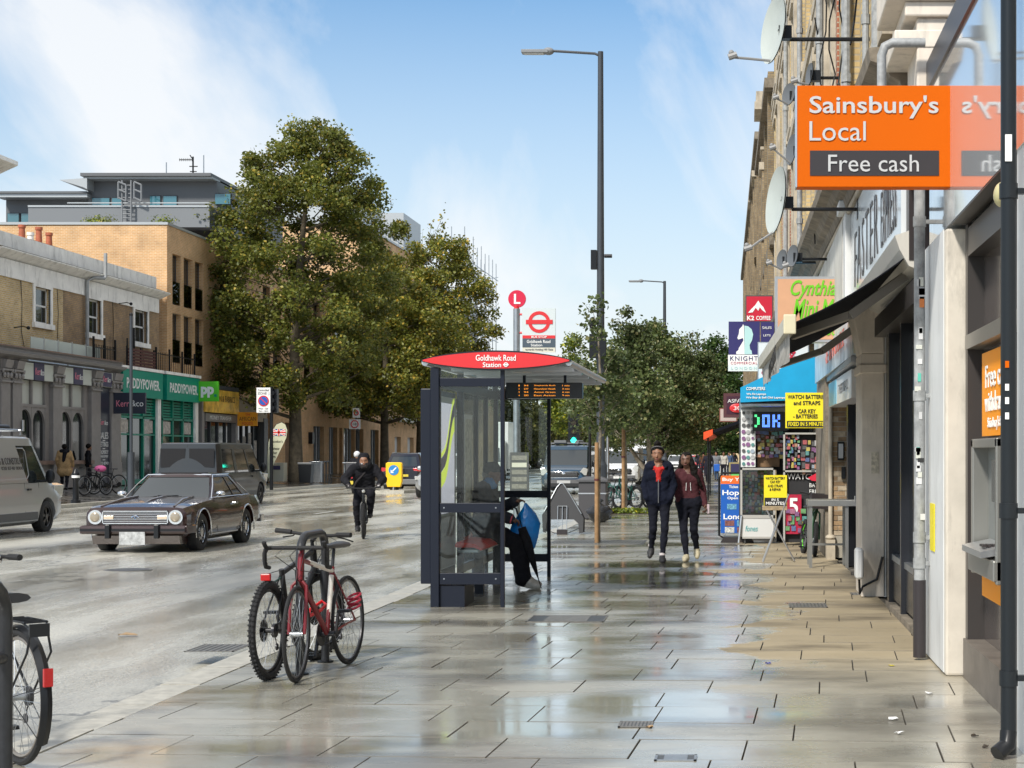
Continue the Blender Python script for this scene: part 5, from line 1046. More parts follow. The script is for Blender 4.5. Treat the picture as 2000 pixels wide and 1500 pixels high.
# roof: shallow curved canopy, red name panel on the end
RXL, RXR = -3.34, -1.78; n = 14
def roofz(t, sk=0): return 2.595+0.075*math.sin(math.pi*min(max(t, 0), 1))
def lens(y_, up, dn):
    c_ = []; 
    for i in range(n+1): t_ = i/n; c_.append((RXL+(RXR-RXL)*t_, y_, 2.575+up*math.sin(math.pi*t_)**0.75))
    for i in range(n, -1, -1): t_ = i/n; c_.append((RXL+(RXR-RXL)*t_, y_, 2.560-dn*math.sin(math.pi*t_)**0.75))
    return c_
TRIM = mat('black_trim', (0.01, 0.012, 0.016), 0.3)
g = MB(); g.loft([lens(S0-0.08, 0.098, 0.092), lens(S0-0.0, 0.098, 0.092)]); g.W('name_panel_edge', TRIM, bs)
g = MB(); g.loft([[Vector((p[0]*0.975+(-2.56)*0.025, S0-0.088, 2.567+(p[2]-2.567)*0.84)) for p in lens(0, 0.098, 0.092)], [Vector((p[0]*0.975+(-2.56)*0.025, S0-0.081, 2.567+(p[2]-2.567)*0.84)) for p in lens(0, 0.098, 0.092)]])
rp_ = g.W('name_panel', RED, bs)
text('Goldhawk Road', (-2.56, S0-0.092, 2.595), 0.415, 0.062, XP, ZP, LWHITE, rp_, bold=0.008); text('Station', (-2.60, S0-0.092, 2.523), 0.19, 0.05, XP, ZP, LWHITE, rp_, bold=0.008)
g = MB(); g.ring((-2.455, S0-0.092, 2.523), (0, 1, 0), 0.019, 0.005, 18, 6); g.box(-2.483, -2.427, S0-0.098, S0-0.088, 2.517, 2.529); g.build('roundel', LWHITE, rp_, world=True)
g = MB(); rings = []
for y_ in (S0+0.001, S1+0.1):
    rings.append([(RXL+0.02+(RXR-RXL-0.02)*i/n, y_, 2.56+0.085*math.sin(math.pi*i/n)) for i in range(n+1)]+[(RXL+0.02+(RXR-RXL-0.02)*i/n, y_, 2.545+0.08*math.sin(math.pi*i/n)) for i in range(n, -1, -1)])
g.loft(rings); g.build('roof_sheet', mat('smoky_roof_panel', (0.26, 0.27, 0.28), 0.12, 0.0, coat=0.8), bs, world=True)
g = MB(); g.cyl((RXR-0.03, S0-0.02, 2.55), (RXR-0.03, S1+0.12, 2.55), 0.035, n=12); g.cyl((RXL+0.03, S0-0.02, 2.55), (RXL+0.03, S1+0.12, 2.55), 0.035, n=12); g.build('gutter_rail', ALU, bs, world=True)
for y_ in (S0+0.7, S0+1.5, S0+2.4, S0+3.3, S1): B('roof_beam', ALU, (XL+0.04, RXR-0.05, y_-0.03, y_+0.03, 2.49, 2.54))
for y_ in (S0+1.1, S0+2.9): g = MB(); g.cyl((-2.45, y_, 2.50), (-2.45, y_, 2.53), 0.11, n=20); g.build('ceiling_light', mat('frosted_lamp', (0.6, 0.6, 0.58), 0.3), bs, world=True)
# departures display hung under the roof
dd = T('departures_display', 'black electronic departures display with amber text under the shelter roof', 'display', (-2.25, 18.6, 2.2)); Yd = 18.55; p = at(988, 747, Yd); q = at(1137, 778, Yd)
cs = MB().box(p.x, q.x, Yd, Yd+0.16, q.z, p.z).build('case', TRIM, dd, world=True, smooth=False, bevel=0.006); AMB = mat('amber_led', (0.9, 0.32, 0.02), 0.5, emit=0.9, ecol=(1.0, 0.33, 0.03))
for k, (a_, b_, c_, d_) in enumerate((('1', '94', 'Shepherds Bush', '1 min'), ('2', '237', 'Hounslow Heath', '3 min'), ('3', '94', 'Acton Green', '6 min'), ('4', '283', 'East Acton', '9 min'))):
    zz = p.z-0.035-k*0.037
    for s_, x_, w_ in ((a_, 0.17, 0.012), (b_, 0.25, 0.05), (c_, 0.46, 0.24), (d_, 0.70, 0.08)): text(s_, (p.x-0.02+x_, Yd-0.003, zz), w_, 0.017, XP, ZP, AMB, cs, depth=0.003)
for x_ in (p.x+0.2, q.x-0.2): MB().box(x_-0.015, x_+0.015, Yd+0.05, Yd+0.1, p.z, 2.55).W('hanger', NAVY, dd)
# perch bench
pb = T('perch_bench', 'red plastic perch bench inside the shelter on dark legs', 'bench', (-3.0, 19.3, 0)); RPL = mat('red_plastic_seat', (0.60, 0.03, 0.02), 0.35, coat=0.3)
for k in range(5):
    y_ = 18.0+k*0.6; g = MB(); g.prism([(-3.16, 0.60), (-3.14, 0.63), (-2.95, 0.61), (-2.87, 0.56), (-2.87, 0.53), (-2.95, 0.565), (-3.16, 0.57)], 'y', y_, y_+0.57); g.build('seat', RPL, pb, world=True, smooth=False, bevel=0.008)
MB().box(-3.12, -2.9, 17.98, 21.0, 0.515, 0.545).W('seat_rail', STEEL, pb)
for y_ in (18.7, 20.1): MB().box(-3.06, -2.96, y_, y_+0.1, 0, 0.515).W('leg', NAVY, pb)

# ------------------------------------------------------------------ bus stop flag
bp_ = T('bus_stop_flag', 'bus stop pole with red L disc and roundel flag reading Goldhawk Road Station', 'bus stop', (-3.5, 25.4, 0)); Yb = 25.4; c = at(1009, 886, Yb)
MB().cyl((c.x, Yb, 0), (c.x, Yb, at(0, 603, Yb).z), 0.052, n=16).build('pole', STEEL, bp_, world=True); MB().cyl((c.x, Yb, at(0, 605, Yb).z), (c.x, Yb, at(0, 597, Yb).z), 0.04, n=12).build('collar', RED, bp_, world=True)
dz = at(1010, 584, Yb); o = MB().disc((dz.x, Yb, dz.z), (0, 1, 0), 0.136, 0.04, 36).build('letter_disc', mat('crimson_disc', (0.58, 0.01, 0.05), 0.35), bp_, world=True); text('L', (dz.x+0.005, Yb-0.025, dz.z), 0.10, 0.155, XP, ZP, LWHITE, o, bold=0.02)
p = at(1020, 602, Yb); q = at(1085, 688, Yb); Yf = Yb-0.02
fl = MB().box(p.x, q.x, Yf, Yf+0.04, q.z, p.z).W('flag', mat('flag_pale_grey', (0.56, 0.62, 0.63), 0.35), bp_)
def fpx(name, m_, x0, y0, x1, y1, off=0.004): a = at(x0, y0, Yf); b = at(x1, y1, Yf); return MB().box(a.x, b.x, Yf-off, Yf, b.z, a.z).W(name, m_, fl)
fpx('red_band', RED, 1020.5, 655, 1084.5, 661); SLATE = mat('slate_band', (0.06, 0.085, 0.11), 0.4); fpx('slate_band', SLATE, 1020.5, 661.3, 1084.5, 678.5); fpx('cream_band', mat('cream_band', (0.62, 0.60, 0.50), 0.4), 1020.5, 679, 1084.5, 688)
rc = at(1053, 629, Yf); g = MB(); m_ = 40; inn = []; out_ = []
for i in range(m_): a_ = 2*math.pi*i/m_; out_.append((rc.x+0.170*math.cos(a_), rc.z+0.168*math.sin(a_))); inn.append((rc.x+0.118*math.cos(a_), rc.z+0.116*math.sin(a_)))
for i in range(m_):
    j = (i+1) % m_; g.add([(p_[0], y_, p_[1]) for y_ in (Yf-0.006, Yf) for p_ in (out_[i], out_[j], inn[j], inn[i])], [(0, 1, 2, 3), (0, 1, 5, 4), (2, 3, 7, 6)])
g.W('roundel_ring', RED, fl); MB().box(rc.x-0.205, rc.x+0.21, Yf-0.009, Yf-0.001, rc.z-0.031, rc.z+0.034).W('roundel_bar', RED, fl)
def ft(s_, x, y, w_, h_, m_): cc = at(x, y, Yf-0.007); return text(s_, cc, w_*Yb/3200, h_*Yb/3200, XP, ZP, m_, fl, bold=0.01)
ft('BUS STOP', 1053, 658, 30, 4, LWHITE); ft('Goldhawk Road', 1052, 667, 46, 6, LWHITE); ft('Station', 1048, 674, 22, 5, LWHITE); ft('towards Notting Hill Gate', 1053, 683, 54, 5, GREYP)
for y_ in (614, 650): a = at(1011, y_, Yb); b = at(1022, y_, Yb); MB().cyl((a.x, Yb, a.z), (b.x, Yb, b.z), 0.018, n=8).build('flag_bracket', RED, bp_, world=True)
tp = MB().box(c.x-0.09, c.x+0.20, Yb-0.10, Yb-0.055, 1.02, 1.62).W('timetable_case', mat('dark_grey_case', (0.10, 0.10, 0.10), 0.4), bp_)
for k in range(5): MB().box(c.x-0.06, c.x+0.17, Yb-0.104, Yb-0.1, 1.06+k*0.11, 1.13+k*0.11).W('timetable_strip', mat('timetable_print', (0.24, 0.23, 0.2), 0.5, var=0.3, vscale=30) if k != 3 else mat('cream_band', (0.62, 0.6, 0.5)), tp)

# ------------------------------------------------------------------ lamp columns and signals
LP = mat('lamp_post_grey', (0.045, 0.052, 0.062), 0.4, var=0.1)
def lamp(lab, x, y, h, arm, r0, z0=0.0):
    t = T('lamp_post', lab, 'lamp post', (x, y, z0), group='lamp posts along the pavement')
    g = MB(); g.cyl((0, 0, 0), (0, 0, 1.3), r0*1.5, n=16); g.cyl((0, 0, 1.3), (0, 0, 1.4), r0*1.5, r0, n=16); g.tube([(0, 0, 1.4), (0, 0, h*0.5), (0, 0, h)], [r0, r0*0.85, r0*0.62], 16); g.build('column', LP, t)
    MB().tube([(0, 0, h-0.12), (-0.15, 0, h-0.05), (-arm*0.62, 0, h+0.02)], 0.035, 8).build('bracket_arm', LP, t)
    g = MB(); g.sph((-arm*0.66, 0, h+0.01), (0.15, 0.12, 0.10), 12, 8); g.box(-arm*1.0, -arm*0.66, -0.14, 0.14, h-0.05, h+0.035); g.build('lamp_head', mat('lamp_head_grey', (0.22, 0.23, 0.24), 0.4), t, bevel=0.01)
    MB().box(-arm*0.97, -arm*0.72, -0.11, 0.11, h-0.065, h-0.051).build('lens', mat('lamp_lens', (0.5, 0.5, 0.48), 0.2), t, smooth=False); return t
p = at(1173, 1006, 43); t = lamp('tallest lamp post, standing behind the staked saplings', p.x, 43, 12.15, 2.07, 0.115)
a = at(1163, 500, 43); g = MB(); g.box(p.x-0.25, p.x-0.1, 42.9, 43.1, a.z-0.35, a.z+0.15); g.tube([(p.x+0.1, 43, a.z), (p.x+0.3, 43, a.z)], 0.05, 8); g.build('control_box', BLACK, t, world=True)
a = at(1158, 632, 43); g = MB(); g.sph((a.x, 42.9, a.z), (0.10, 0.12, 0.17), 12, 8); g.box(a.x, p.x, 42.95, 43.0, a.z-0.3, a.z-0.26); g.top('cctv_camera', BLACK, 'round black camera housing on the tallest lamp post', 'camera')
sgt = T('traffic_signal', 'black signal head seen from behind on the tallest lamp post', 'traffic light', (p.x, 42.8, 3.9)); a = at(1151, 652, 42.7); b = at(1184, 700, 42.7)
MB().box(a.x, b.x, 42.66, 42.70, b.z, a.z).build('backing_board', BLACK, sgt, world=True, smooth=False, bevel=0.01)
for k in range(3): MB().cyl((0.5*(a.x+b.x), 42.70, b.z+0.12+k*0.2), (0.5*(a.x+b.x), 42.86, b.z+0.12+k*0.2), 0.10, 0.07, n=16).build('signal_housing', BLACK, sgt, world=True)
p = at(1298, 980, 94); lamp('second lamp post, rising behind the leafy pavement trees', p.x, 94, 11.5, 2.05, 0.13)
p = at(1363, 930, 147); lamp('farthest lamp post, small above the dark trees at the right', p.x, 147, 11.8, 2.3, 0.13)
sgt = T('traffic_signal', 'signal showing green above the road beyond the blue van', 'traffic light', at(1121, 960, 75)); a = at(1121, 838, 75)
MB().cyl((a.x, 75, 0), (a.x, 75, a.z+0.7), 0.06, n=10).build('pole', BLACK, sgt, world=True); MB().box(a.x-0.26, a.x+0.26, 74.9, 74.96, a.z-0.75, a.z+0.7).W('backing_board', BLACK, sgt)
for k, (m_, nm) in enumerate(((mat('green_signal_light', (0.02, 0.8, 0.5), 0.4, emit=3.5, ecol=(0.02, 0.85, 0.55)), 'green_lamp'), (mat('unlit_lens', (0.03, 0.02, 0.01), 0.3), 'amber_lamp'), (mat('unlit_lens', (0.03, 0.02, 0.01)), 'red_lamp'))):
    MB().disc((a.x, 74.86, a.z-0.5+k*0.4), (0, 1, 0), 0.13, 0.05, 20).build(nm, m_, sgt, world=True); MB().tube([(a.x-0.15, 74.85, a.z-0.5+k*0.4), (a.x, 74.8, a.z-0.34+k*0.4), (a.x+0.15, 74.85, a.z-0.5+k*0.4)], 0.02, 6).build('visor', BLACK, sgt, world=True)
# posts and small signs
for x_, yb, Yp_, h_, r_, lab, m_ in ((1187, 960, 62, 3.3, 0.06, 'slim grey post right of the tall lamp post', STEEL), (1152, 975, 56, 3.2, 0.05, 'slim dark post left of the tall lamp post', BLACK)):
    c = at(x_, yb, Yp_); MB().cyl((c.x, Yp_, -0.05), (c.x, Yp_, h_), r_, n=10).top('post', m_, lab, 'post')
pz = T('parking_zone_sign', 'controlled zone no parking sign on dark post at the far kerb', 'sign', at(515, 955, 84)); Yz = 72.0; a = at(501, 757, Yz); b = at(528, 806, Yz)
MB().cyl((b.x+0.02, Yz+0.1, 0.0), (b.x+0.02, Yz+0.1, a.z+0.05), 0.075, n=10).build('post', BLACK, pz, world=True); sf = MB().box(a.x, b.x, Yz, Yz+0.03, b.z, a.z).W('plate', LWHITE, pz)
c = at(514.5, 783, Yz-0.02); MB().disc((c.x, Yz-0.012, c.z), (0, 1, 0), 0.235, 0.02, 28).build('red_rim', RED, sf, world=True); MB().disc((c.x, Yz-0.026, c.z), (0, 1, 0), 0.185, 0.01, 28).build('blue_disc', mat('traffic_blue', (0.02, 0.10, 0.45), 0.4), sf, world=True); MB().bar((c.x-0.15, Yz-0.034, c.z+0.15), (c.x+0.15, Yz-0.034, c.z-0.15), 0.045, 0.01, up=(0, 1, 0)).W('red_bar', RED, sf)
for s_, yy, w_, h_ in (('Controlled', 762, 0.48, 0.09), ('ZONE  J', 769, 0.5, 0.13), ('Mon - Sat', 798, 0.42, 0.07), ('9am - 8pm', 803, 0.42, 0.07)): c = at(514.5, yy, Yz-0.01); text(s_, (c.x, Yz-0.006, c.z), w_, h_, XP, ZP, LBLACK, sf)
a = at(531, 775, Yz+0.3); g = MB(); g.box(a.x-0.1, a.x+0.25, Yz+0.2, Yz+0.5, a.z-0.7, a.z+0.35)
for k in range(3): g.cyl((a.x+0.08, Yz+0.2, a.z-0.5+k*0.33), (a.x+0.08, Yz+0.05, a.z-0.5+k*0.33), 0.1, n=12)
g.top('traffic_signal', BLACK, 'black signal head beside the controlled zone sign', 'traffic light')
wl = T('weight_limit_sign', 'two small white restriction plates on a post under the plane trees', 'sign', at(694, 945, 92)); Yz = 92.0; c = at(694, 803, Yz)
MB().cyl((c.x+0.05, Yz+0.06, 0), (c.x+0.05, Yz+0.06, c.z+0.3), 0.05, n=8).build('post', BLACK, wl, world=True)
for (y0, y1, x0, x1) in ((797, 816, 689, 703), (819, 838, 682, 704)):
    a = at(x0, y0, Yz); b = at(x1, y1, Yz); s_ = MB().box(a.x, b.x, Yz-0.02, Yz, b.z, a.z).W('plate', LWHITE, wl); m_ = (a+b)/2
    MB().ring((m_.x, Yz-0.03, m_.z), (0, 1, 0), 0.2 if y0 > 810 else 0.12, 0.03, 24, 6).build('red_ring', RED, s_, world=True); text('18', (m_.x, Yz-0.026, m_.z), 0.2, 0.13, XP, ZP, LBLACK, s_)
# slim street pole in front of the shops, bollard, bins, keep-left bollard, feather flag
c = at(256, 965, 56); t = T('street_pole', 'tall slim black pole in front of the betting shop', 'post', (c.x, 56, 0.05)); g = MB(); g.cyl((0, 0, 0), (0, 0, 1.6), 0.12, n=12); g.cyl((0, 0, 1.6), (0, 0, 6.3), 0.055, n=10); g.build('column', LP, t); MB().sph((0, 0, 6.3), 0.07, 8, 6).build('finial', BLACK, t)
c = at(148, 983, 52.8); t = T('bollard', 'black cast bollard with white band at the far kerb', 'bollard', (c.x, 52.8, 0)); g = MB(); g.tube([(0, 0, 0), (0, 0, 0.1), (0, 0, 0.12), (0, 0, 0.75), (0, 0, 0.8), (0, 0, 0.95), (0, 0, 1.0), (0, 0, 1.12)], [0.15, 0.15, 0.10, 0.085, 0.12, 0.12, 0.10, 0.03], 14); g.build('body', BLACK, t); MB().cyl((0, 0, 0.82), (0, 0, 0.9), 0.125, n=14).build('white_band', LWHITE, t)
t = T('keep_left_bollard', 'yellow illuminated keep left bollard on the traffic island', 'bollard', (-14.4, 67.8, 0.1)); tf = MB(); tf.prism([(-0.27, 0.12), (0.27, 0.12), (0.33, 0.35), (0.33, 1.1), (0.25, 1.14), (-0.25, 1.14), (-0.33, 1.1), (-0.33, 0.35)], 'y', -0.14, 0.14)
yb_ = tf.build('body', mat('bollard_yellow', (0.9, 0.55, 0.01), 0.4), t, bevel=0.02); MB().disc((0, -0.15, 0.82), (0, 1, 0), 0.21, 0.02, 28).build('blue_disc', mat('signal_blue', (0.02, 0.22, 0.55), 0.4), yb_)
MB().bar((0.11, -0.165, 0.93), (-0.06, -0.165, 0.76), 0.05, 0.01, up=(0, 1, 0)).S('arrow', LWHITE, yb_); g = MB(); g.prism([(-0.12, 0.70), (-0.12, 0.84), (0.02, 0.70)], 'y', -0.17, -0.16); g.S('arrow_head', LWHITE, yb_); MB().cyl((0, 0, -0.02), (0, 0, 0.12), 0.2, 0.14, n=14).build('base', BLACK, t)
MB().prism([(-15.0, 66.8), (-13.8, 66.8), (-13.6, 67.6), (-13.6, 69.5), (-15.2, 69.5), (-15.2, 67.6)], 'z', -0.1, 0.10).struct('traffic_island', KERB, smooth=False)
c = at(598, 947, 84); t = T('litter_bin', 'black litter bin beside the nearest plane tree trunk', 'bin', (c.x, 84, 0.1)); g = MB(); g.prism([(-0.28, 0), (0.28, 0), (0.34, 0.95), (-0.34, 0.95)], 'y', -0.3, 0.3); g.build('body', BLACK, t, smooth=False, bevel=0.02); MB().box(-0.36, 0.36, -0.33, 0.33, 0.95, 1.05).build('lid', GREYP, t, smooth=False, bevel=0.02)
c = at(612, 945, 86); t = T('litter_bin', 'grey metal box bin right of the black litter bin', 'bin', (c.x+0.15, 86, 0.1)); MB().box(-0.3, 0.3, -0.3, 0.3, 0, 1.1).build('body', STEEL, t, smooth=False, bevel=0.02)
c = at(543, 943, 82); t = T('litter_bin', 'pale square bin beside the feather flag', 'bin', (c.x, 82, 0.2)); MB().box(-0.38, 0.38, -0.3, 0.3, 0, 0.95).build('body', mat('pale_bin', (0.4, 0.38, 0.3), 0.6), t, smooth=False, bevel=0.02); MB().box(-0.2, 0.2, -0.31, -0.3, 0.6, 0.8).S('slot', PURP, t)
ffl = T('feather_flag', 'cream feather banner with a union flag print on the far pavement', 'flag', at(528, 940, 81)); Yf2 = 81; pts = [(523, 935), (522, 900), (524, 865), (530, 845), (540, 829), (550, 825), (557, 829), (561, 840), (559, 855), (552, 870), (540, 895), (531, 915), (526, 932)]
cream = mat('cream_flag_cloth', (0.55, 0.54, 0.38), 0.8); fo = flat('banner', pts, Yf2, 0, cream, ffl, th=0.012); MB().tube([at(x, y, Yf2+0.03) for x, y in [(522, 945)]+pts[:8]], 0.03, 6).build('pole', BLACK, ffl, world=True); UB = mat('flag_blue', (0.03, 0.04, 0.22), 0.6)
flat('flag_field', [(532, 838), (557, 838), (558, 851), (531, 851)], Yf2, 0.01, UB, fo)
for a_, b_, w_, m_ in (((532, 839), (557, 850), 0.10, LWHITE), ((532, 850), (557, 839), 0.10, LWHITE), ((532, 839), (557, 850), 0.04, REDT), ((532, 850), (557, 839), 0.04, REDT), ((531, 844.5), (558, 844.5), 0.13, LWHITE), ((544.5, 838), (544.5, 851), 0.13, LWHITE), ((531, 844.5), (558, 844.5), 0.07, REDT), ((544.5, 838), (544.5, 851), 0.07, REDT)):
    q_ = 0.02+0.004*(w_ < 0.09)+0.004*(w_ in (0.13, 0.07))*2; MB().bar(at(*a_, Yf2-q_), at(*b_, Yf2-q_), w_, 0.002, up=(0, 1, 0)).W('flag_stripe', m_, fo)
for s_, y_, x_, w_ in (("London's", 862, 541, 0.55), ('Hairdresser', 876, 536, 0.5), ('Barber', 884, 534, 0.36), ('Threading', 892, 532, 0.3)): text(s_, at(x_, y_, Yf2-0.012), w_, 0.13, XP, ZP, LBLACK, fo)
# kerb-side hoops on the far pavement
def hoop(lab, x, y, z0, h, L, r, rz=0, group='cycle hoops', xbar=False):
    t = T('cycle_stand', lab, 'cycle stand', (x, y, z0), rz, group=group); c = 0.16; pts = [(0, 0, 0), (0, 0, h-c)]+[(0, c-c*math.cos(a), h-c+c*math.sin(a)) for a in (R(22), R(45), R(68), R(90))]
    pts += [(0, L-p_[1], p_[2]) for p_ in pts[::-1]]
    MB().tube(pts, r, 14).build('hoop', mat('black_tube', (0.018, 0.019, 0.022), 0.38, var=0.2, vscale=20, bump=0.15, bscale=60), t)
    if xbar: MB().cyl((0, 0, 0.68), (0, L, 0.68), r*0.8, n=10).build('cross_bar', mat('black_tube', (0.018, 0.019, 0.022)), t)
    for y_ in (0, L): MB().cyl((0, y_, 0), (0, y_, 0.012), r*2.0, n=14).build('base_plate', BLACK, t)
    return t
for k, x_ in enumerate((631, 637)): c = at(x_, 948, 83+k); hoop('thin black hoop on the far pavement, %s' % ('left of its pair' if k == 0 else 'right of its pair'), c.x, 83+k, 0.1, 1.1, 0.6, 0.04)
# near cycle stands
hoop('black steel hoop with two bicycles locked to it', -3.20, 11.85, 0, 1.0, 0.72, 0.031)
hoop('black steel hoop cut off by the left edge with a crossbar', -3.33, 6.68, 0, 1.02, 0.72, 0.032, xbar=True)

# ------------------------------------------------------------------ pavement furniture on the right
c = at(1159, 1015, 40); t = T('litter_bin', 'big square dark grey litter bin behind the staked sapling', 'bin', (c.x, 40, 0)); MB().box(-0.33, 0.33, -0.33, 0.33, 0.02, 0.92).build('body', mat('bin_grey', (0.06, 0.058, 0.062), 0.5), t, smooth=False, bevel=0.015)
g = MB(); g.loft([[(-0.38, -0.38, 0.92), (0.38, -0.38, 0.92), (0.38, 0.38, 0.92), (-0.38, 0.38, 0.92)], [(-0.38, -0.38, 0.97), (0.38, -0.38, 0.97), (0.38, 0.38, 0.97), (-0.38, 0.38, 0.97)], [(-0.2, -0.2, 1.04), (0.2, -0.2, 1.04), (0.2, 0.2, 1.04), (-0.2, 0.2, 1.04)]]); g.build('lid', mat('bin_lid', (0.09, 0.09, 0.095), 0.4), t, smooth=False); MB().box(-0.34, 0.34, -0.34, 0.34, 0.62, 0.65).S('band', ALU, t)
g = MB(); q = random.Random(8); g.sph((0, 0, 0.2), (0.3, 0.25, 0.22), 20, 14); g.v = [(v_[0]*(1+0.12*math.sin(v_[2]*30+v_[0]*20)), v_[1]*(1+0.12*math.cos(v_[2]*26)), max(0.0, v_[2]*(1+0.06*math.sin(v_[0]*40)))) for v_ in g.v]; g.tube([(0, 0, 0.38), (0.03, 0, 0.47), (0.06, 0.02, 0.52)], [0.07, 0.02, 0.05], 8); c = at(1172, 1020, 38.5); o = g.build('rubbish_bag', mat('black_polythene', (0.014, 0.015, 0.018), 0.22, bump=0.8, bscale=9), None); o.location = (c.x, 38.3, 0); tag(o, 'black tied rubbish bag slumped against the square bin', 'bag')
# sapling-shaped sign board seen from behind
c = at(1100, 1043, 32.6); t = T('pavement_board', 'black triangular pavement board seen from behind, left of the square bin', 'sign board', (c.x, 32.6, 0)); pl_ = mat('black_board_plastic', (0.028, 0.028, 0.03), 0.5, var=0.15)
w_ = lambda x, y: ((x-1100)*32.6/3200, (1043-y)*32.6/3200)
pts = [w_(1062, 1038), (w_(1060, 1005)), w_(1065, 998), w_(1088, 952), w_(1095, 944), w_(1100, 944), w_(1107, 954), w_(1137, 1003), w_(1141, 1012), w_(1140, 1040), w_(1133, 1041), w_(1131, 1022), w_(1122, 1014), w_(1072, 1014), w_(1068, 1022), w_(1068, 1040)]
hl = Vector((0, 0, 0)); 
def tri(parent, lean, y0):
    g = MB(); L = [(p_[0], p_[1]) for p_ in pts]; C_ = (0, 0.55); n_ = len(L)
    tr = [[0, 1, 14, 15], [1, 2, 13, 14], [2, 3, 12, 13], [3, 6, 11, 12], [3, 4, 5, 6], [6, 7, 10, 11], [7, 8, 9, 10]]
    g.add([(x, y_+lean*z, z) for y_ in (y0, y0+0.03) for x, z in L], [tuple(f_) for f_ in tr]+[tuple(n_+i for i in f_[::-1]) for f_ in tr]+[(i, (i+1) % n_, n_+(i+1) % n_, n_+i) for i in range(n_)]); return g
tri(t, 0.16, -0.18).S('board', pl_, t)
tri(t, -0.16, 0.18).S('board', pl_, t)
g = MB(); ed = [pts[2], pts[3], pts[4], pts[5], pts[6], pts[7]]; g.tube([(x, -0.20+0.16*z, z) for x, z in ed], 0.012, 6); g.build('edge_trim', STEEL, t)
g = MB()
for dx in (-0.09, 0.0, 0.09): g.tube([(dx, -0.21, 0.05), (dx, -0.13, 0.56)], 0.008, 6)
for z_ in (0.1, 0.56): g.tube([(-0.09, -0.21+0.16*z_, z_), (0.09, -0.21+0.16*z_, z_)], 0.008, 6)
g.build('leaflet_rack', STEEL, t); MB().box(-0.10, 0.10, -0.25, -0.14, 0.0, 0.1).build('rack_foot', SDK, t); MB().tube([(-0.35, -0.17, 0.1), (-0.15, -0.2, 0.03), (0.12, -0.2, 0.03), (0.33, -0.17, 0.12)], 0.008, 6).build('chain', BLACK, t)
# tour board on springs
c = at(1440, 1060, 29.6); t = T('pavement_board', 'tall blue and orange tour poster board reading Hop-on', 'sign board', (c.x, 29.7, 0)); PB_ = mat('poster_blue', (0.012, 0.10, 0.42), 0.3); OR2 = mat('poster_orange', (0.80, 0.14, 0.02), 0.35)
g = MB(); Wd = 0.33; pts2 = [(-Wd, 0.12), (-Wd, 1.16), (-Wd+0.07, 1.25), (Wd-0.07, 1.25), (Wd, 1.16), (Wd, 0.12), (Wd-0.1, 0.06), (-Wd+0.1, 0.06)]
g.tube([(x, 0, z) for x, z in pts2], 0.02, 8, closed=True); g.build('frame', BLACK, t); pp_ = MB().box(-Wd+0.03, Wd-0.03, -0.012, 0.012, 0.16, 1.05).S('poster', PB_, t); MB().box(-Wd+0.03, Wd-0.03, -0.014, 0.014, 1.052, 1.2).S('poster_heading', OR2, t)
MB().prism([(-0.3, 0), (0.3, 0), (0.24, 0.1), (-0.24, 0.1)], 'y', -0.25, 0.25).S('base', SDK, t)
def pt(s_, x, z, w_, h_, m_=LWHITE): return text(s_, (x, -0.016, z), w_, h_, XP, ZP, m_, pp_, world=False, bold=0.02)
pt('Buy Your', -0.02, 1.125, 0.5, 0.08); pt('Ticket here', 0.0, 1.0, 0.3, 0.05); pt('Hop-on', 0.0, 0.88, 0.54, 0.12); pt('Open Top', 0.0, 0.79, 0.36, 0.06); pt('London', -0.0, 0.46, 0.5, 0.1)
q = random.Random(2)
for k, (x, z) in enumerate(((-0.14, 0.34), (0.08, 0.34), (-0.14, 0.22), (0.08, 0.22), (-0.10, 0.64), (0.14, 0.66))): MB().box(x-0.085, x+0.085, -0.018, -0.013, z-0.05, z+0.05).build('photo_print', mat('tour_photo_%d' % (k % 3), [(0.20, 0.08, 0.07), (0.12, 0.3, 0.42), (0.5, 0.5, 0.46)][k % 3], 0.4, var=0.7, vscale=40), pp_, smooth=False)

# ------------------------------------------------------------------ phone accessory shop: blue awning, stands, goods
ps = T('phone_shop', 'phone accessory shop with open front under the blue awning', 'shop', (1.3, 29, 0))
MB().box(1.28, 3.0, 25.3, 36, 0, 3.15).W('side_wall', SOOTST, ps)
MB().box(0.62, 1.27, 29.72, 29.95, 0, 2.35).W('back_partition', DARKIN, ps); MB().box(-0.04, 0.62, 29.78, 29.95, 1.3, 2.6).W('hung_partition', DARKIN, ps)
for x_ in (-0.03, 1.24): MB().box(x_-0.03, x_+0.03, 29.55, 29.66, 0, 2.6).W('post', FRAME, ps)
MB().box(-0.05, 1.27, 29.5, 29.7, 2.35, 2.6).W('header', STEEL, ps)
aw = T('awning', 'bright blue Dutch awning lettered Computers over the phone shop', 'awning', (0.7, 28.6, 2.5)); BLA = mat('cyan_blue_fabric', (0.0, 0.30, 0.56), 0.75, var=0.06, vscale=4); Ya = 28.2
P = [at(1446, 757, Ya), at(1600, 684, Ya), at(1614, 690, Ya), at(1614, 766, Ya), at(1600, 779, Ya), at(1446, 786, Ya)]
o = MB(); n_ = len(P); o.add([p_ for p_ in P]+[p_+Vector((0, 5.6, 0)) for p_ in P], [tuple(range(n_)), tuple(range(n_, 2*n_)), (0, 1, n_+1, n_), (1, 2, n_+2, n_+1), (5, 0, n_, n_+5)]); awn = o.W('cover', BLA, aw)
for s_, x, y, w_, h_ in (('COMPUTERS', 1476, 759, 37, 6), ('We Fix Laptops', 1477, 770, 38, 5), ('We Buy & Sell Old Laptops', 1495, 777, 76, 5)): lett(s_, x, y, w_, h_, Ya, LWHITE, awn, off=0.01, bold=0.02)
MB().box(P[0].x, 1.2, Ya+0.1, Ya+5.5, P[5].z-0.06, P[5].z-0.02).W('frame_bar', STEEL, aw)
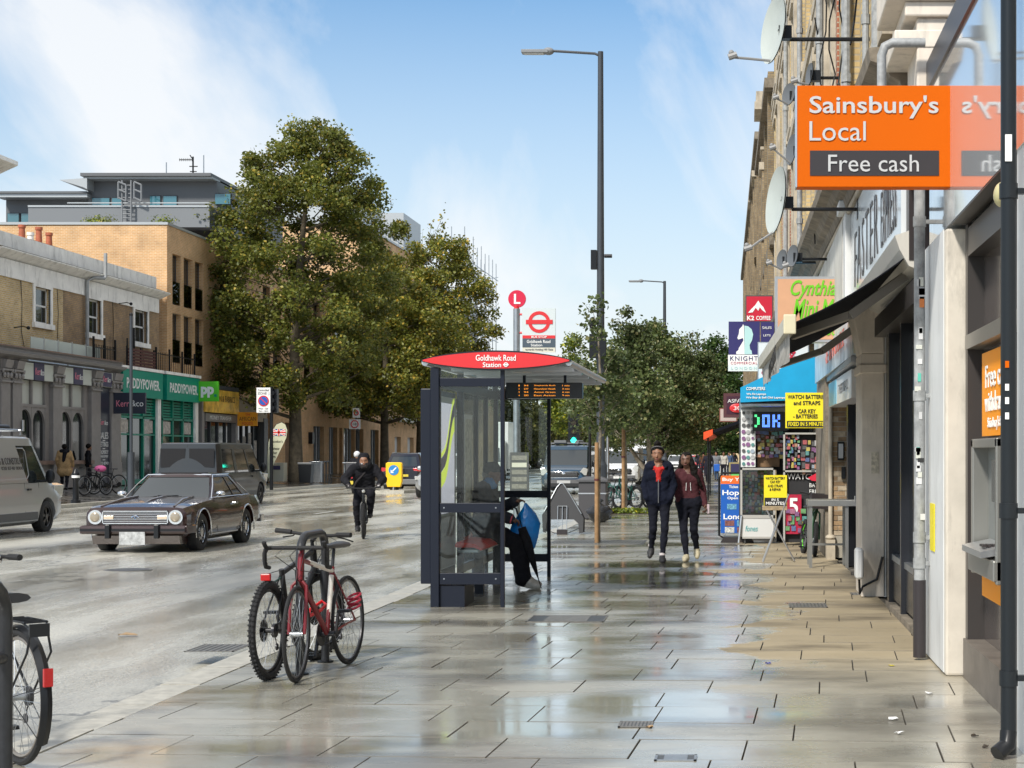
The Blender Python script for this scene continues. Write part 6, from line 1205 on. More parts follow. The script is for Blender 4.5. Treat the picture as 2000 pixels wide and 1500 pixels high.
yt, yf_ = board('hanging_sign', 'yellow board reading watch batteries and straps, car key batteries', 'sign', 1534, 767, 1617, 836, 26.0, YEL, 0.06)
for s_, x, y, w_, h_ in (('WATCH BATTERIES', 1576, 775, 76, 8), ('and STRAPS', 1576, 787, 52, 8), ('CAR KEY', 1576, 803, 34, 8), ('- BATTERIES', 1573, 813, 48, 8)): lett(s_, x, y, w_, h_, 26.0, LBLACK, yf_, bold=0.02, off=0.006)
fp = MB(); a = at(1537, 822, 26); b = at(1614, 834, 26); fp.box(a.x, b.x, 25.99, 25.998, b.z, a.z); fp.W('black_strip', LBLACK, yf_); lett('FIXED IN 5 MINUTES', 1576, 828, 72, 8, 26.0, YEL, yf_, bold=0.02, off=0.014)
MB().tube([at(1617, 770, 26.03), at(1640, 775, 26.03)], 0.012, 6).build('bracket', BLACK, yt, world=True)
ld = T('led_sign', 'LED matrix sign showing blue dotted letters above the counter', 'sign', at(1500, 842, 29)); a = at(1470, 804, 28.9); b = at(1538, 842, 28.9); MB().box(a.x, b.x, 28.9, 28.98, b.z, a.z).W('panel', LBLACK, ld)
LEB = mat('blue_leds', (0.1, 0.25, 1.0), 0.5, emit=2.2); LEG = mat('green_leds', (0.1, 0.9, 0.3), 0.5, emit=1.5)
FONT = {'D': ['110', '101', '101', '101', '110'], 'O': ['111', '101', '101', '101', '111'], 'C': ['111', '100', '100', '100', '111'], 'K': ['101', '101', '110', '101', '101'], ')': ['10', '01', '01', '01', '10']}
x0 = 1474
for ch, m_ in ((')', LEG), ('O', LEB), ('C', LEB) if False else ('K', LEB)):
    g = MB()
    for r_, row_ in enumerate(FONT[ch]):
        for c_, v_ in enumerate(row_):
            if v_ == '1':
                for dx in (0, 1):
                    for dy in (0, 1):
                        if ch == ')' or True: a = at(x0+c_*5+dx*2.5, 810+r_*5+dy*2.4, 28.89); g.box(a.x, a.x+0.016, 28.885, 28.898, a.z-0.016, a.z)
    g.W('led_letter', m_, ld); x0 += len(FONT[ch][0])*5+5
cols_ = [(0.55, 0.03, 0.04), (0.02, 0.10, 0.35), (0.65, 0.5, 0.02), (0.02, 0.3, 0.28), (0.55, 0.55, 0.55), (0.25, 0.03, 0.25), (0.02, 0.02, 0.02), (0.1, 0.4, 0.08), (0.6, 0.25, 0.1), (0.5, 0.1, 0.25), (0.35, 0.45, 0.55)]
GM = [mat('packaging_%s' % n_, tuple(x*0.55+0.09 for x in c_), 0.35, var=0.35, vscale=30) for n_, c_ in zip(('red', 'blue', 'yellow', 'teal', 'white', 'purple', 'black', 'green', 'orange', 'pink', 'pale_blue'), cols_)]
def goods(par, x0, x1, z0, z1, y_, nx, nz, name='blister_pack', seed=1, rnd=False, fill=0.86, pal=None):
    q = random.Random(seed); w_, h_ = (x1-x0)/nx, (z1-z0)/nz
    for i in range(nx):
        for j in range(nz):
            jt = 0.04 if rnd else 0.3; cx, cz = x0+w_*(i+0.5)+q.uniform(-1, 1)*w_*jt, z0+h_*(j+0.5)+q.uniform(-1, 1)*h_*jt; g = MB(); ww, hh = w_*q.uniform(0.6, 1.02), h_*q.uniform(0.6, 1.0)
            if rnd: g.disc((cx, y_-0.01, cz), (0, 1, 0), min(ww, hh)/2, 0.02, 12)
            else: g.box(cx-ww/2, cx+ww/2, y_-q.uniform(0.012, 0.06), y_, cz-hh/2, cz+hh/2)
            o = g.W(name, q.choice(pal or GM), par)
st = T('display_stand', 'tall pegboard stand hung with round phone grips', 'display stand', at(1460, 1062, 29.3)); a = at(1447, 800, 29.3); b = at(1512, 912, 29.3)
MB().box(a.x, a.x+0.26, 29.3, 29.33, b.z, a.z).W('pegboard', WHITE, st); goods(st, a.x+0.01, a.x+0.25, b.z, a.z, 29.3, 3, 9, 'phone_grip', 3, True, pal=[GM[4], GM[10], GM[4], GM[6], GM[5], GM[3]])
MB().box(a.x+0.3, b.x+0.1, 29.5, 29.54, b.z, a.z-0.35).W('back_board', mat('brown_card', (0.2, 0.12, 0.06), 0.8, var=0.3), st); goods(st, a.x+0.28, b.x+0.25, b.z+0.15, a.z-0.1, 29.45, 7, 11, 'hanging_pack', 17, fill=0.8)
ct = T('display_counter', 'grey framed glass counter packed with phone accessories on castors', 'counter', at(1478, 1062, 29.2)); Yc = 29.1; a = at(1446, 914, Yc); b = at(1514, 1052, Yc); GF = mat('grey_powder_frame', (0.40, 0.39, 0.36), 0.4)
g = MB(); w_ = 0.035
for bx_ in ((a.x, a.x+w_, b.z, a.z), (b.x-w_, b.x, b.z, a.z), (a.x, b.x, a.z-w_, a.z), (a.x, b.x, b.z, b.z+w_), (a.x, b.x, b.z+0.36, b.z+0.42)): g.box(bx_[0], bx_[1], Yc, Yc+0.4, bx_[2], bx_[3])
g.W('frame', GF, ct); MB().box(a.x+w_, b.x-w_, Yc+0.2, Yc+0.22, b.z+0.42, a.z-w_).W('back', SDK, ct)
lp = MB().box(a.x+w_, b.x-w_, Yc+0.01, Yc+0.03, b.z+w_, b.z+0.36).W('lower_panel', mat('white_vinyl', (0.6, 0.6, 0.58), 0.35), ct); text('fones', (a.x+0.2, Yc+0.005, b.z+0.18), 0.22, 0.1, XP, ZP, mat('teal_lettering', (0.05, 0.35, 0.35), 0.5), lp, shear=0.2)
goods(ct, a.x+w_, b.x-w_, b.z+0.44, a.z-w_-0.02, Yc+0.19, 10, 12, 'blister_pack', 5); MB().box(a.x+w_, b.x-w_, Yc+0.005, Yc+0.011, b.z+0.43, a.z-w_).W('glass_front', CLEAR, ct)
for x_ in (a.x+0.08, b.x-0.08): MB().cyl((x_-0.015, Yc+0.1, 0.045), (x_+0.015, Yc+0.1, 0.045), 0.045, n=14).build('castor', GREYP, ct, world=True)
MB().tube([(a.x-0.03, Yc-0.05, 0.02), (a.x+0.02, Yc-0.02, 0.5)], 0.02, 6).build('prop_leg', ALU, ct, world=True)
wd = T('display_counter', 'wide shop window display with watches, phone cases and a red poster', 'display', at(1572, 1066, 28.7)); Yw = 28.5; a = at(1530, 845, Yw); b = at(1611, 1066, Yw)
MB().box(a.x, b.x, Yw+0.14, Yw+0.2, 0.05, a.z).W('back', DARKIN, wd); g = MB()
for bx_ in ((a.x, a.x+0.03, 0.05, a.z), (b.x-0.03, b.x, 0.05, a.z), (a.x, b.x, a.z-0.03, a.z), (a.x, b.x, 1.28, 1.31)): g.box(bx_[0], bx_[1], Yw, Yw+0.14, bx_[2], bx_[3])
g.W('frame', GF, wd); c0 = at(1565, 860, Yw); c1 = at(1609, 926, Yw); MB().box(c0.x, c1.x, Yw+0.05, Yw+0.12, c1.z, c0.z).W('case_board', SDK, wd); goods(wd, c0.x+0.01, c1.x-0.01, c1.z, c0.z, Yw+0.05, 5, 6, 'phone_case', 9)
goods(wd, a.x+0.03, c0.x-0.02, 1.33, a.z-0.05, Yw+0.1, 5, 9, 'watch_box', 11); c0 = at(1532, 966, Yw); c1 = at(1552, 1050, Yw)
pz_ = MB().box(c0.x, c1.x+0.12, Yw+0.05, Yw+0.07, 0.2, c0.z).W('red_poster', mat('magenta_red_print', (0.42, 0.015, 0.05), 0.4, var=0.2, vscale=20), wd); text('5', (c0.x+0.16, Yw+0.04, c0.z-0.2), 0.16, 0.28, XP, ZP, LWHITE, pz_, bold=0.03); text('WATCH', (a.x+0.32, Yw+0.1, 1.20), 0.5, 0.1, XP, ZP, LWHITE, wd)
c0 = at(1580, 1000, Yw); MB().box(c0.x, b.x-0.04, Yw+0.06, Yw+0.08, 0.82, 1.12).W('black_poster', LBLACK, wd); text('BATT', (c0.x+0.11, Yw+0.05, 1.05), 0.2, 0.07, XP, ZP, LWHITE, wd); text('ERIES', (c0.x+0.11, Yw+0.05, 0.94), 0.2, 0.07, XP, ZP, LWHITE, wd)
MB().box(c0.x, b.x-0.04, Yw+0.04, Yw+0.09, 0.06, 0.60).W('white_box', WHITE, wd); goods(wd, c0.x-0.4, c0.x-0.05, 0.24, 0.62, Yw+0.045, 4, 4, 'price_print', 21); g = MB(); g.prism([(c0.x-0.02, 1.18), (c0.x+0.2, 1.3), (c0.x+0.25, 1.25), (c0.x+0.16, 1.12), (c0.x+0.05, 1.13)], 'y', Yw-0.02, Yw); g.W('red_cutout', mat('cutout_red', (0.6, 0.02, 0.05), 0.4), wd)
# folding stool with the battery notice
Ys = 24.3; t = T('folding_table', 'small folding table with crossed silver legs by the counter', 'table', at(1516, 1098, Ys)); a = at(1489, 988, Ys); b = at(1537, 996, Ys)
MB().box(a.x, b.x, Ys-0.18, Ys+0.2, b.z, a.z).build('tabletop', mat('worn_board', (0.36, 0.27, 0.16), 0.7, var=0.3, vscale=12), t, world=True, smooth=False, bevel=0.006)
for dy in (-0.17, 0.18): 
    g = MB(); g.tube([at(1540, 965, Ys)+Vector((0, dy, 0)), at(1490, 1097, Ys)+Vector((0, dy, 0))], 0.013, 8); g.build('leg', ALU, t, world=True); g = MB(); g.tube([at(1497, 995, Ys)+Vector((0, dy, 0)), at(1551, 1094, Ys)+Vector((0, dy, 0))], 0.013, 8); g.build('leg', ALU, t, world=True)
t, f = board('notice_board', 'yellow and black notice about watch battery, car key and straps standing on the folding table', 'sign', 1492, 928, 1537, 988, Ys-0.1, YEL, 0.02)
for s_, y, w_ in (('WATCH BATTERY', 934, 38), ('CAR KEY', 941, 20), ('AND STRAPS', 949, 29), ('& REPAIR', 956, 22)): lett(s_, 1514, y, w_, 5, Ys-0.1, LBLACK, f, off=0.005, bold=0.01)
c0 = at(1493, 972, Ys-0.1); c1 = at(1536, 988, Ys-0.1); MB().box(c0.x, c1.x, Ys-0.108, Ys-0.102, c1.z, c0.z).W('black_strip', LBLACK, f); lett('IN 5', 1514, 976, 14, 5, Ys-0.1, LWHITE, f, off=0.012, bold=0.02); lett('MINUTES', 1514, 983, 36, 6, Ys-0.1, LWHITE, f, off=0.012, bold=0.02)
# steel prep table against the wall
Yt = 22.9; t = T('steel_table', 'long legged stainless steel table by the blue door', 'table', (1.25, Yt, 0)); a = at(1578, 977, Yt); b = at(1674, 990, Yt); BR = mat('brushed_steel', (0.38, 0.38, 0.36), 0.35, 0.8, var=0.1)
MB().box(a.x, b.x, Yt, Yt+0.75, a.z-0.085, a.z).build('tabletop', BR, t, world=True, smooth=False, bevel=0.004)
for x_, y_ in ((a.x+0.04, Yt+0.05), (b.x-0.14, Yt+0.05), (a.x+0.04, Yt+0.7), (b.x-0.14, Yt+0.7)): MB().box(x_-0.022, x_+0.022, y_-0.022, y_+0.022, 0, a.z-0.085).W('leg', BR, t)
MB().box(a.x+0.04, b.x-0.14, Yt+0.66, Yt+0.7, 0.28, 0.31).W('stretcher', BR, t); MB().tube([(b.x-0.03, Yt, a.z-0.03), (b.x-0.03, Yt, a.z+0.06)], 0.01, 6).build('hook', BR, t, world=True)
# shops farther along: signs, red awning
t, f = board('hanging_sign', 'maroon framed board lettered Asfa with a red oval', 'sign', 1413, 768, 1462, 815, 46, mat('maroon_board', (0.05, 0.012, 0.028), 0.4), 0.6, mat('dark_maroon_frame', (0.09, 0.03, 0.035), 0.4), 6)
lett('ASFA', 1434, 783, 26, 7, 46, LWHITE, f, off=0.02); g = MB(); c = at(1440, 797, 45.9); g.sph((c.x, 45.96, c.z), (0.22, 0.02, 0.13), 20, 8); g.build('red_oval', RED, f, world=True); lett('30', 1440, 797, 14, 8, 45.9, LWHITE, f, off=0.02)
t, f = board('hanging_sign', 'small white and brown board lower behind the maroon one', 'sign', 1405, 797, 1440, 824, 58, mat('white_board_far', (0.5, 0.42, 0.38), 0.5), 0.1, mat('brown_frame', (0.2, 0.07, 0.05), 0.5), 2)
lett('CAFE', 1424, 806, 20, 6, 58, mat('brown_letter', (0.2, 0.05, 0.03), 0.5), f, off=0.02)
aw = T('awning', 'dark sloping awning with orange red front edge far along the shops', 'awning', (0.2, 58, 2.6)); a = at(1377, 846, 55); b = at(1446, 820, 55)
g = MB(); g.add([a, b, b+Vector((0, 9, 0)), a+Vector((0, 9, 0)), a-Vector((0, 0, 0.1)), b-Vector((0, 0, 0.1)), b+Vector((0, 9, -0.1)), a+Vector((0, 9, -0.1))], [(0, 1, 2, 3), (4, 5, 6, 7), (0, 1, 5, 4), (2, 3, 7, 6), (0, 3, 7, 4)]); g.W('fabric', BFAB, aw); a2 = at(1392, 840, 55)
g = MB(); g.add([a+Vector((-0.05, -0.05, 0.03)), a2+Vector((0, -0.05, 0.03)), a2+Vector((0, -0.05, -0.16)), a+Vector((-0.05, -0.05, -0.22)), a+Vector((-0.05, 9, 0.03)), a2+Vector((0, 9, 0.03)), a2+Vector((0, 9, -0.16)), a+Vector((-0.05, 9, -0.22))], [(0, 1, 2, 3), (4, 5, 6, 7), (0, 1, 5, 4), (1, 2, 6, 5), (2, 3, 7, 6), (3, 0, 4, 7)]); g.W('orange_edge', mat('orange_red_edge', (0.80, 0.08, 0.015), 0.5), aw)
for x_ in (1383, 1379): c = at(x_, 850, 56); MB().cyl((c.x, 56+(x_ < 1380)*7, 0), (c.x, 56+(x_ < 1380)*7, 2.35), 0.03, n=8).build('post', BLACK, aw, world=True)
q = random.Random(31)
for k, nm in enumerate(('red', 'blue', 'yellow', 'teal', 'white', 'purple', 'black', 'green', 'orange', 'pink', 'pale blue')):
    Yk = 44+k*3.6; x_ = FX(Yk)-q.uniform(0.15, 0.75); z_ = q.uniform(0.4, 2.0); s_ = q.uniform(0.2, 0.42)
    MB().box(x_, x_+s_, Yk, Yk+0.3, z_*0.3 if k % 2 else z_, z_+s_*1.3).top('shop_goods', GM[k], nm+' goods hung or stacked outside the far shops beyond the blue awning', 'goods', group='goods outside the far shops', smooth=False)
t, f = board('pavement_board', 'small green and violet board behind the tour poster', 'sign board', 1424, 903, 1450, 948, 36, PURP, 0.05, mat('gilt_frame', (0.3, 0.24, 0.1), 0.5), 3); fpz = at(1428, 925, 35.9); fq = at(1448, 945, 35.9); MB().box(fpz.x, fq.x, 35.97, 35.985, fq.z, fpz.z).W('green_half', mat('green_print', (0.12, 0.5, 0.12), 0.5), f)
# ironwork in the pavement
def grate(lab, x0, x1, y0, y1, name='pavement_grate', n=9, m_=None):
    t = T(name, lab, 'grate', ((x0+x1)/2, (y0+y1)/2, 0.0)); m_ = m_ or STEEL; g = MB(); w = 0.014
    for bx_ in ((x0, x1, y0, y0+w), (x0, x1, y1-w, y1), (x0, x0+w, y0, y1), (x1-w, x1, y0, y1)): g.box(*bx_, 0.002, 0.0075)
    g.W('frame', m_, t); MB().box(x0+w, x1-w, y0+w, y1-w, 0.002, 0.004).W('plate', mat('dark_iron', (0.05, 0.05, 0.05), 0.4), t); g = MB()
    for i in range(n): x_ = x0+w+(x1-x0-2*w)*(i+0.5)/n; g.box(x_-(x1-x0)/n*0.28, x_+(x1-x0)/n*0.28, y0+w, y1-w, 0.004, 0.007)
    g.W('bars', m_, t); return t
CI = mat('cast_iron', (0.14, 0.135, 0.125), 0.45, var=0.3, vscale=20); c = at(1242, 1416, 9.66); grate('small iron grating in the near paving, left of centre', c.x-0.1, c.x+0.1, 9.56, 9.76, n=8, m_=CI)
c = at(1320, 1482, 8.6); grate('nearest flat iron cover at the bottom edge of the paving', c.x-0.11, c.x+0.11, 8.52, 8.68, n=1, m_=STEEL); c = at(1578, 1183, 17.2); grate('wide iron grating in the dry paving by the shop doors', c.x-0.2, c.x+0.2, 17.0, 17.45, n=10, m_=CI)
c = at(1120, 1208, 15.9); grate('recessed service cover near the shelter', c.x-0.42, c.x+0.32, 15.55, 16.15, n=1, m_=CI); c = at(1680, 1158, 18.8); grate('small cover at the foot of the pale pier', c.x-0.12, c.x+0.1, 18.5, 18.8, n=4, m_=CI)
t = T('tree_grate', 'slotted iron tree grate round the first staked sapling', 'grate', (-2.6, 29.8, 0)); a0, a1, b0, b1 = -3.45, -1.75, 28.9, 30.2; MB().box(a0, a1, b0, b1, 0.002, 0.004).W('plate', mat('dark_iron', (0.05, 0.05, 0.05)), t); g = MB()
for i in range(26):
    for j in range(3): x_ = a0+0.06+(a1-a0-0.1)*i/26; y_ = b0+0.06+j*0.42; g.add([(x_, y_, 0.009), (x_+0.03, y_, 0.009), (x_+0.07, y_+0.36, 0.009), (x_+0.04, y_+0.36, 0.009)], [(0, 1, 2, 3)])
g.box(a0, a1, b0, b0+0.04, 0.002, 0.01); g.box(a0, a1, b1-0.04, b1, 0.002, 0.01); g.W('bars', mat('worn_iron', (0.3, 0.3, 0.28), 0.35, 0.5), t)
for x, y, r_, lab in ((250, 1120, 0.33, 'round iron manhole cover in the road before the coupe'), (610, 1098, 0.28, 'round iron cover in the road behind the locked bicycles')):
    Yk = 5400/(y-886); c = at(x, y, Yk); t = T('manhole_cover', lab, 'manhole cover', (c.x, Yk, RZ(c.x))); MB().cyl((0, 0, -0.02), (0, 0, 0.006), r_, n=28).build('rim', CI, t); MB().cyl((0, 0, 0), (0, 0, 0.009), r_*0.86, n=28).build('lid', mat('dark_iron', (0.05, 0.05, 0.05)), t)
c = at(560, 1262, 13.6); grate('iron road gully against the kerb by the locked bicycles', -4.5, -4.1, 13.2, 13.7, n=7, m_=CI)['label'] = 'iron road gully against the kerb behind the locked bicycles'
# litter: crushed leaf in the road, scraps on the pavement
q = random.Random(77)
def scrap(lab, x, y, z, s_, m_, cat='litter', nm='litter'):
    g = MB(); n_ = 7; pts = []
    for i in range(n_): a = 2*math.pi*i/n_; r_ = s_*q.uniform(0.5, 1); pts.append((r_*math.cos(a), r_*math.sin(a)*0.7, 0.004+abs(q.gauss(0, 0.2))*s_))
    g.add([(0, 0, s_*0.25)]+pts, [(0, 1+i, 1+(i+1) % n_) for i in range(n_)]); g.add([(0, 0, s_*0.22)]+[(p_[0]*0.96, p_[1]*0.96, max(0.001, p_[2]-0.003)) for p_ in pts], [(0, 1+(i+1) % n_, 1+i) for i in range(n_)]); o = g.S(nm, m_, None); o.location = (x, y, z); tag(o, lab, cat); return o
c = at(262, 1236, 15.2); scrap('large crumpled brown dead leaf lying in the road', c.x, 15.0, RZ(c.x)+0.005, 0.12, mat('dead_leaf', (0.36, 0.24, 0.13), 0.7, var=0.3, vscale=30), 'leaf', 'dead_leaf')
for x, y, lab, m_ in ((1740, 1302, 'scrap of yellow tape on the pavement by the pipe', YEL), (1815, 1356, 'white paper scrap near the white pier', LWHITE), (1745, 1407, 'small pale scrap on the near dry paving', LWHITE), (1756, 1435, 'white bit of litter near the bottom right', LWHITE), (1270, 1423, 'tan leaf beside the small iron grating', mat('dead_leaf', (0.3, 0.2, 0.1))), (1925, 1462, 'dark leaf at the foot of the black drainpipe', mat('dark_leaf', (0.04, 0.03, 0.02), 0.5)), (1500, 1298, 'bluish wet scrap lying on the pavement', mat('blue_scrap', (0.02, 0.03, 0.3), 0.3)), (1905, 1440, 'soggy dark leaves by the wall', mat('dark_leaf', (0.04, 0.03, 0.02)))):
    Yk = 5120/(y-886); c = at(x, y, Yk); scrap(lab, c.x, Yk, 0.004, 0.035, m_)
# ------------------------------------------------------------------ bicycles
def bicycle(lab, loc, rz, style='road', frame_c=None, second=None, steer=0.0, lean=0.0, wheel=0.34, wb=1.0, group=None, detail=2, tyre_r=0.014, saddle=True, guards=False, rack=False, rim_c=None, scale=1.0):
    t = T('bicycle', lab, 'bicycle', loc, rot=(0, lean, rz), group=group); t.scale = (scale,)*3; FM = frame_c or BLACK; r = wheel
    bb = Vector((0, 0.43, 0.28)); st = Vector((0, 0.28, 0.76 if style != 'kid' else 0.6)); hd_t = Vector((0, wb-0.13, 0.88)); hd_b = Vector((0, wb-0.09, 0.72)); rh = Vector((0, 0, r)); fh = Vector((0, wb, r))
    if style == 'city': st = Vector((0, 0.26, 0.70))
    tr = 0.017 if style == 'road' else 0.020
    def wheel_part(c, M=None):
        w = MB().ring(c, (1, 0, 0), r-tyre_r, tyre_r, 44, 8)
        if style in ('mtb', 'kid'):
            for i in range(60):
                a = 2*math.pi*i/60; rr_ = r+0.002
                for dx in (-0.012, 0.012): y_, z_ = c.y+math.cos(a)*rr_, c.z+math.sin(a)*rr_; w.box(dx-0.009, dx+0.009, y_-0.006, y_+0.006, z_-0.006, z_+0.006)
        if M is not None: w.xf(M)
        wo = w.build('wheel', RUBBER, t)
        g = MB().ring(c, (1, 0, 0), r-2*tyre_r-0.010, 0.010, 44, 6)
        if M is not None: g.xf(M)
        g.build('rim', rim_c or mat('dark_rim', (0.10, 0.10, 0.105), 0.3, 0.7), wo)
        g = MB(); ns = 28 if detail > 1 else 14
        for i in range(ns):
            a = 2*math.pi*i/ns; s_ = 0.028 if i % 2 else -0.028; tw = 0.5 if (i//2) % 2 else -0.5
            g.tube([(s_, c.y+0.02*math.cos(a+tw), c.z+0.02*math.sin(a+tw)), (0, c.y+(r-2*tyre_r-0.01)*math.cos(a), c.z+(r-2*tyre_r-0.01)*math.sin(a))], 0.0016, 3, caps=False)
        if M is not None: g.xf(M)
        g.build('spokes', STEEL, wo)
        g = MB().cyl((-0.045, c.y, c.z), (0.045, c.y, c.z), 0.018, n=10)
        if style == 'mtb': g.disc((-0.035, c.y, c.z), (1, 0, 0), 0.08, 0.004, 24)
        if M is not None: g.xf(M)
        g.build('hub', STEEL if style != 'mtb' else BLACK, wo); return wo
    ax = (hd_t-hd_b).normalized(); S = Matrix.Translation(hd_b) @ Matrix.Rotation(steer, 4, ax) @ Matrix.Translation(-hd_b)
    wheel_part(rh); wheel_part(fh, S)
    g = MB()
    g.tube([bb, st], tr, 10); g.tube([hd_b, bb], tr*1.25, 10)
    if style == 'city': g.tube([hd_b+Vector((0, -0.03, 0.03)), bb+Vector((0, 0.02, 0.16)), bb.lerp(st, 0.35)], tr, 10)
    else: g.tube([hd_t-ax*0.03, st.lerp(bb, 0.06)], tr, 10)
    g.tube([hd_b-ax*0.01, hd_t+ax*0.01], tr*1.35, 10)
    fr = g.build('frame', FM, t)
    g = MB()
    for s_ in (-1, 1):
        g.tube([bb+Vector((s_*0.03, 0, 0)), Vector((s_*0.055, 0.15, r-0.01)), rh+Vector((s_*0.06, 0, 0))], 0.009, 6); g.tube([st.lerp(bb, 0.08)+Vector((s_*0.012, 0, 0)), rh+Vector((s_*0.06, 0, 0))], 0.0075, 6)
    g.build('stays', second or FM, t)
    g = MB(); crown = hd_b-ax*0.02
    for s_ in (-1, 1): g.tube([crown+Vector((s_*0.02, 0, 0)), crown+Vector((s_*0.05, 0.01, -0.03)), (crown+fh)/2+Vector((s_*0.055, -0.005, 0)), fh+Vector((s_*0.055, 0, 0))], 0.012 if style == 'road' else 0.016, 8)
    g.tube([crown, hd_t+ax*0.05], 0.014, 8); g.xf(S); g.build('fork', FM if style != 'mtb' else BLACK, t)
    g = MB(); top = hd_t+ax*0.05
    if style == 'road':
        f = top+Vector((0, 0.08, 0.01)); g.tube([top, f], 0.016, 8); g.tube([f+Vector((-0.2, 0, 0)), f, f+Vector((0.2, 0, 0))], 0.0145, 8)
        for s_ in (-1, 1):
            g.tube([f+Vector((s_*0.2, 0, 0)), f+Vector((s_*0.205, 0.06, 0)), f+Vector((s_*0.21, 0.10, -0.03)), f+Vector((s_*0.212, 0.09, -0.09)), f+Vector((s_*0.215, 0.05, -0.13)), f+Vector((s_*0.216, -0.03, -0.14))], 0.0155, 8)
            g.tube([f+Vector((s_*0.205, 0.07, 0.0)), f+Vector((s_*0.208, 0.115, 0.035)), f+Vector((s_*0.208, 0.12, 0.05))], 0.016, 6); g.tube([f+Vector((s_*0.208, 0.11, 0.0)), f+Vector((s_*0.21, 0.12, -0.06)), f+Vector((s_*0.21, 0.11, -0.11))], 0.007, 5)
    elif style in ('mtb', 'kid'):
        f = top+Vector((0, 0.05, 0.04)); w_ = 0.33 if style == 'mtb' else 0.27; g.tube([top, f], 0.018, 8); g.tube([f+Vector((-w_, -0.04, 0.025)), f+Vector((-0.1, 0, 0.005)), f+Vector((0.1, 0, 0.005)), f+Vector((w_, -0.04, 0.025))], 0.013, 8)
        for s_ in (-1, 1): g.tube([f+Vector((s_*w_, -0.04, 0.025)), f+Vector((s_*(w_-0.13), -0.025, 0.018))], 0.019, 8); g.tube([f+Vector((s_*(w_-0.14), 0.0, 0.0)), f+Vector((s_*(w_-0.1), 0.05, -0.015)), f+Vector((s_*(w_-0.02), 0.03, -0.03))], 0.006, 5)
    else:
        f = top+Vector((0, 0.02, 0.06)); g.tube([top, f], 0.014, 8); g.tube([f+Vector((-0.28, -0.16, 0.03)), f+Vector((-0.24, -0.02, 0.03)), f, f+Vector((0.24, -0.02, 0.03)), f+Vector((0.28, -0.16, 0.03))], 0.012, 8)
        for s_ in (-1, 1): g.tube([f+Vector((s_*0.265, -0.08, 0.03)), f+Vector((s_*0.285, -0.19, 0.03))], 0.018, 8)
    g.xf(S); g.build('handlebar', RUBBER, t)
    g = MB()
    for k in range(3 if detail > 1 else 1): a_ = f+Vector((0.1*(k-1), 0.02, 0)); g.tube([a_, a_+Vector((0.03, 0.10, -0.05)), crown+Vector((0.02*(k-1), 0.04, 0.08)), (crown if k else st)+Vector((0.02, 0, -0.05))], 0.003, 4)
    g.xf(S); g.build('cables', BLACK, t)
    if saddle:
        sd = st+(st-bb).normalized()*0.14; g = MB(); g.tube([st-(st-bb).normalized()*0.05, sd], 0.013, 8)
        rings = []
        for i in range(9):
            u = i/8; y_ = sd.y-0.13+0.28*u; w_ = 0.07*(1-u)**0.8+0.018; h_ = 0.03*(1-0.4*u)
            rings.append([(w_*math.cos(a), y_, sd.z+0.02+h_*math.sin(a)*(1.0 if math.sin(a) > 0 else 0.8)) for a in [2*math.pi*j/10 for j in range(10)]])
        g.loft(rings); g.build('saddle', mat('saddle_vinyl', (0.02, 0.02, 0.022), 0.45), t)
    g = MB(); g.disc(bb+Vector((0.045, 0, 0)), (1, 0, 0), 0.09, 0.005, 26); g.cyl(bb+Vector((-0.06, 0, 0)), bb+Vector((0.06, 0, 0)), 0.022, n=10)
    for s_ in (-1, 1): g.bar(bb+Vector((s_*0.065, 0, 0)), bb+Vector((s_*0.075, s_*0.05, s_*-0.16)), 0.018, 0.02)
    cr_ = g.build('crankset', mat('dark_metal', (0.06, 0.06, 0.065), 0.35, 0.7), t)
    for s_ in (-1, 1): c_ = bb+Vector((s_*0.12, s_*0.05, s_*-0.16)); MB().box(c_.x-0.045, c_.x+0.045, c_.y-0.035, c_.y+0.035, c_.z-0.01, c_.z+0.01).S('pedal', BLACK, cr_)
    g = MB(); g.tube([bb+Vector((0.045, 0, 0.088)), rh+Vector((0.045, 0, 0.045))], 0.004, 4); g.tube([bb+Vector((0.045, 0, -0.088)), rh+Vector((0.045, 0.04, -0.13)), rh+Vector((0.045, 0.02, -0.07)), rh+Vector((0.045, 0, -0.045))], 0.004, 4); g.disc(rh+Vector((0.045, 0, 0)), (1, 0, 0), 0.05, 0.02, 18); g.disc(rh+Vector((0.045, 0.04, -0.12)), (1, 0, 0), 0.025, 0.01, 12); g.build('drivetrain', mat('dark_metal', (0.06, 0.06, 0.065)), t)
    if guards:
        for c_, a0, a1, M_ in ((rh, 20, 215, None), (fh, 10, 170, S)):
            g = MB(); n_ = 16; R_ = r+0.012; vs = []
            for i in range(n_+1): a = R(a0+(a1-a0)*i/n_); vs += [(-0.028, c_.y+math.cos(a)*R_, c_.z+math.sin(a)*R_), (0, c_.y+math.cos(a)*(R_+0.012), c_.z+math.sin(a)*(R_+0.012)), (0.028, c_.y+math.cos(a)*R_, c_.z+math.sin(a)*R_)]
            g.add(vs, [(3*i, 3*i+1, 3*i+4, 3*i+3) for i in range(n_)]+[(3*i+1, 3*i+2, 3*i+5, 3*i+4) for i in range(n_)])
            for s_ in (-1, 1):
                for aa in (a0+(a1-a0)*0.75, a0+(a1-a0)*0.97): g.tube([(s_*0.05, c_.y, c_.z), (s_*0.028, c_.y+math.cos(R(aa))*R_, c_.z+math.sin(R(aa))*R_)], 0.0025, 4)
            if M_ is not None: g.xf(M_)
            g.build('mudguard', BLACK, t)
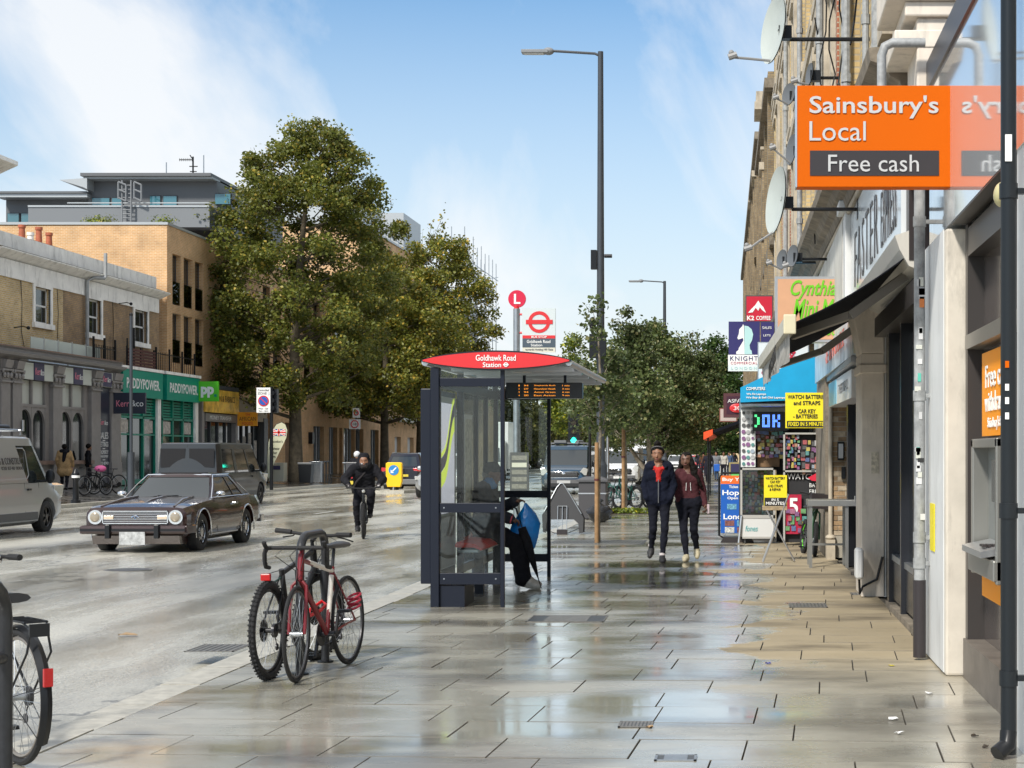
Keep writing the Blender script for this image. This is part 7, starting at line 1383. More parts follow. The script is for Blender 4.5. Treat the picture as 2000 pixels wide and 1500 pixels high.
    if rack:
        g = MB(); z_ = 2*r+0.05
        for s_ in (-1, 1): g.tube([(s_*0.06, 0.18, z_-0.02), (s_*0.06, 0.05, z_), (s_*0.06, -0.20, z_), (s_*0.04, -0.26, z_-0.03), (s_*0.06, -0.26, z_-0.15), (s_*0.06, 0, r)], 0.006, 6)
        for i in range(5): g.tube([(-0.06, 0.1-i*0.08, z_), (0.06, 0.1-i*0.08, z_)], 0.005, 5)
        g.box(-0.05, 0.05, -0.27, -0.255, z_-0.07, z_-0.005); g.build('rack', BLACK, t)
    return t
CRIM = mat('crimson_frame', (0.15, 0.003, 0.008), 0.35, coat=0.2); PEARL = mat('pearl_white_frame', (0.62, 0.58, 0.52), 0.3, coat=0.6)
# road bike pointing at the camera; local +Y is the direction of travel, so it is turned round
rb = bicycle('crimson and white road bike with dropped bars, right one locked to the hoop', (-2.985, 12.44, 0), R(180+6.5-13), 'road', CRIM, CRIM, steer=R(7), lean=R(1.5), wheel=0.338)
rb.rotation_euler = (0, R(2), math.pi-math.atan2(-0.125, -1.0)*-1 if False else R(180-6.8))
MB().tube([Vector((0, 0.74, 0.825)), Vector((0, 0.30, 0.733))], 0.0185, 10).build('white_top_tube', PEARL, rb); MB().tube([Vector((0, 0.395, 0.38)), Vector((0, 0.305, 0.70))], 0.0185, 10).build('white_seat_tube', PEARL, rb)
MB().tube([Vector((0.055, 0.4, 0.45)), Vector((0.10, 0.5, 0.42)), Vector((0.16, 0.35, 0.45)), Vector((0.12, 0.2, 0.5)), Vector((0.05, 0.3, 0.48))], 0.013, 8, closed=True).build('cable_lock', RED, rb)
g = MB()
for k in range(3): g.ring((-0.07, 0.05-0.008*k, 0.44+0.04*k), (0.25, 0.3, 1), 0.05, 0.010, 18, 6)
g.build('red_chain_lock', mat('pinkish_red_lock', (0.32, 0.008, 0.03), 0.4), rb)
# mountain bike, rear wheel nearest
mb1 = bicycle('black mountain bike without saddle, left one locked to the hoop', (-3.355, 11.62, 0), R(-4), 'mtb', BLACK, BLACK, steer=R(-14), lean=R(-1), wheel=0.345, wb=1.10, tyre_r=0.026, saddle=False, rim_c=mat('mtb_rim', (0.03, 0.03, 0.03), 0.3, 0.5))
g = MB(); g.box(-0.035, 0.035, -0.05, -0.02, 0.70, 0.75); g.build('rear_light', mat('red_reflector', (0.42, 0.008, 0.008), 0.25), mb1, smooth=False, bevel=0.006); MB().tube([(0, -0.035, 0.70), (0, 0.02, 0.66), (0, 0.26, 0.70)], 0.007, 6).build('light_stem', mat('dark_green_stem', (0.02, 0.06, 0.05), 0.5), mb1)
# city bike cut by the left edge
cb_ = bicycle('black city bike with rear rack and mudguards cut off by the left edge', (-3.715, 8.42, 0), R(44), 'city', BLACK, BLACK, wheel=0.35, wb=1.08, tyre_r=0.019, guards=True, rack=True, rim_c=mat('aged_rim', (0.28, 0.25, 0.22), 0.35, 0.6))
MB().box(-0.022, 0.022, -0.385, -0.366, 0.44, 0.53).build('rear_reflector', mat('red_reflector', (0.75, 0.02, 0.02)), cb_, smooth=False); MB().sph((0.2, 0.93, 1.0), (0.045, 0.06, 0.04), 12, 8).build('bell', CHROME, cb_)
# child's bike with bright green rims at the shop
kb = bicycle("child's black bike with bright green rims parked against the shop window", (0.93, 26.3, 0), R(180+8), 'kid', mat('dark_green_frame', (0.02, 0.09, 0.04), 0.3), BLACK, steer=R(-8), lean=R(-5), wheel=0.27, wb=0.92, tyre_r=0.034, rim_c=mat('lime_green_rim', (0.14, 0.75, 0.02), 0.4)); kb.location = (0.98, 26.35, 0)
g = MB(); g.box(-0.15, 0.15, 0.92, 1.12, 0.75, 0.98); g.S('front_basket', SDK, kb)
# hire bikes by the second sapling
TEAL = mat('dark_teal_frame', (0.01, 0.10, 0.08), 0.35)
hb = bicycle('dark green hire bike, nearest in the cluster behind the bins', (-3.0, 46.4, 0), R(35), 'city', TEAL, TEAL, wheel=0.33, wb=1.05, tyre_r=0.024, guards=True, group='hire bikes by the saplings', detail=1)
for k, (x, y, a, l, lab) in enumerate(((-3.5, 47.2, 60, 4, 'hire bike leaning left behind the nearest one'), (-2.75, 48.0, -30, -5, 'hire bike turned across the others, right side of the cluster'), (-3.7, 45.6, 20, 3, 'hire bike closest to the kerb in the cluster'), (-3.2, 49.0, 75, 0, 'rearmost hire bike of the cluster'))):
    d = dup(hb, None, (x, y, 0), R(a), lab); d.rotation_euler = (0, R(l), R(a))
fb1 = bicycle('left one of two bikes chained outside the estate agent', (-24.05, 59.0, 0.16), R(160), 'mtb', BLACK, BLACK, wheel=0.35, wb=1.08, tyre_r=0.02, group='bikes outside the estate agent', detail=1, rim_c=STEEL)
c = at(207, 968, 59); fb1.location = (c.x, 59, 0.12); d = dup(fb1, None, (at(232, 968, 60).x, 60, 0.13), R(150), 'right one of two bikes chained outside the estate agent')
c = at(198, 915, 58.9); MB().sph((c.x, 58.8, c.z), (0.22, 0.15, 0.12), 12, 8).top('saddle_cover', mat('pink_cover', (0.65, 0.12, 0.3), 0.6), 'pink saddle cover on the left bike outside the estate agent', 'cover')
# ------------------------------------------------------------------ trees
BARK = mat('plane_bark', (0.10, 0.082, 0.055), 0.9, var=0.4, vscale=5, bump=0.8, bscale=14); BARK2 = mat('mottled_bark', (0.26, 0.22, 0.17), 0.9, var=0.5, vscale=6, bump=0.5, bscale=20)
LF1 = leafmat('plane_leaves', (0.080, 0.105, 0.020), (0.180, 0.195, 0.035), (0.50, 0.36, 0.06), 0.13)
LF2 = leafmat('plane_leaves_yellowing', (0.09, 0.115, 0.020), (0.21, 0.215, 0.035), (0.58, 0.38, 0.05), 0.18)
LF3 = leafmat('small_dusty_leaves', (0.055, 0.085, 0.030), (0.135, 0.175, 0.060), (0.42, 0.38, 0.18), 0.14)
LF4 = leafmat('distant_green_leaves', (0.033, 0.074, 0.023), (0.074, 0.140, 0.036), (0.165, 0.231, 0.049), 0.1)
LF5 = leafmat('yellow_green_leaves', (0.10, 0.14, 0.02), (0.17, 0.22, 0.035), (0.742, 0.693, 0.066), 0.2)
def leaves(name, P, size, m, parent, seed, kind=False):
    """one mesh of many small leaf faces (a six-sided blade folded along its midrib)"""
    g = np.random.default_rng(seed); n = len(P); nrm = g.normal(size=(n, 3)); nrm[:, 2] = np.abs(nrm[:, 2])+0.25; nrm /= np.linalg.norm(nrm, axis=1)[:, None]
    a = g.normal(size=(n, 3)); a -= nrm*(a*nrm).sum(1)[:, None]; a /= np.linalg.norm(a, axis=1)[:, None]; b = np.cross(nrm, a); s = size*g.uniform(0.6, 1.25, size=(n, 1))
    V = np.empty((n, 6, 3), 'f'); f = nrm*s*0.12
    V[:, 0] = P-a*s*0.5; V[:, 1] = P-a*s*0.12+b*s*0.46+f; V[:, 2] = P+a*s*0.25+b*s*0.30+f; V[:, 3] = P+a*s*0.6; V[:, 4] = P+a*s*0.25-b*s*0.30+f; V[:, 5] = P-a*s*0.12-b*s*0.46+f
    me = bpy.data.meshes.new(name); me.vertices.add(n*6); me.vertices.foreach_set('co', V.ravel())
    i0 = np.arange(n)[:, None]*6; F = np.concatenate([i0+np.array([[0, 1, 2, 3]]), i0+np.array([[0, 3, 4, 5]])], 1).reshape(-1)
    me.loops.add(len(F)); me.loops.foreach_set('vertex_index', F.astype('i')); me.polygons.add(n*2); me.polygons.foreach_set('loop_start', (np.arange(n*2)*4).astype('i')); me.update(calc_edges=True)
    me.materials.append(m); o = bpy.data.objects.new(name, me); link(o, parent); return o
def tree(name, lab, base, H, z0, rx, prof, nl, size, m, tr, seed, bark=BARK, cat='tree', clumps=170, cr=0.55, lean=(0, 0), limbs=22, group=None, ry=None, bare=None, fill=0.25):
    """tapered trunk, limbs reaching every leaf clump; crown radius at height fraction t is rx*prof(t)"""
    t = T(name, lab, cat, base, group=group); q = random.Random(seed); gq = np.random.default_rng(seed); ry = ry or rx
    top = Vector((lean[0], lean[1], H*0.93)); spine = []
    for i in range(9):
        u = i/8; w = 0.02*H*math.sin(u*5+seed)*u*(1-u*0.4); spine.append(Vector((lean[0]*u*u+w, lean[1]*u*u+w*0.5, H*0.93*u)))
    MB().tube([Vector((0, 0, -0.1)), Vector((0, 0, 0.15))]+spine[1:], [tr*1.35, tr*1.12]+[tr*(1-i/8)**0.75*0.95+0.012 for i in range(1, 9)], 12).build('trunk', bark, t)
    def sp(z): u = min(max(z/(H*0.93), 0), 1)*8; i = min(int(u), 7); return spine[i].lerp(spine[i+1], u-i)
    C = []; tries = 0
    while len(C) < clumps and tries < clumps*40:
        tries += 1; tt = q.random(); z = z0+(H-z0)*tt; R_ = prof(tt); 
        if q.random() > max(R_, 0.12)**1.0: continue
        a = q.uniform(0, 2*math.pi); rr_ = math.sqrt(q.uniform(fill, 1.0)); lump = 1+0.11*math.sin(3*a+seed+tt*7)+0.10*math.sin(7*a+tt*13)
        c = Vector((math.cos(a)*rr_*rx*R_*lump, math.sin(a)*rr_*ry*R_*lump, z))+sp(z)*1.0; c.z = z
        C.append((c, rr_))
    g = MB(); C.sort(key=lambda c_: c_[0].z); nb = 0
    for i, (c, rr_) in enumerate(C):
        if i % max(1, len(C)//limbs) == 0:
            z_ = max(z0*0.82, c.z-0.28*Vector((c.x, c.y)).length-0.04*H); s_ = sp(z_); mid = s_.lerp(c, 0.5)+Vector((0, 0, -0.04*H*0.3)); r_ = tr*0.34*(1-z_/H*0.7)
            g.tube([s_, mid, c], [r_, r_*0.6, r_*0.15+0.006], 6)
        elif i % 2 == 0 and rr_ > 0.4:
            s_ = sp(c.z-0.05*H)*1.0; s_ = s_.lerp(c, 0.35); g.tube([s_, s_.lerp(c, 0.6)+Vector((0, 0, 0.1)), c], [tr*0.09+0.006, tr*0.05+0.004, 0.006], 4)
    g.build('limbs', bark, t); P = []; per = nl//max(len(C), 1)
    for c, rr_ in C:
        s_ = cr*q.uniform(0.6, 1.25); n_ = int(per*q.uniform(0.7, 1.3)); d = gq.normal(size=(n_, 3)); d /= np.linalg.norm(d, axis=1)[:, None]; r_ = gq.uniform(0.25, 1.0, size=(n_, 1))**0.6
        P.append(np.array(c)[None]+d*r_*s_*np.array([1, 1, 0.72])+gq.normal(size=(n_, 3))*s_*0.16)
    if bare:
        for (x, y, z, n_) in bare: P.append(np.array([[x, y, z]])+gq.normal(size=(n_, 3))*np.array([0.16, 0.16, 0.5])); g2 = MB().tube([sp(z-1.8), Vector((x*0.6, y*0.6, z-0.9)), Vector((x, y, z+0.6))], [0.03, 0.02, 0.006], 5); g2.build('twig', bark, t)
    tag(leaves('foliage', np.concatenate(P), size, m, t, seed+5), kind='stuff')
    return t
def egg(t): return math.sin(math.pi*min(1, (t*0.93+0.07))**0.62)**0.8 if t < 1 else 0
TB = [(0, .5), (.1, .8), (.2, .93), (.5, .95), (.6, .87), (.72, .75), (.85, .52), (.93, .36), (1, .08)]
def cone(t): return float(np.interp(t, [a for a, b in TB], [b for a, b in TB]))
c = at(578, 945, 85)
tree('plane_tree', 'largest plane tree, the tall pointed one in front of the modern brick block', (c.x, 85, 0.05), 18.9, 4.1, 5.3, cone, 80000, 0.155, LF1, 0.36, 3, clumps=330, cr=0.78, lean=(0.5, 0), limbs=30)
c = at(752, 935, 104)
tree('plane_tree', 'second plane tree, broad yellowing crown between the two others', (c.x, 104, 0.05), 14.6, 4.2, 4.6, egg, 44000, 0.18, LF2, 0.30, 11, clumps=210, cr=0.85, lean=(-0.3, 0), limbs=20)
c = at(820, 930, 114)
tree('plane_tree', 'third plane tree, thin topped, beside the scaffolding', (c.x, 114, 0.05), 17.2, 4.0, 4.7, cone, 46000, 0.18, LF2, 0.26, 23, clumps=230, cr=0.80, lean=(1.2, 0), limbs=24, bare=[(1.6, 0, 17.5, 60), (0.8, 0.3, 17.0, 24), (0.2, 0, 16.4, 18), (2.6, 0, 14.4, 30), (3.6, 0.2, 13.6, 25)])
# right-hand pavement: two staked saplings and a bigger multi-stemmed tree
def stake(lab, x, y, h, r): 
    t = T('tree_stake', lab, 'stake', (x, y, 0)); MB().cyl((0, 0, 0), (0, 0, h), r, r*0.92, n=10).build('stake', mat('tan_stake_wood', (0.30, 0.175, 0.08), 0.75, var=0.3, vscale=9), t); MB().cyl((0, 0, h*0.62), (0, 0, h*0.64), r*1.2, n=10).build('rubber_tie', mat('dark_red_tie', (0.10, 0.02, 0.02), 0.6), t)
c = at(1166, 1060, 29.4); stake('nearer tan wooden stake standing in the iron tree grate', c.x, 29.35, 1.80, 0.040)
tree('sapling', 'slender sapling tied to the nearer wooden stake in the iron grate', (c.x+0.02, 29.5, 0), 4.35, 2.05, 0.52, egg, 2600, 0.075, LF3, 0.03, 5, BARK2, clumps=46, cr=0.24, limbs=14)
c = at(1218, 1000, 45); stake('farther tan wooden stake in the small planted bed', c.x, 44.9, 2.4, 0.05)
tree('sapling', 'bushier sapling beside the farther wooden stake', (c.x+0.04, 45.1, 0), 5.5, 2.2, 1.25, egg, 14000, 0.09, LF3, 0.045, 8, BARK2, clumps=90, cr=0.34, limbs=18)
c = at(1268, 940, 64); t5 = tree('street_tree', 'multi stemmed street tree with mottled trunk behind the walking women', (c.x, 64, 0), 6.6, 1.85, 2.45, egg, 40000, 0.11, LF3, 0.15, 14, BARK2, clumps=170, cr=0.55, limbs=24, lean=(0.15, 0))
g = MB()
for (dx, dy, dz) in ((-1.1, 0, 2.4), (0.9, 0.2, 2.7), (0.3, -0.2, 3.1)): g.tube([(0, 0, 0.75), (dx*0.4, dy*0.4, 1.35), (dx, dy, dz)], [0.10, 0.085, 0.05], 8)
g.build('forked_stem', BARK2, t5)
tree('street_tree', 'darker street tree crown just right of the multi stemmed one', (at(1345, 930, 76).x, 76, 0), 6.9, 2.0, 2.1, egg, 26000, 0.12, LF3, 0.13, 41, BARK2, clumps=140, cr=0.55)
g = MB(); P_ = np.random.default_rng(2).uniform(-1, 1, size=(420, 3))*np.array([0.75, 0.35, 0.07])+np.array([0, 0, 0.07]); bd = T('planted_bed', 'low green plants round the foot of the farther stake', 'plants', (at(1222, 1005, 43).x, 43.6, 0)); MB().box(-0.8, 0.8, -0.4, 0.4, 0.0, 0.02).build('soil', mat('dark_soil', (0.03, 0.022, 0.015), 0.9), bd); tag(leaves('foliage', P_, 0.09, LF5, bd, 4), kind='stuff')
tree('background_tree', 'dark green tree behind the chess knight board', (at(1398, 900, 118).x, 118, 0), 10.0, 1.8, 2.3, egg, 16000, 0.19, LF4, 0.2, 51, clumps=120, cr=0.7)
tree('background_tree', 'dark tree rising just left of the far shop signs', (at(1432, 900, 150).x, 150, 0), 11.6, 2.0, 3.2, egg, 12000, 0.24, LF4, 0.25, 52, clumps=90, cr=0.9)
tree('background_tree', 'pale yellow green tree top behind the bus stop flag', (at(1120, 900, 150).x, 150, 0), 12.1, 3.5, 2.6, egg, 9000, 0.24, LF5, 0.25, 53, clumps=80, cr=0.8)
q = random.Random(15); LFD = leafmat('distant_brownish_leaves', (0.058, 0.069, 0.025), (0.124, 0.132, 0.043), (0.330, 0.281, 0.083), 0.1)
for k, (x, Y_, h, r_, lab) in enumerate(((905, 190, 11.5, 5, 'seen left through the shelter glass'), (985, 175, 9.6, 4.2, 'seen through the middle of the shelter'), (1050, 180, 9.6, 4.0, 'between the shelter and the green signal'), (1100, 165, 9.0, 3.4, 'above the blue van'), (1150, 200, 10.2, 4.4, 'right above the green signal'), (1205, 215, 11.5, 5, 'low behind the farther stake'), (1290, 210, 10.5, 4.6, 'behind the women walking'), (1345, 230, 12, 5, 'over the far pedestrians'), (870, 215, 12.5, 6, 'left of the shelter post'))):
    tree('background_tree', 'hazy brownish green far tree %s' % lab, (at(x, 900, Y_).x, Y_, 0), h, 0.6, r_, egg, 9000, 0.30, LFD, 0.3, 60+k, clumps=80, cr=1.1, limbs=10)
# far end of the street: buildings closing the view
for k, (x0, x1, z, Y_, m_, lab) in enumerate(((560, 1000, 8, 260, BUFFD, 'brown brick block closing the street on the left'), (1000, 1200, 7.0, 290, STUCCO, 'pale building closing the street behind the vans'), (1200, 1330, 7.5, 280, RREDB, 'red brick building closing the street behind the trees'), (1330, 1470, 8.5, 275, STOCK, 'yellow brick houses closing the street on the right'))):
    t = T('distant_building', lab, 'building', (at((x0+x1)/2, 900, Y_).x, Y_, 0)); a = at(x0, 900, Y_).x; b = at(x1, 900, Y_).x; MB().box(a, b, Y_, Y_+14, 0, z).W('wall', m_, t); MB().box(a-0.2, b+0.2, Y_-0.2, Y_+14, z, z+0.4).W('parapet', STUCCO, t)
    n_ = int((b-a)/3)
    for i in range(n_):
        for zz in (1.2, 4.4): MB().box(a+1+i*3, a+2.2+i*3, Y_-0.03, Y_+0.2, zz, zz+1.7).W('window', DKGLASS, t)
for k, (x, Y_, h) in enumerate(((-22, 145, 0), (-24.3, 170, 0))):
    pass
# roof plants on the brick block
for x, lab, m_ in ((183, 'wispy roof plant left on the brick parapet', LF5), (205, 'taller wispy roof plant on the brick parapet', LF1), (319, 'small yellow plant at the end of the brick parapet', LF5)):
    c = at(x, 441, 78); t = T('roof_plant', lab, 'plant', c); MB().cyl((0, 0, -0.25), (0, 0, 0.1), 0.15, 0.18).build('pot', WHITE, t); P_ = np.random.default_rng(x).normal(size=(160, 3))*np.array([0.28, 0.2, 0.12])+np.array([0, 0, 0.25]); tag(leaves('foliage', P_, 0.10, m_, t, x), kind='stuff')
# ------------------------------------------------------------------ vehicles (local: nose towards +Y, origin on the ground under the middle)
TYRE = mat('tyre_rubber', (0.014, 0.014, 0.015), 0.7, bump=0.3, bscale=80); HUBDK = mat('dark_alloy', (0.12, 0.12, 0.125), 0.35, 0.8); WELL = mat('wheel_well', (0.006, 0.006, 0.006), 0.9)
CARGL = mat('car_glass', (0.020, 0.026, 0.028), 0.04, spec=1.0, coat=0.6); LENSW = mat('headlamp_lens', (0.55, 0.55, 0.52), 0.06, 0.3, coat=1.0); LENSR = mat('tail_lamp', (0.45, 0.01, 0.015), 0.12, coat=1.0, emit=0.08, ecol=(0.8, 0.02, 0.02)); LENSA = mat('indicator_lens', (0.75, 0.30, 0.02), 0.15, coat=1.0)
SEAM = mat('panel_gap', (0.01, 0.01, 0.01), 0.7)
def sec(y, ws, wm_, wt, zb, zs, zm, zt, cr):
    """half cross section from the underside up to the bonnet line, mirrored into a ring"""
    h = [(0, zb), (ws*0.86, zb), (ws, zs), (wm_*0.995, zs+(zm-zs)*0.35), (wm_, zm), (wm_*0.985, zm+(zt-zm)*0.45), (wt, zt-0.012), (wt*0.86, zt+cr*0.35), (wt*0.45, zt+cr*0.85), (0, zt+cr)]
    return [(x, y, z) for x, z in h]+[(-x, y, z) for x, z in h[-2:0:-1]]
def lerp_secs(S, n=4):
    out = []
    for a, b in zip(S, S[1:]):
        for k in range(n):
            u = k/n; out.append([tuple(pa[i]*(1-u)+pb[i]*u for i in range(3)) for pa, pb in zip(a, b)])
    out.append(S[-1]); return out
def carve(o, cuts):
    """cut wheel arches out of a closed body"""
    for k, (y, z, r, x0, x1) in enumerate(cuts):
        c = MB().cyl((x0, y, z), (x1, y, z), r, n=40).build('cutter', WELL, o.parent); c.display_type = 'WIRE'
        b = o.modifiers.new('arch%d' % k, 'BOOLEAN'); b.operation = 'DIFFERENCE'; b.solver = 'EXACT'; b.object = c; o.modifiers[-1].name = 'arch%d' % k
    cs = [m.object for m in o.modifiers if m.type == 'BOOLEAN']; applied(o)
    for c in cs: KIDS[c.parent.name].remove(c); me = c.data; bpy.data.objects.remove(c); bpy.data.meshes.remove(me)
    o.data.set_sharp_from_angle(angle=R(35))
def wheel(par, x, y, r, w, style, side):
    c = Vector((x, y, r)); s = side
    g = MB(); prof = [(r*0.62, -w/2), (r*0.9, -w/2), (r*0.98, -w/2+0.02), (r, -w*0.25), (r, w*0.25), (r*0.98, w/2-0.02), (r*0.9, w/2), (r*0.62, w/2)]; n = 36
    g.loft([[(x+dx, y+math.cos(2*math.pi*i/n)*rr_, r+math.sin(2*math.pi*i/n)*rr_) for i in range(n)] for rr_, dx in prof], caps=False); wo = g.build('wheel', TYRE, par)
    fx = x+s*w*0.36; g = MB()
    g.ring((fx, y, r), (1, 0, 0), r*0.63, 0.014, 32, 6); g.disc((fx-s*0.07, y, r), (1, 0, 0), r*0.61, 0.01, 28)
    m_ = HUBDK
    if style == 'wire':
        m_ = CHROME
        for i in range(28):
            a = 2*math.pi*i/28; b_ = a+0.35*(1 if i % 2 else -1); g.tube([(fx+s*0.0, y+math.cos(a)*r*0.2, r+math.sin(a)*r*0.2), (fx-s*0.015, y+math.cos(b_)*r*0.60, r+math.sin(b_)*r*0.60)], 0.006, 4)
        g.disc((fx+s*0.005, y, r), (1, 0, 0), r*0.24, 0.03, 18)
    else:
        ns = 5 if style != 'ten' else 10
        for i in range(ns):
            a = 2*math.pi*i/ns+0.3
            for d in (-0.16, 0.16): g.bar((fx-s*0.005, y+math.cos(a)*r*0.12, r+math.sin(a)*r*0.12), (fx-s*0.02, y+math.cos(a+d)*r*0.60, r+math.sin(a+d)*r*0.60), 0.03, 0.035, up=(1, 0, 0))
        g.disc((fx, y, r), (1, 0, 0), r*0.17, 0.04, 18)
    g.build('rim', m_, wo); return wo
def greenhouse(par, name_glass, paint, zb, zt, yf, yr, wb_, wt_, crown, A=0.0, pill=(0.30, 0.62), glass_rear=True, side_from=0.0, side_to=1.0, split=None, top_t=0.90, low_t=0.06, bulge=0.05, wsz=(0.10, 0.90), nside=30, ww=0.93, rear_w=0.9, cab_only=None, glassm=None):
    """cabin: yf/yr = (base, top) of windscreen and rear screen. Faces are sorted into paint and panes."""
    NL = 12; NF = 12; rings = []; cat = []
    for i in range(NL+1):
        t = i/NL; te = t**0.92; y0 = yf[0]+(yf[1]-yf[0])*te; y1 = yr[0]+(yr[1]-yr[0])*te; w = wb_+(wt_-wb_)*t**1.15; z = zb+(zt-zb)*t
        ring = []
        for j in range(NF+1): u = -1+2*j/NF; ring.append((u*w*0.93, y0+bulge*(1-u*u)+0.0, z))
        for j in range(1, nside): u = j/nside; e = min(1, u*nside/2.0, (1-u)*nside/2.0); ring.append((w*(0.93+0.07*min(1, e)), y0+(y1-y0)*u, z))
        for j in range(NF+1): u = 1-2*j/NF; ring.append((u*w*0.93, y1-bulge*0.6*(1-u*u), z))
        for j in range(1, nside): u = 1-j/nside; e = min(1, u*nside/2.0, (1-u)*nside/2.0); ring.append((-w*(0.93+0.07*min(1, e)), y0+(y1-y0)*u, z))
        rings.append(ring)
    n = len(rings[0]); body = MB(); panes = {}
    def cls(i, j):
        t = (i+0.5)/NL; jj = j % n
        if jj < NF: u = abs(-1+2*(jj+0.5)/NF); return 'windscreen' if (wsz[0] < t < wsz[1] and u < ww) else None
        jj -= NF
        if jj < nside: k = (jj+0.5)/nside; s = 'r'
        else:
            jj -= nside
            if jj < NF: u = abs(-1+2*(jj+0.5)/NF); return 'rear_window' if (glass_rear and 0.15 < t < 0.86 and u < rear_w) else None
            jj -= NF; k = 1-(jj+0.5)/nside; s = 'l'
        if low_t < t < top_t and side_from+1.6/nside < k < side_to-1.2/nside:
            for p_ in pill:
                if abs(k-p_) < 0.62/nside: return None
            return 'side_window_%s%d' % (s, sum(k > p_ for p_ in pill))
        return None
    for i in range(NL):
        for j in range(n):
            j2 = (j+1) % n; P = [rings[i][j], rings[i][j2], rings[i+1][j2], rings[i+1][j]]; c = cls(i, j)
            if c: panes.setdefault(c, []).append(P)
            else: body.add(P, [(0, 1, 2, 3)])
    last = rings[-1]; prev = last
    for k in (1, 2, 3):
        f = [0.95, 0.75, 0.0][k-1]; cy = (last[0][1]+last[NF+nside][1])/2; dz = crown*[0.55, 0.9, 1.0][k-1]
        cur = [(p[0]*f, cy+(p[1]-cy)*f, p[2]+dz) for p in last]
        for j in range(n): j2 = (j+1) % n; body.add([prev[j], prev[j2], cur[j2], cur[j]], [(0, 1, 2, 3)])
        prev = cur
    me = body.mesh('roof', paint, fix=False); bm = bmesh.new(); bm.from_mesh(me); bmesh.ops.remove_doubles(bm, verts=bm.verts, dist=1e-4); bmesh.ops.recalc_face_normals(bm, faces=bm.faces); bm.to_mesh(me); bm.free(); me.set_sharp_from_angle(angle=R(30))
    me.polygons.foreach_set('use_smooth', [True]*len(me.polygons)); ro = bpy.data.objects.new('roof', me); link(ro, par)
    cen = Vector((0, (yf[0]+yr[0])/2, (zb+zt)/2))
    for c, L in panes.items():
        g = MB()
        for P in L: g.add([tuple(Vector(p)+(Vector((0, cen.y, p[2]))-Vector(p)).normalized()*0.012) for p in P], [(0, 1, 2, 3)])
        me = g.mesh('p', glassm or CARGL, fix=False); bm = bmesh.new(); bm.from_mesh(me); bmesh.ops.remove_doubles(bm, verts=bm.verts, dist=1e-4); bmesh.ops.recalc_face_normals(bm, faces=bm.faces); bm.to_mesh(me); bm.free()
        me.polygons.foreach_set('use_smooth', [True]*len(me.polygons)); nm = 'side_window' if c.startswith('side') else c; me.name = nm; o = bpy.data.objects.new(nm, me); link(o, par)
    return ro
def mirror(par, x, y, z, m_, s=1.0):
    for sd in (-1, 1):
        g = MB(); g.sph((sd*(x+0.10*s), y, z), (0.11*s, 0.06*s, 0.085*s), 12, 8); g.bar((sd*(x-0.06), y, z-0.06*s), (sd*(x+0.06*s), y, z-0.02), 0.03, 0.03); o = g.build('door_mirror', m_, par)
        MB().disc((sd*(x+0.10*s), y-0.045*s, z), (0, 1, 0), 0.075*s, 0.02, 16).build('mirror_glass', CARGL, o)
def plate(par, y, z, m_, s=None, w=0.5, h=0.11, f=1):
    o = MB().box(-w/2, w/2, y-0.008, y+0.008, z-h/2, z+h/2).S('number_plate', m_, par)
    return o

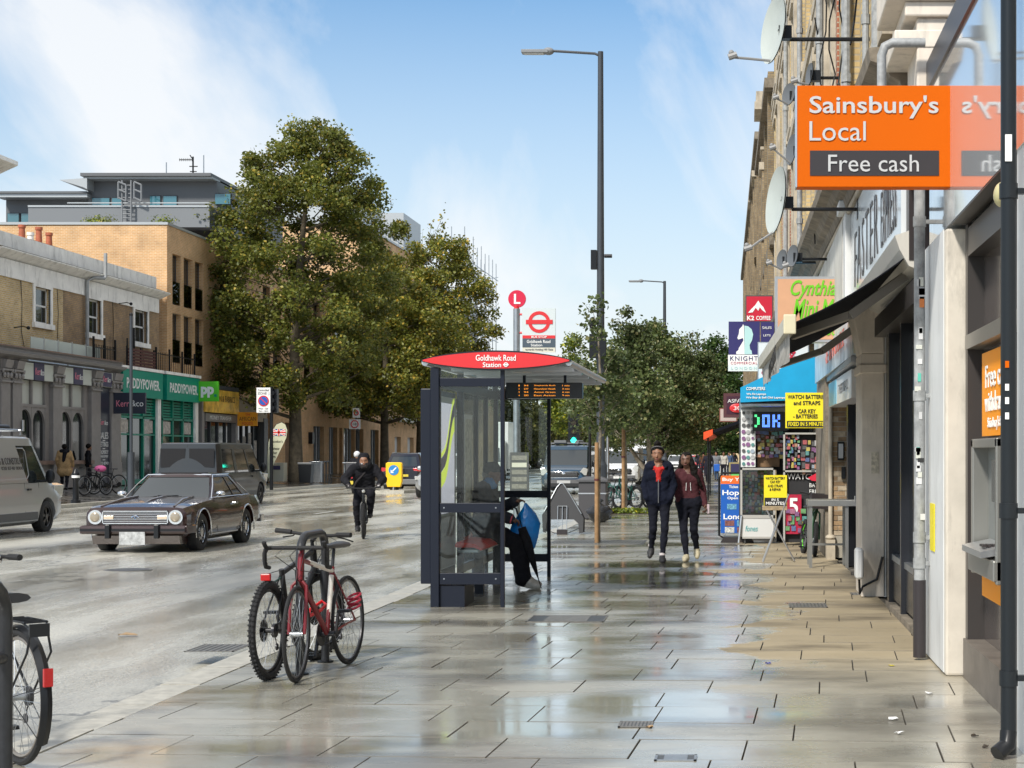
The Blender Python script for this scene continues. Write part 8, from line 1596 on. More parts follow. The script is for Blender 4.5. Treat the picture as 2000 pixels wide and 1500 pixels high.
# --- brown classic coupe, coming towards the camera
BRN = mat('dark_brown_metallic', (0.028, 0.010, 0.008), 0.25, 0.1, coat=0.8)
def coupe():
    t = T('parked_car', 'dark brown classic coupe with round headlights and chrome trim driving towards the camera', 'car', (-9.98, 29.05, -0.05), R(180)); t.name = 'classic_coupe'
    S = [sec(2.10, 0.60, 0.78, 0.66, 0.34, 0.42, 0.58, 0.72, 0.0), sec(2.06, 0.70, 0.83, 0.76, 0.28, 0.38, 0.60, 0.76, 0.01), sec(1.85, 0.76, 0.86, 0.80, 0.22, 0.30, 0.60, 0.79, 0.025), sec(1.2, 0.78, 0.87, 0.81, 0.18, 0.26, 0.60, 0.84, 0.035), sec(0.62, 0.79, 0.87, 0.80, 0.17, 0.25, 0.60, 0.875, 0.035),
         sec(0.0, 0.80, 0.87, 0.79, 0.17, 0.24, 0.58, 0.865, 0.02), sec(-0.8, 0.80, 0.88, 0.80, 0.17, 0.24, 0.60, 0.88, 0.02), sec(-1.4, 0.78, 0.87, 0.80, 0.18, 0.26, 0.62, 0.90, 0.03), sec(-2.0, 0.74, 0.84, 0.77, 0.24, 0.34, 0.62, 0.88, 0.02), sec(-2.16, 0.66, 0.79, 0.72, 0.34, 0.42, 0.60, 0.80, 0.0)]
    o = MB().loft(lerp_secs(S, 3)).build('body', BRN, t, angle=40); carve(o, [(1.34, 0.33, 0.385, 0.45, 1.2), (1.34, 0.33, 0.385, -1.2, -0.45), (-1.12, 0.33, 0.37, 0.45, 1.2), (-1.12, 0.33, 0.37, -1.2, -0.45)])
    MB().box(-0.50, 0.50, -1.9, 1.9, 0.16, 0.5).S('underbody', WELL, t)
    greenhouse(t, '', BRN, 0.865, 1.27, (0.55, -0.02), (-1.58, -0.98), 0.74, 0.56, 0.035, pill=(0.62,), side_to=0.90, bulge=0.06, wsz=(0.04, 0.92), ww=0.97, glassm=CARGL)
    MB().tube([(-0.56, 0.0, 1.275), (0.56, 0.0, 1.275)], 0.012, 6).build('roof_trim', CHROME, t)
    MB().box(-0.36, 0.36, -0.45, -0.05, 1.30, 1.312).build('sunroof', WELL, t, smooth=False, bevel=0.003)
    for sd in (-1, 1):
        MB().tube([(sd*0.755, 0.60, 0.87), (sd*0.665, 0.25, 1.10), (sd*0.575, -0.02, 1.27), (sd*0.585, -0.9, 1.28), (sd*0.665, -1.25, 1.08), (sd*0.745, -1.6, 0.90)], 0.010, 6).build('window_trim', CHROME, t)
        MB().tube([(sd*0.745, 0.62, 0.885), (sd*0.742, -1.58, 0.895)], 0.009, 6).build('belt_trim', CHROME, t)
        for y_ in (1.34, -1.12): MB().tube([(sd*0.872, y_+0.392*math.cos(R(a)), 0.33+0.392*math.sin(R(a))) for a in range(-12, 193, 12)], 0.012, 6).build('arch_trim', CHROME, t)
        g = MB(); g.tube([(sd*0.80, 0.92, 0.27), (sd*0.80, -0.70, 0.27)], 0.022, 6); g.build('sill_trim', CHROME, t)
        for y_ in (0.62, -0.62): MB().bar((sd*0.878, y_, 0.30), (sd*0.81, y_, 0.87), 0.006, 0.008).S('door_gap', SEAM, t)
        MB().box(sd*0.82, sd*0.885, -0.5, -0.34, 0.755, 0.785).build('door_handle', CHROME, t, smooth=False, bevel=0.005)
        MB().box(sd*0.868, sd*0.878, 1.78, 1.92, 0.44, 0.47).S('side_marker', LENSA, t)
        # headlights in bright surrounds
        hx = sd*0.66; MB().cyl((hx, 1.95, 0.605), (hx, 2.12, 0.605), 0.135, 0.118, n=28).build('headlight_surround', CHROME, t); h = MB().cyl((hx, 2.09, 0.605), (hx, 2.135, 0.605), 0.095, 0.088, n=28).build('headlight', LENSW, t); MB().sph((hx, 2.125, 0.605), (0.086, 0.03, 0.086), 20, 10).build('lens', mat('warm_lens', (0.36, 0.30, 0.22), 0.1, 0.3, coat=1.0), h)
        MB().box(hx-0.13, hx+0.13, 2.0, 2.02, 0.45, 0.47).S('lower_trim', CHROME, t)
        mirr = MB(); mirr.sph((sd*0.86, 0.42, 0.955), (0.085, 0.05, 0.045), 12, 8); mirr.cyl((sd*0.80, 0.42, 0.90), (sd*0.85, 0.42, 0.93), 0.012, n=8); mirr.build('door_mirror', CHROME, t)
        MB().tube([(sd*0.25, 0.62, 0.905), (sd*-0.18, 0.575, 0.925)], 0.008, 5).build('wiper', BLACK, t)
        MB().box(sd*0.52, sd*0.36, 2.06, 2.125, 0.57, 0.63).build('parking_lamp', mat('amber_clear_lens', (0.62, 0.50, 0.36), 0.15, coat=1.0), t, smooth=False, bevel=0.005)
        MB().box(sd*0.45, sd*0.72, -2.17, -2.12, 0.60, 0.76).build('tail_light', LENSR, t, smooth=False, bevel=0.01)
    fr = MB()
    for bx in ((-0.54, 0.54, 0.695, 0.71), (-0.54, 0.54, 0.495, 0.51), (-0.54, -0.525, 0.495, 0.71), (0.525, 0.54, 0.495, 0.71)): fr.box(bx[0], bx[1], 2.075, 2.13, bx[2], bx[3])
    fr.S('grille_frame', CHROME, t); gr = MB().box(-0.53, 0.53, 2.07, 2.085, 0.50, 0.70).S('grille', WELL, t)
    for k in range(6): MB().box(-0.525, 0.525, 2.085, 2.11, 0.53+k*0.028, 0.537+k*0.028).S('grille_bar', CHROME, gr)
    g = MB(); g.tube([(-0.06, 2.12, 0.60), (-0.02, 2.125, 0.625), (0.03, 2.125, 0.62), (0.06, 2.12, 0.60)], 0.012, 6); g.tube([(0.02, 2.12, 0.62), (0.0, 2.12, 0.575)], 0.008, 5); g.build('badge', CHROME, gr)
    g = MB(); g.prism([(2.20, 0.33), (2.24, 0.36), (2.24, 0.44), (2.20, 0.47), (2.05, 0.47), (2.05, 0.33)], 'x', -0.86, 0.86); g.box(-0.88, -0.80, 1.72, 2.21, 0.335, 0.465); g.box(0.80, 0.88, 1.72, 2.21, 0.335, 0.465); b = g.build('front_bumper', mat('brown_bumper_paint', (0.03, 0.012, 0.013), 0.35, coat=0.5), t, smooth=False, bevel=0.012)
    MB().box(-0.86, 0.86, 2.238, 2.252, 0.385, 0.415).S('bumper_strip', BLACK, b)
    for sd in (-1, 1): MB().box(sd*0.36, sd*0.44, 2.2, 2.29, 0.26, 0.49).build('overrider', BLACK, b, smooth=False, bevel=0.01)
    g = MB(); g.prism([(-2.26, 0.36), (-2.29, 0.42), (-2.26, 0.50), (-2.08, 0.50), (-2.08, 0.36)], 'x', -0.84, 0.84); g.build('rear_bumper', CHROME, t, smooth=False, bevel=0.01)
    g = MB(); g.prism([(2.12, 0.30), (2.05, 0.16), (1.7, 0.15), (1.7, 0.3)], 'x', -0.72, 0.72); g.S('valance', BRN, t)
    MB().box(-0.21, 0.21, 2.255, 2.265, 0.16, 0.37).build('number_plate', mat('blurred_white_plate', (0.40, 0.41, 0.41), 0.5, var=0.4, vscale=16), t, smooth=False)
    for y_, k in ((1.34, 0), (-1.12, 1)):
        for sd in (-1, 1): wheel(t, sd*0.75, y_, 0.325, 0.20, 'wire', sd)
    for sd in (-1, 1): MB().tube([(sd*0.60, 2.0, 0.775), (sd*0.52, 1.4, 0.862), (sd*0.48, 0.7, 0.912)], [0.02, 0.035, 0.02], 8).build('bonnet_ridge', BRN, t)
    MB().tube([(0, 2.0, 0.765), (0, 1.4, 0.862), (0, 0.7, 0.908)], [0.012, 0.03, 0.03], 8).build('bonnet_ridge', BRN, t)
    MB().bar((0, 0.64, 0.905), (0, 0.64, 0.906), 1.35, 0.012, up=(0, 1, 0)).S('cowl_gap', SEAM, t)
    # dim interior seen through the glass is left dark; driver silhouette
    return t
coupe()

# --- vans (one shape, dressed differently)
def van(lab, loc, rz, paint, nm='delivery_van', L=5.0, W=1.93, Ht=1.95, win='front', rear='door', darkbump=True, grille=None, group=None, plate_m=None, light_m=None, front_detail=True):
    t = T(nm, lab, 'van', loc, rz, group=group); h = W/2; f = L/2; r_ = -L/2; zb = 1.04
    S = [sec(f, h*0.70, h*0.80, h*0.66, 0.30, 0.38, 0.60, 0.80, 0.0), sec(f-0.10, h*0.84, h*0.93, h*0.80, 0.24, 0.32, 0.62, 0.93, 0.02), sec(f-0.40, h*0.93, h, h*0.86, 0.20, 0.28, 0.62, 1.03, 0.03), sec(f-0.85, h*0.95, h*1.0, h*0.93, 0.20, 0.27, 0.62, 1.10, 0.03),
         sec(f-1.4, h*0.96, h*1.0, h*0.965, 0.20, 0.27, 0.62, 1.06, 0.0), sec(r_+0.9, h*0.96, h*1.0, h*0.965, 0.20, 0.27, 0.62, 1.06, 0.0), sec(r_+0.06, h*0.95, h*0.99, h*0.955, 0.22, 0.30, 0.62, 1.06, 0.0), sec(r_, h*0.90, h*0.955, h*0.93, 0.26, 0.34, 0.62, 1.06, 0.0)]
    yw = f-0.93; y2 = r_+0.98; o = MB().loft(lerp_secs(S, 3)).build('body', paint, t, angle=40); carve(o, [(yw, 0.34, 0.40, 0.4, 1.3), (yw, 0.34, 0.40, -1.3, -0.4), (y2, 0.34, 0.39, 0.4, 1.3), (y2, 0.34, 0.39, -1.3, -0.4)])
    MB().box(-0.6, 0.6, r_+0.2, f-0.3, 0.2, 0.6).S('underbody', WELL, t)
    kw = dict(pill=(0.30,), side_to=0.31) if win == 'front' else dict(pill=(0.30, 0.62), side_to=0.96)
    greenhouse(t, '', paint, 1.055, Ht-0.06, (f-0.62, f-1.42), (r_+0.01, r_+0.08), h*0.962, h*0.89, 0.05, glass_rear=(rear == 'glass'), bulge=0.10, wsz=(0.06, 0.86), ww=0.95, nside=34, low_t=0.03, top_t=0.80, **kw)
    for sd in (-1, 1):
        x_ = sd*(h+0.003)
        for ya, yb in ((f-1.36, f-1.30), (f-1.98, f-1.98)): MB().bar((x_, ya, 0.30), (sd*(h*0.965), yb, 1.06), 0.006, 0.008).S('door_gap', SEAM, t)
        MB().box(sd*(h-0.02), sd*(h+0.012), r_+1.45, f-1.42, 0.30, 0.46).build('rubbing_strip', mat('grey_trim', (0.10, 0.105, 0.11), 0.5), t, smooth=False, bevel=0.01)
        MB().box(sd*(h*0.99), sd*(h+0.02), f-1.90, f-1.74, 0.90, 0.94).build('door_handle', BLACK, t, smooth=False, bevel=0.006)
        g = MB(); g.sph((sd*(h+0.14), f-1.15, 1.18), (0.10, 0.055, 0.15), 14, 10); g.bar((sd*(h-0.05), f-1.17, 1.08), (sd*(h+0.1), f-1.15, 1.10), 0.05, 0.05); g.build('door_mirror', BLACK, t)
        g = MB(); g.prism([(h*0.93, 0.72), (h*0.97, 0.98), (h*0.80, 1.03), (h*0.60, 0.80), (h*0.62, 0.72)] if sd > 0 else [(-h*0.93, 0.72), (-h*0.97, 0.98), (-h*0.80, 1.03), (-h*0.60, 0.80), (-h*0.62, 0.72)], 'y', f-0.50, f-0.04); g.build('headlight', light_m or LENSW, t, smooth=False, bevel=0.01)
        MB().box(sd*h*0.60, sd*h*0.76, f-0.06, f+0.0, 0.46, 0.54).build('fog_light', LENSW, t, smooth=False, bevel=0.008)
        MB().box(sd*h*0.93, sd*h*1.0, r_-0.015, r_+0.09, 0.60, 1.03).build('tail_light', LENSR, t, smooth=False, bevel=0.008)
        wheel(t, sd*(h-0.12), yw, 0.335, 0.22, 'five', sd); wheel(t, sd*(h-0.12), y2, 0.335, 0.22, 'five', sd)
    g = MB(); g.prism([(-h*0.55, 0.60), (-h*0.62, 0.78), (-h*0.56, 0.86), (h*0.56, 0.86), (h*0.62, 0.78), (h*0.55, 0.60)], 'y', f-0.09, f+0.015); gl = g.S('grille', WELL, t)
    for k in range(4): MB().box(-h*0.55, h*0.55, f+0.01, f+0.03, 0.63+k*0.06, 0.645+k*0.06).build('grille_bar', CHROME if k in (0, 3) else GREYP, gl, smooth=False)
    MB().tube([(-h*0.57, f+0.02, 0.61), (-h*0.64, f+0.0, 0.78), (-h*0.57, f+0.02, 0.87), (h*0.57, f+0.02, 0.87), (h*0.64, f, 0.78), (h*0.57, f+0.02, 0.61)], 0.014, 6, closed=True).build('grille_surround', CHROME, gl)
    g = MB(); g.sph((0, f+0.035, 0.80), (0.085, 0.012, 0.04), 16, 8); g.build('badge', CHROME, gl)
    g = MB(); g.prism([(f-0.3, 0.22), (f+0.02, 0.26), (f+0.05, 0.40), (f+0.0, 0.56), (f-0.2, 0.56)], 'x', -h*0.80, h*0.80); g.build('front_bumper', mat('dark_plastic_bumper', (0.03, 0.032, 0.036), 0.5) if darkbump else paint, t, smooth=False, bevel=0.015)
    MB().box(-0.27, 0.27, f+0.045, f+0.06, 0.40, 0.51).S('number_plate', plate_m or WHITE, t)
    g = MB(); g.prism([(r_+0.05, 0.24), (r_-0.06, 0.28), (r_-0.08, 0.44), (r_+0.05, 0.48)], 'x', -h*0.92, h*0.92); g.build('rear_bumper', mat('dark_plastic_bumper', (0.03, 0.032, 0.036)), t, smooth=False, bevel=0.015)
    MB().bar((0, r_-0.006, 0.50), (0, r_+0.02, Ht-0.08), 0.008, 0.012).S('rear_door_gap', SEAM, t); MB().box(-0.26, 0.26, r_-0.012, r_, 0.62, 0.73).build('number_plate', mat('yellow_plate', (0.6, 0.48, 0.05), 0.5), t, smooth=False)
    for sd in (-1, 1): MB().tube([(sd*0.1, f-0.78, 1.09), (sd*-0.45, f-0.86, 1.17)], 0.012, 5).build('wiper', BLACK, t)
    return t
SILVP = mat('silver_van_paint', (0.44, 0.45, 0.455), 0.33, 0.4, coat=0.5); GREYV = mat('dark_grey_van_paint', (0.035, 0.037, 0.040), 0.3, 0.2, coat=0.35); BLUEV = mat('steel_blue_van_paint', (0.035, 0.075, 0.12), 0.24, 0.5, coat=0.9); WHV = mat('white_van_paint', (0.62, 0.63, 0.64), 0.3, coat=0.6)
sv = van('silver van with roof rack and printed lettering, cut off by the left edge', (-15.45, 32.6, -0.05), 0, SILVP, Ht=2.02, darkbump=False)
g = MB()
for y_ in (-1.6, -0.4, 0.7): g.tube([(-0.78, y_, 2.02), (-0.78, y_, 2.12), (0.78, y_, 2.12), (0.78, y_, 2.02)], 0.022, 8)
for sd in (-1, 1): g.tube([(sd*0.72, -1.8, 2.13), (sd*0.72, 0.85, 2.13)], 0.02, 8)
g.build('roof_rack', STEEL, sv); MB().cyl((0.55, -1.2, 2.18), (0.55, 0.6, 2.18), 0.06, n=12).build('roof_tube', BLACK, sv)
text('G & CONSTRUCT', (0.951, -0.10, 1.50), 1.15, 0.14, (0, 1, 0), (-0.22, 0, 0.97), SDK, sv, world=False); text('020 8740 0000', (0.968, -0.10, 1.36), 0.95, 0.07, (0, 1, 0), (-0.22, 0, 0.97), SDK, sv, world=False)
g = MB(); g.tube([(0.975, -0.75, 1.14), (0.975, 0.55, 1.14), (0.96, 0.66, 1.22), (0.88, 0.66, 1.70), (0.865, 0.58, 1.76), (0.865, -0.75, 1.76), (0.96, -0.83, 1.2)], 0.010, 6, closed=True); g.build('side_panel_ridge', SILVP, sv)
dv = van('dark grey van driving away, seen behind the brown coupe', (-16.55, 51.4, -0.03), 0, GREYV, L=5.1, W=1.95, Ht=1.98, win='all')
g = MB()
for sd in (-1, 1): g.box(sd*0.06, sd*0.80, -2.562, -2.553, 1.22, 1.78)
g.build('rear_window_panel', mat('tinted_panel', (0.02, 0.02, 0.022), 0.5, spec=0.15), dv, smooth=False)
bv = van('steel blue van with roof bars facing the camera behind the triangular board', (-7.25, 69.0, 0.0), R(180), BLUEV, L=4.97, W=1.98, Ht=1.96, plate_m=mat('plain_pale_plate', (0.45, 0.46, 0.46), 0.5))
g = MB()
for y_ in (-1.5, -0.2, 0.6): g.tube([(-0.8, y_, 1.95), (-0.8, y_, 2.03), (0.8, y_, 2.03), (0.8, y_, 1.95)], 0.03, 6)
g.tube([(-0.35, 0.7, 2.08), (-0.35, -1.6, 2.08)], 0.09, 8); g.box(0.1, 0.6, -1.2, 0.7, 2.05, 2.16); g.build('roof_bars', GREYP, bv)
wv = van('white van facing the camera, parked behind the blue one', (-5.95, 81.5, 0.0), R(180), WHV, L=4.9, W=1.93, Ht=1.92)
def boxvan(lab, loc, rz, m_, W=2.3, L=6, H=3.1):
    t = T('box_lorry', lab, 'lorry', loc, rz); MB().box(-W/2, W/2, -L/2, L/2-1.7, 0.75, H).build('cargo_box', m_, t, smooth=False, bevel=0.03); g = MB(); f = L/2; g.prism([(f-1.65, 0.45), (f, 0.45), (f+0.02, 1.1), (f-0.25, 1.95), (f-0.6, 2.25), (f-1.65, 2.3)], 'x', -W/2+0.1, W/2-0.1); g.build('cab', m_, t, smooth=False, bevel=0.04)
    g = MB(); g.add([(-W/2+0.2, f+0.015, 1.15), (W/2-0.2, f+0.015, 1.15), (W/2-0.28, f-0.225, 1.92), (-W/2+0.28, f-0.225, 1.92)], [(0, 1, 2, 3)]); g.S('windscreen', CARGL, t)
    for sd in (-1, 1):
        MB().box(sd*(W/2-0.1), sd*(W/2-0.38), f-0.02, f+0.03, 0.7, 0.9).S('headlight', LENSW, t)
        for y_ in (f-0.9, -L/2+1.1): wheel(t, sd*(W/2-0.2), y_, 0.40, 0.25, 'five', sd)
    MB().box(-W/2+0.15, W/2-0.15, f-0.1, f+0.05, 0.4, 0.62).build('bumper', GREYP, t, smooth=False, bevel=0.02); return t
boxvan('white box lorry in the distance between sapling and walking women', (at(1258, 900, 104).x, 104, 0), R(180), WHV, 2.3, 6, 2.75)
boxvan('pale lorry seen through the shelter glass', (at(960, 900, 92).x, 92, 0), R(180), WHV, 2.35, 6.5, 3.35)

# --- cars
def car(lab, loc, rz, paint, L=4.4, W=1.85, Ht=1.65, suv=True, group=None, nm='car'):
    t = T(nm, lab, 'car', loc, rz, group=group); h = W/2; f = L/2; r_ = -L/2; zt = 0.98 if suv else 0.88; k = zt/0.98
    S = [sec(f, h*0.66, h*0.78, h*0.62, 0.34, 0.42, 0.60*k, 0.74*k, 0.0), sec(f-0.14, h*0.84, h*0.92, h*0.76, 0.26, 0.34, 0.62*k, 0.84*k, 0.03), sec(f-0.6, h*0.92, h*0.99, h*0.84, 0.22, 0.30, 0.64*k, 0.93*k, 0.04), sec(f-1.2, h*0.94, h, h*0.86, 0.21, 0.29, 0.64*k, zt, 0.03),
         sec(0, h*0.94, h, h*0.88, 0.21, 0.28, 0.64*k, zt+0.01, 0.0), sec(r_+0.9, h*0.94, h, h*0.90, 0.21, 0.29, 0.66*k, zt+0.04, 0.0), sec(r_+0.18, h*0.90, h*0.97, h*0.86, 0.26, 0.36, 0.70*k, zt+0.04, 0.0), sec(r_, h*0.80, h*0.89, h*0.76, 0.32, 0.42, 0.70*k, zt-0.02, 0.0)]
    rw = 0.35 if suv else 0.31; y1, y2 = f-0.85, r_+0.82; o = MB().loft(lerp_secs(S, 3)).build('body', paint, t, angle=40); carve(o, [(y, rw, rw+0.055, a, b) for y in (y1, y2) for a, b in ((0.45, 1.3), (-1.3, -0.45))])
    MB().box(-0.55, 0.55, r_+0.3, f-0.3, 0.2, 0.6).S('underbody', WELL, t)
    greenhouse(t, '', paint, zt-0.01, Ht-0.05, (f-1.15, f-1.95), (r_+0.08, r_+0.52), h*0.87, h*0.66, 0.05, pill=(0.36, 0.68), side_to=0.93, bulge=0.09, wsz=(0.05, 0.9), ww=0.96, nside=32)
    mirror(t, h*0.92, f-1.45, zt+0.09, paint)
    for sd in (-1, 1):
        s_ = MB(); s_.prism([(sd*h*0.92, 0.66*k), (sd*h*0.93, 0.80*k), (sd*h*0.55, 0.76*k), (sd*h*0.52, 0.68*k)], 'y', f-0.45, f-0.03); s_.build('headlight', LENSW, t, smooth=False, bevel=0.008)
        MB().prism([(sd*h*0.98, 0.84*k), (sd*h*0.97, 1.02*k), (sd*h*0.48, 0.98*k), (sd*h*0.52, 0.88*k)], 'y', r_-0.005, r_+0.40).build('tail_light', LENSR, t, smooth=False, bevel=0.01)
        for y in (y1, y2): wheel(t, sd*(h-0.11), y, rw, 0.22, 'five', sd)
        if suv: MB().tube([(sd*h*0.60, f-2.1, Ht-0.01), (sd*h*0.60, r_+0.7, Ht-0.01)], 0.018, 6).build('roof_rail', ALU, t)
    gl = MB().box(-h*0.42, h*0.42, f-0.04, f+0.012, 0.50*k, 0.72*k).build('grille', WELL, t, smooth=False, bevel=0.01)
    for sd in (-1, 1): MB().box(sd*0.03, sd*h*0.40, f+0.01, f+0.022, 0.52*k, 0.70*k).build('grille_surround', mat('grille_grey', (0.2, 0.2, 0.2), 0.3, 0.8), gl, smooth=False)
    MB().box(-h*0.7, h*0.7, f-0.06, f+0.016, 0.28, 0.42).build('lower_intake', WELL, t, smooth=False, bevel=0.01)
    MB().box(-0.26, 0.26, f+0.016, f+0.028, 0.40, 0.50).S('number_plate', WHITE, t); MB().box(-0.26, 0.26, r_-0.02, r_-0.004, 0.62, 0.72).build('number_plate', mat('yellow_plate', (0.6, 0.48, 0.05)), t, smooth=False)
    g = MB(); g.prism([(r_+0.2, 0.26), (r_-0.02, 0.30), (r_-0.03, 0.50), (r_+0.1, 0.56)], 'x', -h*0.86, h*0.86); g.build('rear_bumper', GREYP if suv else paint, t, smooth=False, bevel=0.015); return t
INDIGO = mat('black_indigo_paint', (0.012, 0.012, 0.022), 0.2, 0.3, coat=1.0)
car('dark indigo SUV driving away behind the yellow keep left bollard', (-14.75, 73.3, -0.02), 0, INDIGO, L=4.45, W=1.88, Ht=1.66)
car('pale grey SUV facing the camera, half hidden by the shelter edge', (-10.85, 60.8, 0.0), R(180), mat('pale_grey_paint', (0.42, 0.43, 0.44), 0.25, 0.5, coat=0.9), L=4.5, W=1.88, Ht=1.62)
fc = car('pale hatchback among the distant traffic, behind the walking women', (at(1222, 900, 130).x, 128, 0), R(180), WHV, L=4.1, W=1.75, Ht=1.48, suv=False, group='distant traffic')
for x, Y_, rz, lab in ((1135, 118, 180, 'distant car facing the camera right of the green signal pole'), (1320, 150, 180, 'distant car seen between the heads of the walking women'), (1345, 165, 180, 'distant car just left of the far pedestrians'), (1000, 105, 180, 'distant car seen through the far end pane of the shelter'), (930, 84, 180, 'distant car behind the seated man')):
    dup(fc, None, (at(x, 900, Y_).x, Y_, 0), R(rz), lab)
o = car('small red car far off beyond the pedestrians', (at(1362, 900, 140).x, 140, 0), R(180), mat('red_car_paint', (0.45, 0.015, 0.015), 0.25, coat=0.8), L=4.0, W=1.7, Ht=1.45, suv=False, group='distant traffic')
# --- delivery scooter (rider is built with the people)
t = T('scooter', 'black scooter with top box and red tail lamp riding away', 'scooter', (-15.75, 67, -0.02)); 
for y_ in (-0.62, 0.62): w = MB().ring((0, y_, 0.24), (1, 0, 0), 0.19, 0.055, 24, 8).build('wheel', TYRE, t); MB().disc((0, y_, 0.24), (1, 0, 0), 0.13, 0.06, 16).build('rim', HUBDK, w)
g = MB(); g.prism([(-0.85, 0.42), (-0.6, 0.72), (0.0, 0.74), (0.05, 0.36), (0.35, 0.30), (0.40, 0.95), (0.52, 1.0), (0.62, 0.45), (0.4, 0.18), (-0.3, 0.2)], 'x', -0.17, 0.17); g.build('fairing', BLACK, t, smooth=False, bevel=0.03)
MB().box(-0.16, 0.16, -0.58, 0.02, 0.73, 0.80).build('seat', SDK, t, smooth=False, bevel=0.02); MB().box(-0.24, 0.24, -1.02, -0.56, 0.92, 1.28).build('top_box', mat('top_box_grey', (0.05, 0.05, 0.055), 0.4), t, smooth=False, bevel=0.03); MB().box(-0.12, 0.12, -0.88, -0.84, 0.62, 0.72).S('tail_light', LENSR, t)
MB().tube([(-0.36, 0.38, 1.08), (0, 0.45, 1.02), (0.36, 0.38, 1.08)], 0.018, 8).build('handlebar', BLACK, t); MB().box(-0.1, 0.1, -0.93, -0.9, 0.38, 0.52).build('number_plate', mat('yellow_plate', (0.6, 0.48, 0.05)), t, smooth=False); g = MB(); g.box(-0.36, 0.36, -1.0, -0.98, 1.24, 1.27); g.S('box_rail', ALU, t)
# ------------------------------------------------------------------ people: one continuous surface each, grown from tapered limbs
def sdf_mesh(prims, res=0.012, k=0.025, wr=0.0, seed=0):
    """prims: (p0, p1, r0, r1, tag[, blend]). Smooth union on a grid, surface nets, tag per face."""
    lo = np.min([np.minimum(p[0], p[1])-max(p[2], p[3]) for p in prims], 0)-3*res; hi = np.max([np.maximum(p[0], p[1])+max(p[2], p[3]) for p in prims], 0)+3*res
    n = np.ceil((hi-lo)/res).astype(int)+1; ax = [lo[i]+np.arange(n[i])*res for i in range(3)]; F = np.full(n, 9.0, 'f')
    def d_(P, p): 
        a, b = np.array(p[0], 'f'), np.array(p[1], 'f'); ab = b-a; L = float(ab@ab)+1e-9; t = np.clip(((P-a)@ab)/L, 0, 1); return np.linalg.norm(P-(a+t[..., None]*ab), axis=-1)-(p[2]+(p[3]-p[2])*t)
    for p in prims:
        kk = p[5] if len(p) > 5 else k; m = max(p[2], p[3])+kk*2+res*3; a = np.minimum(p[0], p[1])-m; b = np.maximum(p[0], p[1])+m
        s = [slice(max(0, int((a[i]-lo[i])/res)), min(n[i], int((b[i]-lo[i])/res)+2)) for i in range(3)]
        X, Y, Z = np.meshgrid(ax[0][s[0]], ax[1][s[1]], ax[2][s[2]], indexing='ij'); P = np.stack([X, Y, Z], -1).astype('f'); d = d_(P, p); f = F[tuple(s)]
        h = np.clip(kk-np.abs(f-d), 0, None)/kk; F[tuple(s)] = np.minimum(f, d)-h*h*kk*0.25
    if wr:
        X, Y, Z = np.meshgrid(*ax, indexing='ij'); F += (wr*(np.sin(Z*46+7*np.sin(X*11+seed)+5*np.sin(Y*13))+0.6*np.sin(Z*83+X*37+Y*29+seed))).astype('f')
    S = F < 0; nx, ny, nz = n
    c = [S[i:nx-1+i, j:ny-1+j, l:nz-1+l] for i in (0, 1) for j in (0, 1) for l in (0, 1)]; sm = sum(q.astype('i1') for q in c); act = (sm > 0) & (sm < 8)
    ids = -np.ones(act.shape, 'i'); ci = np.argwhere(act); ids[act] = np.arange(len(ci)); acc = np.zeros((len(ci), 3)); cnt = np.zeros(len(ci))
    for axis in range(3):
        o = [x for x in range(3) if x != axis]
        for u in (0, 1):
            for v in (0, 1):
                a = ci.copy(); a[:, o[0]] += u; a[:, o[1]] += v; b = a.copy(); b[:, axis] += 1; fa, fb = F[tuple(a.T)], F[tuple(b.T)]; x = (fa < 0) != (fb < 0); t = np.where(x, fa/np.where(x, fa-fb, 1), 0)
                p = a.astype(float); p[:, axis] += t; acc[x] += p[x]; cnt[x] += 1
    V = lo+acc/cnt[:, None]*res; Q = []
    for axis in range(3):
        o = [x for x in range(3) if x != axis]; sl0 = [slice(None)]*3; sl1 = [slice(None)]*3; sl0[axis] = slice(0, -1); sl1[axis] = slice(1, None); A, Bm = S[tuple(sl0)], S[tuple(sl1)]; e = np.argwhere(A != Bm); e = e[(e[:, o[0]] > 0) & (e[:, o[1]] > 0) & (e[:, o[0]] < n[o[0]]-1) & (e[:, o[1]] < n[o[1]]-1)]; fl = A[tuple(e.T)]
        def cell(du, dv): q = e.copy(); q[:, o[0]] -= du; q[:, o[1]] -= dv; return ids[tuple(q.T)]
        q = np.stack([cell(1, 1), cell(0, 1), cell(0, 0), cell(1, 0)], 1); 
        if axis == 1: fl = ~fl
        q[~fl] = q[~fl][:, ::-1]; Q.append(q)
    Q = np.concatenate(Q); C = V[Q].mean(1); best = np.full(len(C), 9.0); tg = np.zeros(len(C), 'i')
    for p in prims:
        d = d_(C.astype('f'), p); m = d < best; best[m] = d[m]; tg[m] = p[4]
    return V, Q, tg
def sdf_obj(name, prims, mats, parent, res=0.012, k=0.025, wr=0.0, seed=0):
    V, Q, tg = sdf_mesh(prims, res, k, wr, seed); me = bpy.data.meshes.new(name); me.from_pydata(V.tolist(), [], Q.tolist())
    for m in mats: me.materials.append(m)
    me.polygons.foreach_set('material_index', tg.astype('i')); me.polygons.foreach_set('use_smooth', [True]*len(me.polygons)); me.update(); o = bpy.data.objects.new(name, me); link(o, parent); return o
SK = {'brown': mat('skin_brown', (0.24, 0.115, 0.065), 0.5, var=0.08, vscale=20), 'dark': mat('skin_dark', (0.13, 0.062, 0.038), 0.5, var=0.08, vscale=20), 'light': mat('skin_light', (0.42, 0.24, 0.17), 0.5, var=0.08, vscale=20)}
def cloth(name, c, v=0.25): return mat(name, c, 0.9, var=v, vscale=14, bump=0.5, bscale=26, spec=0.12)
V3 = lambda *a: np.array(a, float)
